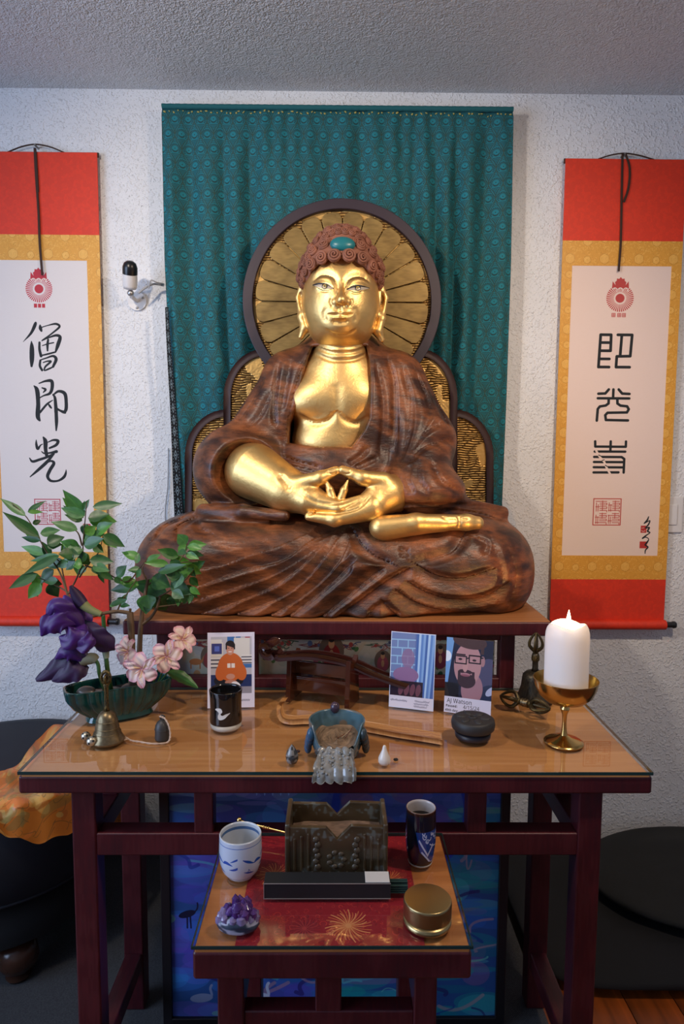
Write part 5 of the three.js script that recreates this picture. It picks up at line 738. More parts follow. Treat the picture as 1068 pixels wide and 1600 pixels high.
{ // pierced metal beads
  for (const [px, py, r] of [[134, 1157, 7], [143.5, 1166, 8]]) { const p = onAltar(px, py), k = mpp(p), R = r * k, t = thing('pierced_bead', r < 7.5 ? 'smaller pierced silver bead with black spots, behind the larger one' : 'larger pierced silver bead with black spots, touching the hand bell side', 'bead', p, 'pierced beads beside the hand bell'); part(t, 'ball', at(new THREE.SphereGeometry(R, 20, 14), 0, R, 0), MS({ color: rgb(0.5, 0.46, 0.36), metalness: 0.8, roughness: 0.35 })); for (let i = 0; i < 12; i++) { const y = 1 - (i + 0.5) / 6, q = Math.sqrt(1 - y * y), a = i * 2.4; const s = new THREE.SphereGeometry(R * 0.30, 10, 6); s.translate(q * Math.cos(a) * R * 0.82, R + y * R * 0.82, q * Math.sin(a) * R * 0.82); part(t, 'hole', s, MS({ color: rgb(0.006, 0.006, 0.006), roughness: 0.6 })); } }
}
{ // small iron bell with cord
  const p = onAltar(254, 1155), k = mpp(p), t = thing('iron_bell', 'small dark iron bell with a twisted cream cord', 'bell', p), r = 12 * k, iron = MS({ color: rgb(0.055, 0.052, 0.050), metalness: 0.5, roughness: 0.5 });
  part(t, 'bell_body', lathe([[0, 0], [r * 0.94, 0], [r, 0.003], [r * 0.96, 0.016], [r * 0.97, 0.022], [r * 0.9, 0.030], [r * 0.65, 0.037], [r * 0.3, 0.041], [0, 0.042]], 32), iron); part(t, 'band', at(new THREE.TorusGeometry(r * 0.97, 0.0008, 6, 32).rotateX(Math.PI / 2), 0, 0.022, 0), iron); part(t, 'loop', at(new THREE.TorusGeometry(0.0042, 0.0018, 8, 16), 0, 0.046, 0), iron);
  const c = MS({ color: rgb(0.50, 0.36, 0.26), roughness: 0.9 }), q = smoothPts([V(p.x - 0.004, p.y + 0.049, p.z + 0.004), V(p.x + 0.006, p.y + 0.047, p.z + 0.008), V(p.x + 0.015, p.y + 0.035, p.z + 0.012), V(p.x + 0.019, p.y + 0.014, p.z + 0.014), onAltar(263, 1161).add(V(0, 0.002, 0)), onAltar(240, 1164).add(V(0, 0.002, 0)), onAltar(218, 1161).add(V(0, 0.002, 0)), onAltar(205, 1159).add(V(0, 0.002, 0)), onAltar(198, 1155).add(V(0, 0.0025, 0))], 60);
  for (const ph of [0, Math.PI]) wpart(t, 'cord', sweep(q.map((v, i) => V(v.x + 0.0009 * Math.cos(i * 0.9 + ph), v.y + 0.0009 * Math.sin(i * 0.9 + ph) + 0.0006, v.z)), 0.0012, 6), c, 'twisted cream cord');
  for (let i = 0; i < 3; i++) wpart(t, 'cord_end', sweep([onAltar(201, 1157).add(V(0, 0.003, 0)), onAltar(195 - i, 1152 + i * 3).add(V(0, 0.002, 0))], 0.001, 5), c);
}
{ // black cup with white duck
  const p = onAltar(353, 1136), k = mpp(p), t = thing('black_cup', 'black glazed cup with a white duck and pale foot', 'cup', p), r = 25 * k, h = 0.082;
  const blk = MP({ color: rgb(0.006, 0.006, 0.007), roughness: 0.08, clearcoat: 0.5 });
  part(t, 'cup_body', lathe([[r * 0.98, 0.013], [r, 0.02], [r * 0.965, 0.045], [r * 0.98, 0.068], [r * 1.02, h], [r * 0.97, h + 0.002], [r * 0.90, h - 0.002], [r * 0.86, 0.05], [r * 0.8, 0.03], [0, 0.028]], 48), blk); part(t, 'foot', lathe([[0, 0], [r * 0.86, 0], [r * 0.95, 0.004], [r * 0.985, 0.0135], [0, 0.0135]], 48), MS({ color: rgb(0.42, 0.39, 0.34), roughness: 0.4 }), 'pale unglazed foot'); part(t, 'tea', at(new THREE.CircleGeometry(r * 0.87, 32).rotateX(-Math.PI / 2), 0, 0.066, 0), MS({ color: rgb(0.006, 0.004, 0.003), roughness: 0.08 }));
  const duck = shapeOf(smoothLoop([[-13, 6], [-8, 9], [-2, 8], [0, 3], [-3, -1], [0, -3], [5, -1], [13, 1], [8, -4], [2, -9], [-6, -10], [-8, -5], [-6, 1], [-9, 4]], 60)), dg = new THREE.ShapeGeometry(duck, 4), a = dg.attributes.position; for (let i = 0; i < a.count; i++) { const x = a.getX(i) * k * 0.92, y = a.getY(i) * k * 0.95 + 0.042, th = -0.06 + x / r; a.setXYZ(i, Math.sin(th) * r * 1.006, y, Math.cos(th) * r * 1.006); } dg.computeVertexNormals(); part(t, 'duck_mark', dg, MS({ color: rgb(0.62, 0.60, 0.56), roughness: 0.4, side: THREE.DoubleSide }), 'white duck mark');
}
// ---- photo cards
function card(name, label, A, B, topL, gloss, draw, W_ = 384, H_ = 576) {   // A,B bottom corners on the table; topL upper left pixel
  const a = onAltar(...A), b = onAltar(...B), t = thing(name, label, 'photo', a.clone().lerp(b, 0.5), 'photo cards leaning before the stand'), u = b.clone().sub(a), w = u.length();
  const k = mpp(a), hgt = Math.hypot(A[1] - topL[1]) * k * 1.03, back = new THREE.Vector3().crossVectors(V(0, 1, 0), u).normalize(), lean = 0.12; const up = V(0, Math.cos(lean), 0).addScaledVector(back.z < 0 ? back : back.negate(), Math.sin(lean)), sk = (atD(topL[0], topL[1], depthOf(a)).x - a.x);
  const f = (x, y) => a.clone().addScaledVector(u, x).addScaledVector(up, y * hgt).add(V(0, 0.0004, 0)); const X = u.clone().normalize(), Y = up.clone().normalize(), Zn = new THREE.Vector3().crossVectors(X, Y);
  const m4 = new THREE.Matrix4().makeBasis(X, Y, Zn).setPosition(f(0.5, 0.5)); const g = new THREE.BoxGeometry(w, hgt, 0.0022); g.applyMatrix4(m4);
  const tex = canvasTex(W_, H_, draw, { clamp: true }); wpart(t, 'print', g, gloss ? MP({ map: tex, roughness: 0.25, clearcoat: 1, clearcoatRoughness: 0.03 }) : MS({ map: tex, roughness: 0.45 }));
  const s = bx(-w * 0.12, w * 0.12, 0, hgt * 0.6, -0.001, 0.001, 0.0004), q = new THREE.Matrix4().makeBasis(X, V(0, 1, 0), new THREE.Vector3().crossVectors(X, V(0, 1, 0))).setPosition(f(0.5, 0).addScaledVector(Zn, -0.028)); s.applyMatrix4(q); wpart(t, 'back_support', s, MS({ color: rgb(0.2, 0.2, 0.2), roughness: 0.6 }));
  return t;
}
card('photo_print', 'photo print of a seated person in an orange sweatshirt, behind the black cup', [324, 1107], [397.5, 1105], [321, 993], false, (g, w, h) => {
  g.fillStyle = '#d9d5e2'; g.fillRect(0, 0, w, h); const X0 = w * 0.07, Y0 = h * 0.055, PW = w * 0.87, PH = h * 0.755; g.save(); g.beginPath(); g.rect(X0, Y0, PW, PH); g.clip(); g.fillStyle = '#b9b6bd'; g.fillRect(0, 0, w, h);
  g.fillStyle = '#3f6ea8'; g.fillRect(w * 0.42, Y0, 60, 70); g.fillRect(w * 0.60, Y0, 40, 60); g.fillRect(w * 0.74, h * 0.42, 90, 30); g.fillStyle = '#d8d4cc'; g.fillRect(w * 0.56, Y0 + 10, 130, 150); g.fillRect(X0, Y0 + 20, 90, 40); g.fillStyle = '#d8d2c6'; g.fillRect(X0, h * 0.13, 100, 110); g.fillStyle = '#3c3f78'; g.fillRect(X0 + 6, h * 0.145, 84, 80); g.fillStyle = '#5a6fc0'; g.fillRect(X0 + 30, h * 0.18, 40, 40); for (let i = 0; i < 6; i++) { g.fillStyle = i % 2 ? '#54545c' : '#e4e0d8'; g.fillRect(X0, h * (0.33 + i * 0.025), 110, 10); g.fillRect(w * 0.72, h * (0.3 + i * 0.02), 110, 8); }
  g.fillStyle = '#22305e'; g.fillRect(X0, h * 0.56, PW, 150); g.fillStyle = '#8f8a94'; g.fillRect(X0, h * 0.72, PW, 80);
  g.fillStyle = '#15151d'; g.beginPath(); g.ellipse(w * 0.45, h * 0.64, 120, 52, 0, 0, 7); g.fill(); g.fillRect(w * 0.22, h * 0.6, 90, 110);
  g.fillStyle = '#c8642a'; g.beginPath(); g.ellipse(w * 0.49, h * 0.46, 104, 110, 0, 0, 7); g.fill(); g.beginPath(); g.ellipse(w * 0.30, h * 0.52, 48, 70, 0.3, 0, 7); g.fill(); g.beginPath(); g.ellipse(w * 0.70, h * 0.52, 48, 70, -0.3, 0, 7); g.fill(); g.fillStyle = '#e8ddd4'; g.fillRect(w * 0.42, h * 0.41, 62, 34); g.fillStyle = '#a04a20'; g.fillRect(w * 0.49, h * 0.40, 6, 40);
  g.fillStyle = '#c98f78'; g.beginPath(); g.ellipse(w * 0.49, h * 0.585, 36, 22, 0, 0, 7); g.fill(); g.beginPath(); g.ellipse(w * 0.48, h * 0.22, 33, 46, 0, 0, 7); g.fill(); g.fillStyle = '#241c1a'; g.beginPath(); g.ellipse(w * 0.48, h * 0.165, 38, 34, 0, Math.PI, 7); g.fill(); g.fillRect(w * 0.385, h * 0.155, 12, 40); g.fillRect(w * 0.555, h * 0.155, 12, 40); g.fillStyle = '#f2e8e2'; g.fillRect(w * 0.445, h * 0.25, 26, 7); g.fillStyle = '#3a2420'; g.fillRect(w * 0.435, h * 0.205, 10, 5); g.fillRect(w * 0.505, h * 0.205, 10, 5); g.fillStyle = '#b9806c'; g.beginPath(); g.ellipse(w * 0.5, h * 0.66, 50, 18, 0, 0, 7); g.fill(); g.fillStyle = '#e6e2e6'; g.beginPath(); g.ellipse(w * 0.60, h * 0.70, 40, 26, 0.3, 0, 7); g.fill();
  g.restore(); g.strokeStyle = '#46465a'; g.lineWidth = 3; g.beginPath(); const sx = w * 0.70, sy = h * 0.905; g.moveTo(sx, sy); for (let i = 1; i < 12; i++) g.lineTo(sx + i * 7, sy + (i % 2 ? -9 : 5)); g.stroke(); g.fillStyle = '#a03a4a'; g.font = 'bold 14px sans-serif'; g.fillRect(w * 0.80, h * 0.06, 40, 8);
});
card('acrylic_photo', 'photo in a clear sleeve showing a brick wall and pale curtains, beside the sceptre tip', [607, 1104], [676.5, 1112], [612, 990], true, (g, w, h) => {
  g.fillStyle = '#5c6ea6'; g.fillRect(0, 0, w, h); g.fillStyle = '#6d80ae'; g.fillRect(0, 0, w * 0.55, h * 0.6); g.strokeStyle = '#8fb8d8'; g.lineWidth = 9; for (let i = 0; i < 6; i++) { g.beginPath(); g.moveTo(0, 60 + i * 62); g.lineTo(w * 0.56, 54 + i * 62); g.stroke(); for (let j = 0; j < 3; j++) { g.beginPath(); g.moveTo(60 + j * 90 + (i % 2) * 40, 60 + i * 62); g.lineTo(60 + j * 90 + (i % 2) * 40, 118 + i * 62); g.stroke(); } }
  for (let i = 0; i < 9; i++) { g.fillStyle = ['#4668a8', '#a8c8ea', '#5f86c4', '#7fa6d8'][i % 4]; g.beginPath(); g.moveTo(w * 0.58 + i * 20, 0); g.lineTo(w * 0.64 + i * 20, 0); g.lineTo(w * 0.60 + i * 17, h * 0.84); g.lineTo(w * 0.56 + i * 17, h * 0.84); g.fill(); }
  g.fillStyle = 'rgba(140,106,140,0.75)'; g.beginPath(); g.ellipse(w * 0.40, h * 0.34, 56, 74, 0, 0, 7); g.fill(); g.fillStyle = '#8a6a92'; g.beginPath(); g.ellipse(w * 0.36, h * 0.56, 110, 60, 0, 0, 7); g.fill(); g.fillStyle = '#2a2030'; g.fillRect(0, h * 0.64, w * 0.75, h * 0.2); for (let i = 0; i < 4; i++) { g.fillStyle = '#6a4250'; g.beginPath(); g.ellipse(w * (0.26 + i * 0.13), h * 0.75, 22, 46, 0.2, 0, 7); g.fill(); }
  g.fillStyle = '#d4d3e2'; g.fillRect(0, h * 0.84, w, h * 0.16); g.strokeStyle = '#565872'; g.lineWidth = 2.5; const scr = (x, y, n, s) => { g.beginPath(); g.moveTo(x, y); for (let i = 1; i < n; i++) g.lineTo(x + i * s, y + (i % 2 ? -8 : 4) * (0.5 + rnd())); g.stroke(); }; scr(12, h * 0.905, 30, 5); scr(w * 0.58, h * 0.895, 22, 6); scr(w * 0.56, h * 0.93, 22, 6); scr(w * 0.56, h * 0.965, 20, 6); g.strokeStyle = '#c8d4ea'; g.lineWidth = 8; g.strokeRect(2, 2, w - 4, h - 4);
});
card('memorial_photo', 'photo card of a bearded face in glasses with a handwritten name below', [693, 1112], [766, 1122], [703.5, 999], true, (g, w, h) => {
  g.fillStyle = '#23273c'; g.fillRect(0, 0, w, h); g.fillStyle = '#6d9bd0'; g.beginPath(); g.moveTo(0, 0); g.lineTo(w * 0.17, 0); g.lineTo(w * 0.06, h * 0.6); g.lineTo(0, h * 0.62); g.fill(); g.fillStyle = '#e0e8f2'; g.beginPath(); g.ellipse(w * 0.02, h * 0.25, 36, 42, 0, 0, 7); g.fill(); g.fillStyle = '#4a4a68'; g.beginPath(); g.ellipse(w * 0.92, h * 0.46, 90, 130, 0, 0, 7); g.fill(); g.fillStyle = '#2c3550'; g.beginPath(); g.ellipse(w * 0.95, h * 0.74, 130, 90, -0.4, 0, 7); g.fill(); g.fillStyle = '#a8b0d0'; g.beginPath(); g.ellipse(w * 0.98, h * 0.66, 50, 26, -0.7, 0, 7); g.fill(); g.fillStyle = '#14161f'; g.fillRect(w * 0.0, h * 0.6, w * 0.3, h * 0.2);
  g.fillStyle = '#9a7480'; g.beginPath(); g.ellipse(w * 0.58, h * 0.66, 88, 120, 0.1, 0, 7); g.fill(); g.fillStyle = '#b0868a'; g.beginPath(); g.ellipse(w * 0.47, h * 0.34, 112, 168, 0.06, 0, 7); g.fill(); g.fillStyle = '#a27a80'; g.beginPath(); g.ellipse(w * 0.79, h * 0.28, 18, 40, 0, 0, 7); g.fill();
  g.fillStyle = '#4a3636'; g.beginPath(); g.ellipse(w * 0.50, h * 0.03, 140, 58, 0.1, 0, 7); g.fill(); g.fillRect(w * 0.74, h * 0.02, 26, 96); g.fillStyle = '#3c2c34'; g.beginPath(); g.ellipse(w * 0.46, h * 0.555, 74, 56, 0, 0, 7); g.fill(); g.beginPath(); g.ellipse(w * 0.43, h * 0.435, 56, 17, 0.05, 0, 7); g.fill(); g.fillRect(w * 0.27, h * 0.43, 22, 90); g.fillRect(w * 0.57, h * 0.43, 22, 90); g.fillStyle = '#a87882'; g.beginPath(); g.ellipse(w * 0.43, h * 0.475, 40, 14, 0, 0, 7); g.fill(); g.fillStyle = '#8a5260'; g.beginPath(); g.ellipse(w * 0.43, h * 0.485, 36, 8, 0, 0, 7); g.fill(); g.fillStyle = '#bb9090'; g.beginPath(); g.ellipse(w * 0.42, h * 0.355, 22, 50, 0, 0, 7); g.fill();
  g.strokeStyle = '#14151c'; g.lineWidth = 9; g.strokeRect(w * 0.20, h * 0.235, 92, 56); g.strokeRect(w * 0.50, h * 0.215, 92, 56); g.beginPath(); g.moveTo(w * 0.44, h * 0.26); g.lineTo(w * 0.50, h * 0.25); g.moveTo(w * 0.74, h * 0.24); g.lineTo(w * 0.80, h * 0.23); g.stroke(); g.fillStyle = '#2e2228'; for (const x of [0.31, 0.61]) { g.beginPath(); g.ellipse(w * x, h * 0.275, 16, 8, 0, 0, 7); g.fill(); g.fillRect(w * x - 42, h * 0.205, 84, 11); }
  g.fillStyle = '#cfd0e4'; g.fillRect(0, h * 0.785, w, h * 0.215); g.fillStyle = '#15161c'; g.strokeStyle = '#15161c'; g.font = '46px sans-serif'; g.fillText('AJ Watson', 22, h * 0.865); g.font = 'bold 27px sans-serif'; g.fillText('Passed:', 14, h * 0.925); g.font = '38px sans-serif'; g.fillText('4/15/24', 158, h * 0.928); g.font = 'bold 25px sans-serif'; g.fillText('49th day:', 10, h * 0.983); g.font = '38px sans-serif'; g.fillText('6/2/24', 158, h * 0.988);
});
// ---- lacquer sceptre on its stand
const lacq = MP({ color: rgb(0.030, 0.008, 0.006), roughness: 0.10, clearcoat: 0.6, clearcoatRoughness: 0.05 }), lacqS = MP({ color: rgb(0.050, 0.012, 0.005), roughness: 0.10, clearcoat: 0.6, clearcoatRoughness: 0.05 });
{
  const A = onAltar(447, 1096), B = onAltar(544, 1110), u = B.clone().sub(A), L = u.length(); u.normalize(); const n = V(u.z, 0, -u.x).multiplyScalar(u.x > 0 ? 1 : -1); if (n.z > 0) n.negate();   // n points away from the camera
  const t = thing('sceptre_stand', 'dark brown lacquered stand of two end panels and crossboards', 'stand', A.clone().lerp(B, 0.5).addScaledVector(n, 0.035)); t.rotation.y = Math.atan2(-u.z, u.x);
  const w = L / 2, H1 = 0.108, D = 0.072;                    // local x along the front edge, z towards the camera
  for (const s of [-1, 1]) { const sh = shapeOf([[-D / 2, 0], [D / 2, 0], [D * 0.36, H1], [D * 0.16, H1 - 0.012], [-D * 0.16, H1 - 0.012], [-D * 0.36, H1]]), g = extr(sh, 0.009, 0.0012); g.rotateY(-Math.PI / 2); g.translate(s * (w - 0.004) + 0.0045, 0.0012, 0); part(t, 'end_panel', g, lacqS); }
  part(t, 'crossboard', bx(-w + 0.008, w - 0.008, 0.060, 0.090, -0.004, 0.004, 0.001), lacqS); part(t, 'crossboard', bx(-w + 0.008, w - 0.008, 0.022, 0.052, 0.006, 0.014, 0.001), lacqS); part(t, 'crossboard', bx(-w + 0.008, w - 0.008, 0.052, 0.056, -0.012, 0.014, 0.001), lacqS);
  const sc = thing('lacquer_sceptre', 'long curved dark lacquer sceptre with rolled head, resting on its stand', 'sceptre', t.position.clone().add(V(0, H1 - 0.012, 0)));
  const Zs = -t.position.z - 0.012, curl = []; for (let i = 0; i <= 16; i++) { const a = 0.6 + i / 16 * 4.9, r = mix(5.5, 13, i / 16); curl.push([424 + r * Math.cos(a), 1012 - r * Math.sin(a)]); }
  const line = [...curl, [437, 1025], [452, 1024.5], [478, 1023], [505, 1025], [530, 1030], [555, 1038], [580, 1049], [605, 1059], [632, 1068], [655, 1074], [668, 1077]].map(([x, y], i) => { const tt = clamp((x - 447) / 98, -0.2, 2.4); return atD(x, y, Zs - 0.0 + (i > 20 ? -0.02 * (tt - 1) : 0)); });
  const c = smoothPts(line, 110), nn = c.length, secs = []; // flat strap of varying width
  const g = thick((uu, v) => { const q = Math.min(nn - 1, Math.round(v * (nn - 1))), e = clamp((1 - v) * 14, 0.25, 1), p = c[q].clone(), hw = (v < 0.28 ? 0.026 : mix(0.021, 0.014, v)) * Math.sqrt(e); return p.addScaledVector(n, (uu - 0.5) * -2 * hw); }, 4, 110, 0.0155); wpart(sc, 'shaft', g, lacq);
}
// ---- pale wooden sceptre lying on the glass
{
  const grain = dataTex(256, 256, (u, v) => mix3([0.52, 0.27, 0.10], [0.34, 0.135, 0.038], clamp(0.5 + 0.5 * Math.sin(u * 70 + 6 * tnoise(u, v, 6, 221)) * 0.6 + 0.4 * (tnoise(u, v, 60, 222) - 0.5)))); grain.repeat.set(1, 6); const m = MS({ map: grain, roughness: 0.4 });
  const t = thing('wooden_sceptre', 'pale wooden sceptre with rolled head lying on the altar glass', 'sceptre', onAltar(560, 1140));
  const pts = [[446, 1108, 0.019], [440, 1112, 0.022], [437, 1119, 0.016], [442, 1126, 0.007], [455, 1129, 0.006], [480, 1128, 0.006], [520, 1131, 0.006], [570, 1139, 0.006], [620, 1148, 0.006], [660, 1154, 0.006], [690, 1159, 0.006]].map(([x, y, h]) => onAltar(x, y).add(V(0, h, 0)));
  const c = smoothPts(pts, 80); wpart(t, 'shaft', thick((u, v) => c[Math.round(v * 80)].clone().add(V(0.004 * (u - 0.5), 0, -(u - 0.5) * mix(0.026, 0.034, sstep(0.3, 1, v)))), 4, 80, 0.010, (u, v) => [u * 0.3, v]), m);
}
// ---- ceramic bowl with ash and glassy spill
{
  const p = onAltar(526, 1174), k = mpp(p), t = thing('ash_bowl', 'blue-grey ceramic bowl of ash with a glassy spill over the table edge', 'bowl', p), R = 43 * k, Hb = 0.064;
  const gl = dataTex(256, 256, (u, v) => mix3(mix3([0.014, 0.034, 0.046], [0.10, 0.19, 0.23], tnoise(u, v, 6, 231) * 0.6 + tnoise(u, v, 20, 232) * 0.4), [0.16, 0.12, 0.08], sstep(0.66, 0.8, tnoise(u, v, 9, 233)))), glaze = MP({ map: gl, roughness: 0.18, clearcoat: 0.4 });
  const gap = 0.62, prof = [[R * 0.80, 0], [R * 0.92, 0.02], [R * 1.0, 0.045], [R * 1.03, Hb], [R * 0.985, Hb + 0.0025], [R * 0.94, Hb], [R * 0.90, 0.045], [R * 0.80, 0.012]].map(([r, y]) => new THREE.Vector2(r, y));
  const bowl = new THREE.LatheGeometry(prof, 56, gap, Math.PI * 2 - 2 * gap), a = bowl.attributes.position; for (let i = 0; i < a.count; i++) { const x = a.getX(i), y = a.getY(i), z = a.getZ(i), th = Math.abs(Math.atan2(x, z)), dip = sstep(1.15, gap, th) * 0.55; const w = 1 + 0.05 * (noise3(x * 60, y * 40, z * 60) - 0.5); a.setXYZ(i, x * w, y * (1 - dip), z * w); } bowl.computeVertexNormals(); part(t, 'bowl_wall', bowl, glaze);
  part(t, 'bowl_base', lathe([[0, 0], [R * 0.8, 0], [R * 0.84, 0.01], [0, 0.012]], 40), glaze);
  const ashT = dataTex(128, 128, (u, v) => { const k2 = 0.7 + 0.5 * (tnoise(u, v, 30, 241) - 0.5) + 0.4 * (tnoise(u, v, 8, 242) - 0.5); return [0.26 * k2, 0.175 * k2, 0.11 * k2]; }); const ash = surf((u, v) => { const th = v * Math.PI * 2, r = u * R * 0.90; return V(Math.sin(th) * r, 0.024 + 0.010 * noise3(u * 4, Math.sin(th) * 3, 2) + (r * -Math.cos(th)) * 0.12, Math.cos(th) * r * 0.98); }, 14, 48); ash.scale(1, 1, 1); part(t, 'ash', ash, MS({ map: ashT, roughness: 1, bumpMap: ashT, bumpScale: 0.002, side: THREE.DoubleSide }), 'brown ash').userData.kind = 'stuff';
  const knob = new THREE.SphereGeometry(0.0095, 16, 12); knob.scale(1, 1.25, 1); knob.translate(-0.004, Hb + 0.004, -R * 0.97); part(t, 'knob', knob, MP({ color: rgb(0.05, 0.03, 0.05), roughness: 0.2 }), 'dark purple knob');
  for (const s of [-1, 1]) for (let i = 0; i < 4; i++) { const q = new THREE.SphereGeometry(0.011, 14, 10); q.scale(0.7, 1.2, 0.9); const th = s * (1.1 + 0.12 * i); q.translate(Math.sin(th) * R * 1.05, 0.045 - 0.011 * i, Math.cos(th) * R * 1.03); part(t, 'lug', q, MP({ color: s < 0 ? rgb(0.03, 0.085, 0.16) : rgb(0.03, 0.045, 0.05), roughness: 0.15 }), 'glazed side lump'); }
  for (let i = 0; i < 3; i++) part(t, 'incense_stub', sweep([V(0.0 + i * 0.008, 0.030, 0.008), V(0.022 + i * 0.004, 0.036 + i * 0.003, -0.006 - i * 0.004)], 0.0008, 5), MS({ color: [rgb(0.12, 0.03, 0.01), rgb(0.35, 0.26, 0.16), rgb(0.10, 0.03, 0.02)][i], roughness: 0.8 }));
  const icy = MP({ color: rgb(0.34, 0.345, 0.33), roughness: 0.12, transmission: 0.4, thickness: 0, clearcoat: 0.6 });
  const ez = AZ1 - p.z, path = [[R * 0.86, 0.024, 25], [R * 0.96, 0.021, 25], [R * 1.08, 0.013, 26], [ez - 0.012, 0.007, 29], [ez + 0.004, 0.004, 30], [ez + 0.010, -0.006, 31], [ez + 0.0115, -0.016, 31]];
  part(t, 'glassy_spill', thick((u, v) => { const q = v * (path.length - 1), i = Math.min(path.length - 2, Math.floor(q)), f = q - i, z = mix(path[i][0], path[i + 1][0], f), y = mix(path[i][1], path[i + 1][1], f), hw = mix(path[i][2], path[i + 1][2], f) * k; return V((u - 0.5) * 2 * hw - 0.002 - 0.004 * v, y + 0.0022 * Math.sin(u * 26) * (0.4 + noise3(u * 9, v * 5, 1)) + 0.003 * (noise3(u * 14, v * 12, 5) - 0.5) + 0.002, z + 0.0016 * Math.sin(u * 30 + 2)); }, 60, 40, 0.007), icy, 'clear rippled glassy glaze');
  const drops = []; for (let i = 0; i < 40; i++) { const u = rnd(), v = rr(0.15, 0.9), q = v * (path.length - 1), ii = Math.min(path.length - 2, Math.floor(q)), f = q - ii, s = new THREE.SphereGeometry(rr(0.0015, 0.0035), 8, 6); s.translate((u - 0.5) * 1.8 * 28 * k - 0.004, mix(path[ii][1], path[ii + 1][1], f) + 0.006, mix(path[ii][0], path[ii + 1][0], f) + 0.002); drops.push(s); } part(t, 'glassy_beads', mergeGeometries(drops), icy).userData.kind = 'stuff';
}
for (const [px, py, name, label, col, spec] of [[456, 1191, 'grey_cone', 'small grey mottled cone figure left of the ash bowl', rgb(0.20, 0.19, 0.18), 1], [600, 1193, 'white_cone', 'small white glazed cone figure beside the wooden sceptre', rgb(0.66, 0.60, 0.54), 0]]) {
  const p = onAltar(px, py), k = mpp(p), r = 9.6 * k, t = thing(name, label, 'figurine', p), tx = dataTex(64, 64, (u, v) => { const s = spec ? sstep(0.42, 0.6, tnoise(u, v, 9, 251)) : 0; return mix3([col.r, col.g, col.b], [0.02, 0.02, 0.022], s * 0.9); });
  const g = lathe(spec ? [[0, 0], [r * 0.8, 0], [r, 0.006], [r, 0.012], [r * 0.86, 0.0135], [r, 0.015], [r * 0.8, 0.022], [r * 0.42, 0.029], [r * 0.12, 0.034], [0, 0.035]] : [[0, 0], [r * 0.85, 0], [r * 1.02, 0.005], [r * 0.95, 0.012], [r * 0.66, 0.02], [r * 0.4, 0.027], [r * 0.3, 0.032], [r * 0.2, 0.035], [0, 0.036]], 24), a = g.attributes.position; for (let i = 0; i < a.count; i++) { const w = 1 + 0.12 * (noise3(a.getX(i) * 200, a.getY(i) * 200, a.getZ(i) * 200) - 0.5); a.setX(i, a.getX(i) * w); a.setZ(i, a.getZ(i) * w); } g.computeVertexNormals(); part(t, 'figure', g, MP({ map: tx, roughness: 0.25, clearcoat: 0.3 }));
}
for (const [px, py, c] of [[465, 1175, rgb(0.05, 0.02, 0.02)], [618, 1188, rgb(0.012, 0.012, 0.014)]]) { const p = onAltar(px, py), t = thing(c.r > 0.04 ? 'dried_petal' : 'black_bead', c.r > 0.04 ? 'tiny dark crumb lying behind the grey cone' : 'tiny black ring bead beside the white cone', c.r > 0.04 ? 'crumb' : 'bead', p); part(t, 'ring', at(new THREE.TorusGeometry(0.0032, 0.0016, 8, 16).rotateX(Math.PI / 2), 0, 0.0016, 0), MS({ color: c, roughness: 0.3 })); }
{ // black stone box with lotus lid
  const p = onAltar(738, 1152), k = mpp(p), R = 34 * k, t = thing('stone_box', 'black oval stone box with lotus petals carved on its lid', 'box', p), st = MS({ color: rgb(0.018, 0.018, 0.019), roughness: 0.55 });
  part(t, 'box_base', lathe([[0, 0], [R * 0.68, 0], [R * 0.80, 0.003], [R * 0.84, 0.018], [0, 0.018]], 40), MS({ color: rgb(0.016, 0.014, 0.020), roughness: 0.4 }));
  const lid = lathe([[0, 0.018], [R * 0.88, 0.018], [R * 0.97, 0.022], [R, 0.031], [R * 0.96, 0.039], [R * 0.86, 0.042], [0, 0.043]], 48), m = part(t, 'lid', lid, st, 'black carved lid'); for (let i = 0; i < 6; i++) { const a = i / 6 * 6.2832 + 0.3, s = new THREE.SphereGeometry(1, 16, 8, 0, Math.PI * 2, 0, Math.PI / 2); s.scale(R * 0.24, 0.0035, R * 0.17); s.rotateY(-a); s.translate(Math.cos(a) * R * 0.55, 0.042, Math.sin(a) * R * 0.55); part(m, 'petal', s, st); } part(m, 'petal', at(new THREE.TorusGeometry(R * 0.17, 0.0018, 8, 20).rotateX(Math.PI / 2), 0, 0.043, 0), st);
}
function vajraEnd(list, s, L) {                             // five prongs closing to a point, along +y from 0
  list.push(lathe([[0, 0], [0.34 * s, 0.02 * L], [0.42 * s, 0.10 * L], [0.30 * s, 0.18 * L], [0, 0.2 * L]], 12)); list.push(sweep([V(0, 0.15 * L, 0), V(0, L, 0)], (t) => s * mix(0.24, 0.08, t), 8));
  for (let i = 0; i < 4; i++) { const a = i / 4 * 6.2832 + 0.4, c = Math.cos(a), q = Math.sin(a); list.push(sweep(smoothPts([V(c * 0.2 * s, 0.15 * L, q * 0.2 * s), V(c * 0.85 * s, 0.32 * L, q * 0.85 * s), V(c * 0.95 * s, 0.52 * L, q * 0.95 * s), V(c * 0.5 * s, 0.82 * L, q * 0.5 * s), V(c * 0.08 * s, 0.97 * L, q * 0.08 * s)], 16), (t) => s * mix(0.30, 0.14, t), 7)); }
}
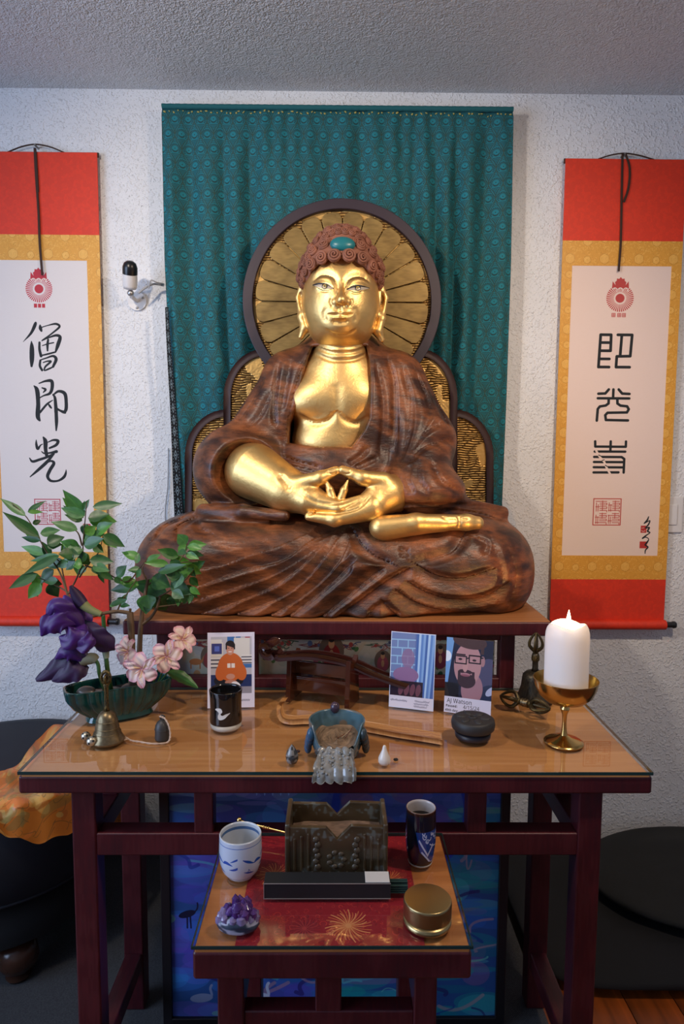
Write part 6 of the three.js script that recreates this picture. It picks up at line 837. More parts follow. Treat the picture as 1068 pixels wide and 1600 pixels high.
{ // ritual bell with thunderbolt handle
  const p = onAltar(834, 1093), k = mpp(p), t = thing('ritual_bell', 'dark bronze ritual bell with thunderbolt-topped handle behind the goblet', 'bell', p), r = 28 * k, dark = (() => { const tx = dataTex(128, 128, (u, v) => mix3([0.030, 0.028, 0.026], [0.095, 0.078, 0.050], tnoise(u, v, 16, 261))); tx.repeat.set(4, 2); return MS({ map: tx, metalness: 0.7, roughness: 0.42, bumpMap: tx, bumpScale: 0.0015 }); })();
  part(t, 'bell_body', lathe([[r * 0.9, 0], [r * 1.02, 0.0], [r * 0.98, 0.006], [r * 0.84, 0.018], [r * 0.74, 0.034], [r * 0.70, 0.050], [r * 0.66, 0.060], [r * 0.50, 0.067], [r * 0.18, 0.070], [0, 0.070], [0, 0.06], [r * 0.6, 0.05], [r * 0.9, 0]], 44), dark);
  part(t, 'handle', lathe([[0, 0.069], [0.009, 0.070], [0.0068, 0.076], [0.0068, 0.092], [0.0085, 0.095], [0.0085, 0.100], [0.007, 0.102], [0.0088, 0.106], [0.0075, 0.112], [0, 0.113]], 20), dark); part(t, 'face_band', lathe([[0.0075, 0.093], [0.0095, 0.097], [0.0092, 0.106], [0.0075, 0.11]], 16), bronze, 'gilded face band'); const l = []; vajraEnd(l, 0.0155, 0.052); const g = mergeGeometries(l.map((q) => q.index ? q.toNonIndexed() : q)); g.translate(0, 0.110, 0); part(t, 'thunderbolt', g, bronze, 'pronged bronze thunderbolt');
}
{ // thunderbolt lying in front of it
  const a = onAltar(781, 1101), b = onAltar(858, 1122), t = thing('thunderbolt', 'bronze double-ended thunderbolt lying in front of the ritual bell', 'ritual object', a.clone().lerp(b, 0.5)), L = a.distanceTo(b), d = b.clone().sub(a).normalize(), q = new THREE.Quaternion().setFromUnitVectors(V(0, 1, 0), d);
  for (const s of [1, -1]) { const l = []; vajraEnd(l, 0.0175, L * 0.44); const g = mergeGeometries(l.map((x) => x.index ? x.toNonIndexed() : x)); if (s < 0) g.rotateX(Math.PI); g.translate(0, s * L * 0.07, 0); g.applyQuaternion(q); g.translate(0, 0.0205, 0); part(t, 'prongs', g, bronze); }
  const h = lathe([[0, -L * 0.08], [0.007, -L * 0.08], [0.009, -L * 0.05], [0.006, -L * 0.03], [0.0095, 0], [0.006, L * 0.03], [0.009, L * 0.05], [0.007, L * 0.08], [0, L * 0.08]], 20); h.applyQuaternion(q); h.translate(0, 0.0205, 0); part(t, 'grip', h, agedBrass, 'worn brass grip');
}
{ // goblet and candle
  const p = onAltar(880, 1160), k = mpp(p), t = thing('brass_goblet', 'polished brass stemmed goblet holding the candle', 'goblet', p), R = 49 * k, hs = 0.128, rb = 30 * k;
  part(t, 'foot', lathe([[0, 0.0], [rb, 0], [rb * 1.0, 0.0025], [rb * 0.85, 0.006], [rb * 0.4, 0.011], [rb * 0.2, 0.016], [0, 0.017]], 48), brass); part(t, 'stem', lathe([[0.0075, 0.015], [0.0055, 0.024], [0.0042, 0.040], [0.0048, 0.058], [0.0085, 0.068], [0.0095, 0.072], [0.0060, 0.075], [0.0065, 0.080], [0, 0.081]], 24), brass);
  part(t, 'cup', lathe([[0, 0.079], [R * 0.3, 0.081], [R * 0.62, 0.088], [R * 0.84, 0.101], [R * 0.95, 0.117], [R, hs + 0.004], [R * 0.985, hs + 0.005], [R * 0.93, 0.118], [R * 0.82, 0.104], [R * 0.6, 0.092], [R * 0.3, 0.0855], [0, 0.085]], 64), brass);
  const cr = 33 * k, c = thing('pillar_candle', 'thick white pillar candle burning in the brass goblet', 'candle', p.clone().add(V(0, 0.0955, 0))), ch = 0.150;
  const wax = MP({ color: rgb(0.82, 0.81, 0.80), roughness: 0.5, transmission: 0.12, thickness: 0 });
  const body = lathe([[0, 0], [cr * 0.98, 0], [cr, 0.003], [cr, ch * 0.80], [cr * 0.985, ch * 0.87], [cr * 0.93, ch * 0.935], [cr * 0.82, ch * 0.985], [cr * 0.70, ch * 0.99], [cr * 0.60, ch * 0.945], [cr * 0.45, ch * 0.91], [0, ch * 0.90]], 64), a = body.attributes.position; for (let i = 0; i < a.count; i++) { const y = a.getY(i), x = a.getX(i), z = a.getZ(i), th = Math.atan2(z, x), r = Math.hypot(x, z); if (y > ch * 0.85 && r > cr * 0.4) a.setY(i, y + 0.006 * (Math.abs(Math.sin(th * 1.5 + 0.7)) - 0.55) * sstep(0.85, 0.99, y / ch)); } body.computeVertexNormals(); part(c, 'wax', body, wax, 'white wax body');
  part(c, 'wick', sweep([V(0, ch * 0.89, 0), V(0.001, ch * 0.98, 0), V(0.002, ch * 1.0, 0)], 0.0009, 6), MS({ color: 0x0a0806, roughness: 1 }));
  part(c, 'flame', lathe([[0, 0], [0.003, 0.003], [0.0048, 0.010], [0.0042, 0.018], [0.0022, 0.028], [0, 0.036]], 20).translate(0.001, ch * 0.945, 0), MS({ color: 0x000000, emissive: new THREE.Color(1, 0.78, 0.42), emissiveIntensity: 14 }), 'candle flame');
  const L = new THREE.PointLight(0xffc070, CANDLE, 0, 2); L.position.set(p.x + 0.001, p.y + 0.0955 + ch * 0.945 + 0.014, p.z); L.shadow.radius = 0.4; L.castShadow = true; L.name = 'candle_light'; scene.add(L);
}
// ---------------------------------------------------------------- things on the small table
{ // white and blue cup
  const p = onSmall(376, 1366), k = mpp(p), R = 33 * k, h = 0.072, t = thing('porcelain_cup', 'white porcelain cup with blue brushed landscape marks', 'cup', p);
  const tx = canvasTex(1024, 512, (g, w, hh) => { g.fillStyle = '#c3cbda'; g.fillRect(0, 0, w, hh); g.fillStyle = '#2350a8'; g.strokeStyle = '#2350a8'; g.fillRect(0, hh * 0.13, w, 9); g.fillRect(0, hh * 0.93, w, 9); for (let i = 0; i < 4; i++) { const x = i * 256 + 40; brush(g, [[x, 190, 6], [x + 40, 215, 26], [x + 90, 245, 10], [x + 120, 230, 34], [x + 175, 250, 6]]); brush(g, [[x + 10, 330, 6], [x + 50, 345, 26], [x + 95, 360, 6]]); g.lineWidth = 5; g.beginPath(); g.moveTo(x + 40, 335); g.lineTo(x + 46, 300); g.lineTo(x + 60, 325); g.stroke(); brush(g, [[x + 150, 300, 6], [x + 190, 290, 22], [x + 240, 255, 14]]); brush(g, [[x + 160, 215, 5], [x + 200, 190, 16], [x + 245, 165, 8]]); } });
  const por = MP({ map: tx, roughness: 0.12, clearcoat: 0.5 }), pin = MP({ color: rgb(0.52, 0.55, 0.58), roughness: 0.15 });
  const outer = lathe([[R * 0.68, 0.004], [R * 0.86, 0.012], [R * 0.98, 0.026], [R * 1.01, 0.042], [R * 0.995, 0.060], [R * 0.98, h - 0.002]], 56); part(t, 'cup_body', outer, por); part(t, 'cup_inside', lathe([[R * 0.98, h - 0.002], [R * 0.95, h], [R * 0.90, h - 0.003], [R * 0.90, 0.040], [R * 0.8, 0.018], [R * 0.5, 0.010], [0, 0.009]], 56), pin); part(t, 'blue_rim', lathe([[R * 0.902, h - 0.004], [R * 0.897, h - 0.012]].reverse(), 56), MS({ color: rgb(0.06, 0.13, 0.28), roughness: 0.2, side: THREE.DoubleSide }), 'blue line inside the rim'); part(t, 'foot', lathe([[0, 0], [R * 0.60, 0], [R * 0.67, 0.005], [0, 0.006]], 40), pin);
}
{ // amethyst cluster
  const p = onSmall(372, 1448), k = mpp(p), t = thing('amethyst', 'cluster of purple amethyst crystals on a grey stone base', 'crystal', p);
  const bs = new THREE.SphereGeometry(1, 28, 16), a = bs.attributes.position; for (let i = 0; i < a.count; i++) { const x = a.getX(i), y = a.getY(i), z = a.getZ(i), w = 1 + 0.25 * (noise3(x * 3, y * 3, z * 3) - 0.5); a.setXYZ(i, x * 33 * k * w, Math.max(0, (y + 0.5) * 0.017 * w), z * 0.022 * w); } bs.computeVertexNormals(); const bt = dataTex(128, 128, (u, v) => mix3([0.030, 0.045, 0.075], [0.36, 0.36, 0.46], sstep(0.4, 0.65, tnoise(u, v, 14, 271)))); part(t, 'stone_base', bs, MS({ map: bt, roughness: 0.4 }), 'blue-grey stone base');
  const mats = [[0.10, 0.030, 0.24], [0.19, 0.075, 0.36], [0.36, 0.28, 0.52]].map(([r, g, b]) => MP({ color: rgb(r, g, b), roughness: 0.08, transmission: 0.45, thickness: 0, clearcoat: 1 })); const cg = new THREE.CylinderGeometry(0.82, 1, 1, 6, 1), tipG = new THREE.ConeGeometry(0.82, 0.45, 6, 1); cg.translate(0, 0.5, 0); tipG.translate(0, 1.225, 0); const cry = mergeGeometries([cg.toNonIndexed(), tipG.toNonIndexed()]);
  for (let i = 0; i < 40; i++) { const u = rr(-1, 1), v = rr(-1, 1); if (u * u + v * v > 1) { i--; continue; } const m = part(t, 'crystal', cry, mats[Math.hypot(u, v) > 0.8 ? 2 : i % 2]), hgt = 0.005 + 0.011 * (1 - 0.9 * (u * u + v * v)) * rr(0.6, 1.1), s = rr(0.0060, 0.0105); m.scale.set(s, hgt, s); m.position.set(u * 28 * k, 0.012 + 0.014 * (1 - u * u - v * v), v * 0.016); m.rotation.set(v * 0.4 + rr(-0.2, 0.2), rnd() * 3, -u * 0.4 + rr(-0.2, 0.2)); }
}
{ // ceramic incense trough with notched walls
  const p = onSmall(525, 1352), k = mpp(p), t = thing('incense_trough', 'brown glazed ceramic incense trough with notched walls and carved front', 'incense burner', p), w = 0.0785, dz = 0.082, h = 0.088;
  const gx = dataTex(256, 256, (u, v) => { const a = tnoise(u, v, 9, 281), b = tnoise(u, v, 34, 282); return mix3(mix3([0.036, 0.023, 0.011], [0.085, 0.058, 0.030], a), [0.12, 0.125, 0.105], sstep(0.62, 0.8, a * 0.5 + b * 0.5)); }), gm = MP({ map: gx, roughness: 0.3, bumpMap: gx, bumpScale: 0.0015, clearcoat: 0.2 }); gx.repeat.set(6, 6);
  const notch = (z) => { const g = extr(shapeOf([[-w, 0], [w, 0], [w * 1.01, h], [w * 0.30, h + 0.002], [0.001, h - 0.021], [-w * 0.22, h - 0.001], [-w, h]]), 0.006, 0.0012); g.translate(0, 0.001, z); return boxUV(g); };
  const fr = part(t, 'front_wall', notch(dz / 2 - 0.007), gm), bk = part(t, 'back_wall', notch(-dz / 2 + 0.001), gm);
  for (const s of [-1, 1]) part(t, 'side_wall', bx(s * w - 0.004, s * w + 0.004, 0, h + 0.008, -dz / 2 - 0.001, dz / 2 + 0.002, 0.003), gm); part(t, 'floor', bx(-w, w, 0, 0.008, -dz / 2, dz / 2, 0.001), gm);
  const ash = surf((u, v) => V(mix(-w + 0.005, w - 0.005, u), 0.055 + 0.006 * noise3(u * 6, v * 4, 3), mix(dz / 2 - 0.007, -dz / 2 + 0.007, v)), 30, 20), at2 = dataTex(64, 64, (u, v) => { const q = 0.7 + 0.6 * tnoise(u, v, 20, 291); return [0.16 * q, 0.10 * q, 0.065 * q]; }); part(t, 'ash', ash, MS({ map: at2, roughness: 1, side: THREE.DoubleSide }), 'brown ash bed').userData.kind = 'stuff';
  const fz = dz / 2 + 0.0005; for (const s of [-1, 1]) { for (let i = 0; i < 3; i++) part(fr, 'carved_bar', bx(s * (0.045 + i * 0.011) - 0.0018, s * (0.045 + i * 0.011) + 0.0018, 0.018, 0.080 - 0.004 * i, fz - 0.001, fz + 0.0015, 0.0012), gm); for (let i = 0; i < 6; i++) { const q = new THREE.SphereGeometry(0.0052, 12, 8); q.scale(1, 1, 0.5); q.translate(s * (0.030 + 0.003 * (i % 2)), 0.024 + i * 0.0092, fz); part(fr, 'carved_boss', q, gm); } }
  for (let i = 0; i < 9; i++) { const q = bx(-0.006, 0.006, -0.0012, 0.0012, -0.001, 0.002, 0.001); q.rotateZ(0.7); q.translate(-0.056 + i * 0.014, 0.012, fz); part(fr, 'carved_boss', q, gm); }
  for (let i = 0; i < 7; i++) { const a = i / 7 * 6.28, q = new THREE.SphereGeometry(0.004, 10, 8); q.scale(1.2, 1, 0.5); q.translate(0.012 * Math.cos(a), 0.036 + 0.012 * Math.sin(a), fz); part(fr, 'carved_boss', q, gm); }
}
{ // incense box, sticks
  const p = onSmall(511, 1405), k = mpp(p), w = 99 * k, t = thing('incense_box', 'long black incense box with silver edges and open white end', 'box', p), h = 0.026, d = 0.030, blk = MS({ color: rgb(0.005, 0.006, 0.008), roughness: 0.6 }), sil = MS({ color: rgb(0.36, 0.34, 0.32), metalness: 0.6, roughness: 0.4 });
  part(t, 'sleeve', bx(-w, w, 0, h, -d + 0.001, 0, 0.0008), blk); for (const y of [0.0008, h - 0.0008]) part(t, 'edge_line', bx(-w, w, y - 0.0006, y + 0.0006, -0.0004, 0.0006, 0.0002), sil, 'silver edge line'); part(t, 'edge_line', bx(-w - 0.0003, -w + 0.0008, 0, h, -0.0004, 0.0006, 0.0002), sil); 
  part(t, 'inner_tray', bx(w * 0.60, w * 0.985, h, h + 0.0012, -d + 0.002, -0.001, 0.0004), MS({ color: rgb(0.55, 0.53, 0.50), roughness: 0.6 }), 'white folded paper flap');
  const s = thing('incense_sticks', 'bundle of dark green incense sticks poking out of the black box', 'incense', p.clone().add(V(w + 0.014, 0, -0.014))); for (let i = 0; i < 14; i++) { const g = new THREE.CylinderGeometry(0.0016, 0.0016, 0.027, 6); g.rotateZ(Math.PI / 2); g.translate(0, 0.004 + 0.0036 * (i % 5), -0.006 + 0.0048 * Math.floor(i / 5)); part(s, 'stick', g, MS({ color: rgb(0.010, 0.040, 0.034), roughness: 0.8 })); }
}
{ // round brass box
  const p = onSmall(667, 1441), k = mpp(p), R = 37.5 * k, t = thing('brass_box', 'round brushed brass box with flat lid on the small table', 'box', p), br = MS({ color: rgb(0.42, 0.32, 0.15), metalness: 1, roughness: 0.30 });
  part(t, 'box_base', lathe([[0, 0], [R * 0.96, 0], [R * 0.995, 0.0025], [R * 0.995, 0.0135], [0, 0.0135]], 64), br); part(t, 'lid', lathe([[R * 0.99, 0.0138], [R, 0.0142], [R, 0.033], [R * 0.985, 0.0365], [R * 0.95, 0.038], [0, 0.0385]], 64), br);
}
{ // tall dark blue cup
  const p = onSmall(656, 1346), k = mpp(p), R = 23.5 * k, h = 0.096, t = thing('blue_cup', 'tall dark blue cup with white boat design and brown rim', 'cup', p);
  const tx = canvasTex(1024, 512, (g, w, hh) => { g.fillStyle = '#0c1324'; g.fillRect(0, 0, w, hh); g.fillStyle = '#1b3f86'; for (let i = 0; i < 2; i++) { const x = i * 512; g.beginPath(); g.moveTo(x + 40, 150); g.lineTo(x + 420, 140); g.lineTo(x + 440, 330); g.lineTo(x + 260, 420); g.lineTo(x + 90, 300); g.fill(); g.strokeStyle = '#b9c4dc'; g.lineWidth = 16; g.lineCap = 'round'; g.beginPath(); g.moveTo(x + 110, 300); g.lineTo(x + 250, 415); g.lineTo(x + 430, 300); g.stroke(); g.beginPath(); g.moveTo(x + 80, 210); g.lineTo(x + 180, 330); g.lineTo(x + 240, 250); g.stroke(); g.lineWidth = 9; for (let k2 = 0; k2 < 14; k2++) { g.beginPath(); g.arc(x + rr(100, 400), rr(150, 220), rr(8, 22), 0, rr(2, 5)); g.stroke(); } g.beginPath(); g.moveTo(x + 200, 240); g.quadraticCurveTo(x + 320, 300, x + 420, 220); g.stroke(); } g.fillStyle = '#1c0f0b'; g.fillRect(0, hh * 0.86, w, hh); g.fillStyle = '#2a130a'; g.fillRect(0, 0, w, 22); });
  const o = part(t, 'cup_body', lathe([[R * 0.80, 0.004], [R * 0.88, 0.012], [R, 0.040], [R * 1.0, 0.070], [R * 0.98, h]], 48), MP({ map: tx, roughness: 0.12, clearcoat: 0.5 })); o.rotation.y = -0.7;
  part(t, 'cup_inside', lathe([[R * 0.98, h], [R * 0.93, h + 0.001], [R * 0.86, h - 0.003], [R * 0.84, 0.06], [R * 0.8, 0.05]], 48), MP({ color: rgb(0.40, 0.36, 0.34), roughness: 0.15 }), 'pale inside with brown rim'); part(t, 'rim', at(new THREE.TorusGeometry(R * 0.955, R * 0.032, 8, 48).rotateX(Math.PI / 2), 0, h, 0), MP({ color: rgb(0.09, 0.035, 0.02), roughness: 0.12 }), 'brown rim'); part(t, 'tea', at(new THREE.CircleGeometry(R * 0.86, 40).rotateX(-Math.PI / 2), 0, 0.078, 0), MS({ color: rgb(0.004, 0.003, 0.003), roughness: 0.06 })); part(t, 'foot', lathe([[0, 0], [R * 0.76, 0], [R * 0.82, 0.004], [0, 0.005]], 40), MS({ color: rgb(0.42, 0.38, 0.34), roughness: 0.5 }), 'pale foot ring');
}
{ // brass striker lying behind the cup
  const a = onSmall(374, 1302).add(V(0, 0.024, 0)), b = onSmall(447, 1318).add(V(0, 0.020, 0)), t = thing('brass_snuffer', 'thin brass rod with ball end leaning between the porcelain cup and trough', 'rod', onSmall(420, 1312)); wpart(t, 'rod', sweep([a, b], 0.0019, 10), brass); const s = new THREE.SphereGeometry(0.0052, 16, 12); s.scale(1, 1.25, 1); s.translate(a.x, a.y, a.z); wpart(t, 'ball', s, brass); const d = b.clone().sub(a).normalize(), q = new THREE.Quaternion().setFromUnitVectors(V(0, 1, 0), d); for (const f of [0.53, 0.58, 0.63]) { const g = new THREE.SphereGeometry(0.0036, 12, 8); g.scale(1, 0.5, 1); g.applyQuaternion(q); const c = a.clone().lerp(b, f); g.translate(c.x, c.y, c.z); wpart(t, 'collar', g, brass); }
  wpart(t, 'bell', sweep([a.clone().add(V(0, -0.002, 0)), a.clone().add(V(-0.001, -0.022, 0))], (v) => mix(0.002, 0.006, v), 12), brass);
}
{ // bowl on the lower shelf
  const p = V(0.085, 0.3055, -1.02), t = thing('shelf_cup', 'small blue and white bowl on the shelf under the small table', 'cup', p), pr = MP({ color: rgb(0.32, 0.36, 0.48), roughness: 0.15 }); part(t, 'bowl', lathe([[0, 0], [0.02, 0], [0.024, 0.004], [0.038, 0.03], [0.042, 0.055], [0.039, 0.055], [0.034, 0.03], [0, 0.008]], 40), pr); for (const y of [0.02, 0.045]) part(t, 'blue_band', at(new THREE.TorusGeometry(y > 0.03 ? 0.0405 : 0.0335, 0.0012, 6, 40).rotateX(Math.PI / 2), 0, y, 0), MS({ color: rgb(0.03, 0.06, 0.2), roughness: 0.3 }), 'blue band');
}
// ---------------------------------------------------------------- planter with branches and flowers
{
  const A = onAltar(133, 1134), B = onAltar(247, 1113), u = B.clone().sub(A), foot = u.length(); u.normalize();
  const yaw = Math.atan2(-u.z, u.x), dn = V(Math.sin(yaw), 0, Math.cos(yaw)), ctr = A.clone().lerp(B, 0.5).addScaledVector(dn, -0.030);
  const t = thing('planter', 'long dark green fluted ceramic planter with flowers and branches in it', 'planter', ctr); t.rotation.y = yaw;
  const gt = dataTex(256, 256, (a, b) => mix3([0.005, 0.034, 0.034], [0.009, 0.070, 0.062], tnoise(a, b, 8, 301) * 0.7 + 0.3 * tnoise(a, b, 30, 302))), green = MP({ map: gt, roughness: 0.2, clearcoat: 0.5, clearcoatRoughness: 0.1 });
  const hl = foot * 0.74, hd = 0.046, prof = [[0.60, 0.010], [0.70, 0.018], [0.86, 0.032], [0.97, 0.050], [1.0, 0.068], [1.0, 0.0735], [0.965, 0.0745], [0.93, 0.070], [0.90, 0.050], [0.78, 0.030], [0.55, 0.022]];
  const ring = (th, s, inner) => { const c = Math.cos(th), q = Math.sin(th), p = 3.4, m = Math.pow(Math.pow(Math.abs(c), p) + Math.pow(Math.abs(q), p), -1 / p), f = inner ? 1 : 1 - 0.075 * Math.pow(Math.abs(Math.cos(Math.PI * (Math.abs(c) * m * hl > hl * 0.97 ? q * m * 2.5 + 0.5 : c * m * 4.5))), 8); return [c * m * hl * s * f, q * m * hd * (0.35 + 0.65 * s) * f]; };
  part(t, 'planter_body', surf((a, b) => { const q = b * (prof.length - 1), i = Math.min(prof.length - 2, Math.floor(q)), f = q - i, s = mix(prof[i][0], prof[i + 1][0], f), y = mix(prof[i][1], prof[i + 1][1], f), [x, z] = ring(-a * Math.PI * 2, s, i > 4); return V(x, y, z); }, 220, 40), green);
  part(t, 'foot', surf((a, b) => { const [x, z] = ring(-a * Math.PI * 2, mix(0.62, 0.58, b), true); return V(x, b * 0.0125, z); }, 90, 3), green);
  part(t, 'soil', (() => { const s = new THREE.Shape(); for (let i = 0; i < 60; i++) { const [x, z] = ring(i / 60 * Math.PI * 2, 0.90, true); i ? s.lineTo(x, z) : s.moveTo(x, z); } const g = new THREE.ShapeGeometry(s); g.rotateX(-Math.PI / 2); g.translate(0, 0.052, 0); return g; })(), MS({ color: rgb(0.018, 0.014, 0.010), roughness: 1, side: THREE.DoubleSide }), 'dark soil').userData.kind = 'stuff';
  t.updateMatrixWorld(true);
  const inP = (x, y, z) => t.localToWorld(V(x, y, z));
  // stones
  [[-0.070, 0.010, 0.021, 0.013], [-0.045, 0.020, 0.024, 0.009], [-0.015, 0.012, 0.020, 0.008], [0.02, 0.018, 0.020, 0.010]].forEach(([x, z, r, h], i) => { const g = new THREE.SphereGeometry(1, 24, 16), a = g.attributes.position; for (let j = 0; j < a.count; j++) { const w = 1 + 0.25 * (noise3(a.getX(j) * 1.5 + i * 9, a.getY(j) * 1.5, a.getZ(j) * 1.5) - 0.5); a.setXYZ(j, a.getX(j) * r * w, a.getY(j) * h * w + h, a.getZ(j) * r * 0.7 * w); } g.computeVertexNormals(); const s = thing('river_stone', ['larger pale brown river stone at the planter end under the iris', 'flat dark grey river stone beside the pale brown one', 'flat dark grey river stone at the foot of the iris stem', 'rounded dark grey river stone at the foot of the cut trunk'][i], 'stone', inP(x, 0.0525, z), 'river stones in the planter'); part(s, 'stone', g, MS({ color: i ? rgb(0.055, 0.048, 0.043) : rgb(0.13, 0.10, 0.075), roughness: 0.35 })); });

  // ---- leafy branches
  const CR = (x, y) => [x / 3.236, 760 + y / 3.236];
  const leafT = (seed, c0, c1) => dataTex(64, 128, (a, b) => { const mid = Math.abs(a - 0.5), vein = Math.pow(Math.abs(Math.sin((b * 9 + mid * 7) * Math.PI)), 10) * 0.25 + (mid < 0.03 ? 0.5 : 0); return mix3(mix3(c0, c1, tnoise(a, b, 8, seed)), [0.12, 0.25, 0.06], vein * 0.5); });
  const leafMats = [leafT(311, [0.022, 0.10, 0.014], [0.042, 0.16, 0.022]), leafT(312, [0.045, 0.17, 0.016], [0.085, 0.25, 0.028]), leafT(313, [0.014, 0.066, 0.014], [0.028, 0.11, 0.020])].map((m) => MP({ map: m, roughness: 0.42, transmission: 0.15, thickness: 0, side: THREE.DoubleSide }));
  const leafGeo = (curl, fold) => surf((a, b) => { const w = Math.pow(Math.sin(Math.PI * Math.pow(b, 0.72)), 1.05), x = (a - 0.5) * w; return V(x, b, -curl * b * b + fold * Math.abs(a - 0.5) * w + 0.02 * Math.sin(b * 20) * Math.abs(a - 0.5)); }, 4, 10);
  const leafGeos = [leafGeo(0.10, 0.16), leafGeo(0.3, 0.25), leafGeo(-0.1, 0.2)];
  const bark = dataTex(64, 128, (a, b) => { const k = 0.7 + 0.6 * (tnoise(a, b, 16, 321) - 0.3); return [0.16 * k, 0.10 * k, 0.055 * k]; }), barkM = MS({ map: bark, roughness: 0.85, bumpMap: bark, bumpScale: 0.001 }), twigM = MS({ color: rgb(0.10, 0.06, 0.025), roughness: 0.8 }), stemG = MS({ color: rgb(0.03, 0.10, 0.02), roughness: 0.5 });
  function leafOn(th, list, Z, dz) {
    const fill = list.filter((_, i) => i % 2).map(([x0, y0, x1, y1, w], i) => { const a = rr(-1.1, 1.1), dx = x1 - x0, dy = y1 - y0, c = Math.cos(a) * 0.75, q = Math.sin(a) * 0.75; return [x0, y0, x0 + dx * c - dy * q, y0 + dx * q + dy * c, (w || 42) * 0.85]; });
    [...list, ...fill].forEach(([x0, y0, x1, y1, w], i) => {
      const h = hash3(i, Math.round(x0), 7), Zl = Z + (h - 0.5) * dz, a = atD(...CR(x0, y0), Zl), b = atD(...CR(x1, y1), Zl + (hash3(i, 3, Math.round(y0)) - 0.62) * 0.03), d = b.clone().sub(a), L = d.length(), Y = d.normalize();
      let N = V(rr(-0.45, 0.45), rr(0.1, 0.8), 1).normalize(); const X = new THREE.Vector3().crossVectors(Y, N).normalize(); N = new THREE.Vector3().crossVectors(X, Y); const m = new THREE.Mesh(leafGeos[i % 3], leafMats[(i * 7 + (h > 0.6 ? 1 : 0)) % 3]); m.name = 'leaf'; m.castShadow = m.receiveShadow = true; const wd = (w || 42) / 3.236 * pm(Zl) * 1.3;
      m.matrixAutoUpdate = true; m.quaternion.setFromRotationMatrix(new THREE.Matrix4().makeBasis(X, Y, N)); m.scale.set(wd, L * 1.1, wd); m.position.copy(a).sub(th.position); th.add(m);
    });
  }
  const twig = (th, pts, Z, r0, r1, mat = twigM, nm = 'twig') => { const c = smoothPts(pts.map(([x, y, dz = 0]) => atD(...CR(x, y), Z + dz)), 18); wpart(th, nm, sweep(c, (s) => mix(r0, r1, s), 7), mat); };
  const Z1 = 1.47, b1 = thing('leafy_branch', 'tall leafy branch in the planter, rising in front of the brushed-character scroll', 'branch', inP(0.028, 0.0525, -0.004), 'branches in the planter');
  { const p0 = b1.position.clone(), c = smoothPts([p0, atD(206, 1010, Z1), atD(203, 957, Z1)], 14); wpart(b1, 'trunk', sweep(c, 0.0072, 10), barkM, 'cut woody trunk'); wpart(b1, 'cut_stub', sweep([atD(203, 957, Z1), atD(203.5, 951, Z1)], 0.003, 8), twigM); }
  twig(b1, [[655, 640], [600, 632], [530, 640], [450, 655, -0.02], [385, 610, -0.03], [340, 545, -0.03]], Z1, 0.0045, 0.003, barkM, 'side_branch');
  for (const s of [[[340, 545, -0.03], [300, 430], [240, 340], [190, 250], [130, 150], [60, 85]], [[340, 545, -0.03], [322, 460], [300, 380], [250, 350]], [[345, 540, -0.03], [385, 470], [415, 380], [420, 280], [430, 170], [438, 80]], [[350, 540, -0.03], [300, 510], [240, 480], [190, 460]], [[400, 460], [450, 390], [500, 330], [520, 250]], [[415, 300], [390, 230], [330, 200]], [[430, 400], [520, 430], [600, 470], [640, 480]], [[600, 470], [650, 480], [700, 420], [745, 365]], [[595, 625], [610, 590], [640, 545], [690, 470]]]) twig(b1, s, Z1, 0.0021, 0.0009);
  leafOn(b1, [[130, 150, 10, 65, 34], [140, 130, 220, 75, 24], [200, 255, 28, 140, 44], [205, 275, 110, 205, 34], [165, 190, 205, 172, 22], [428, 150, 328, 28, 52], [422, 160, 325, 65, 46], [415, 175, 330, 100, 34], [468, 104, 607, 90, 42], [445, 160, 578, 175, 66], [488, 235, 550, 185, 54], [520, 245, 622, 302, 46], [392, 220, 268, 180, 44], [238, 292, 312, 252, 56], [203, 238, 298, 224, 42], [418, 265, 515, 240, 60], [400, 305, 310, 280, 44], [425, 300, 520, 268, 52], [232, 338, 115, 306, 38], [252, 355, 150, 336, 40], [282, 365, 195, 385, 46], [330, 345, 415, 318, 62], [322, 380, 240, 402, 46], [300, 350, 136, 437, 40], [350, 382, 285, 402, 36], [415, 392, 388, 440, 58], [452, 372, 565, 382, 50], [470, 400, 545, 425, 40], [272, 420, 200, 482, 52], [188, 440, 58, 512, 48], [205, 488, 145, 562, 52], [250, 490, 288, 555, 54], [292, 475, 228, 482, 34], [500, 430, 570, 470, 30], [330, 300, 395, 300, 46], [370, 340, 300, 345, 50], [400, 350, 450, 390, 52], [430, 240, 480, 205, 44], [440, 340, 395, 380, 46], [360, 280, 310, 320, 44], [438, 190, 420, 240, 40], [380, 380, 340, 420, 42], [470, 300, 520, 330, 40], [420, 120, 445, 70, 24], [590, 455, 640, 405, 48], [580, 460, 620, 490, 28], [705, 365, 622, 330, 40], [712, 420, 650, 425, 30], [740, 382, 805, 345, 30], [620, 480, 685, 472, 32], [560, 600, 640, 572, 26], [605, 600, 642, 545, 26], [590, 592, 550, 602, 24], [620, 560, 600, 590, 30], [690, 390, 700, 340, 26]], Z1, 0.07);
  const Z2 = 1.505, b2 = thing('leafy_branch', 'forked leafy branch in the planter, spreading in front of the statue knee', 'branch', inP(0.045, 0.0525, -0.012), 'branches in the planter');
  { const p0 = b2.position.clone(), c = smoothPts([p0, atD(219, 990, Z2), atD(223, 950, Z2), atD(231, 905, Z2)], 16); wpart(b2, 'trunk', sweep(c, (s) => mix(0.0066, 0.0035, s), 10), barkM, 'woody trunk'); }
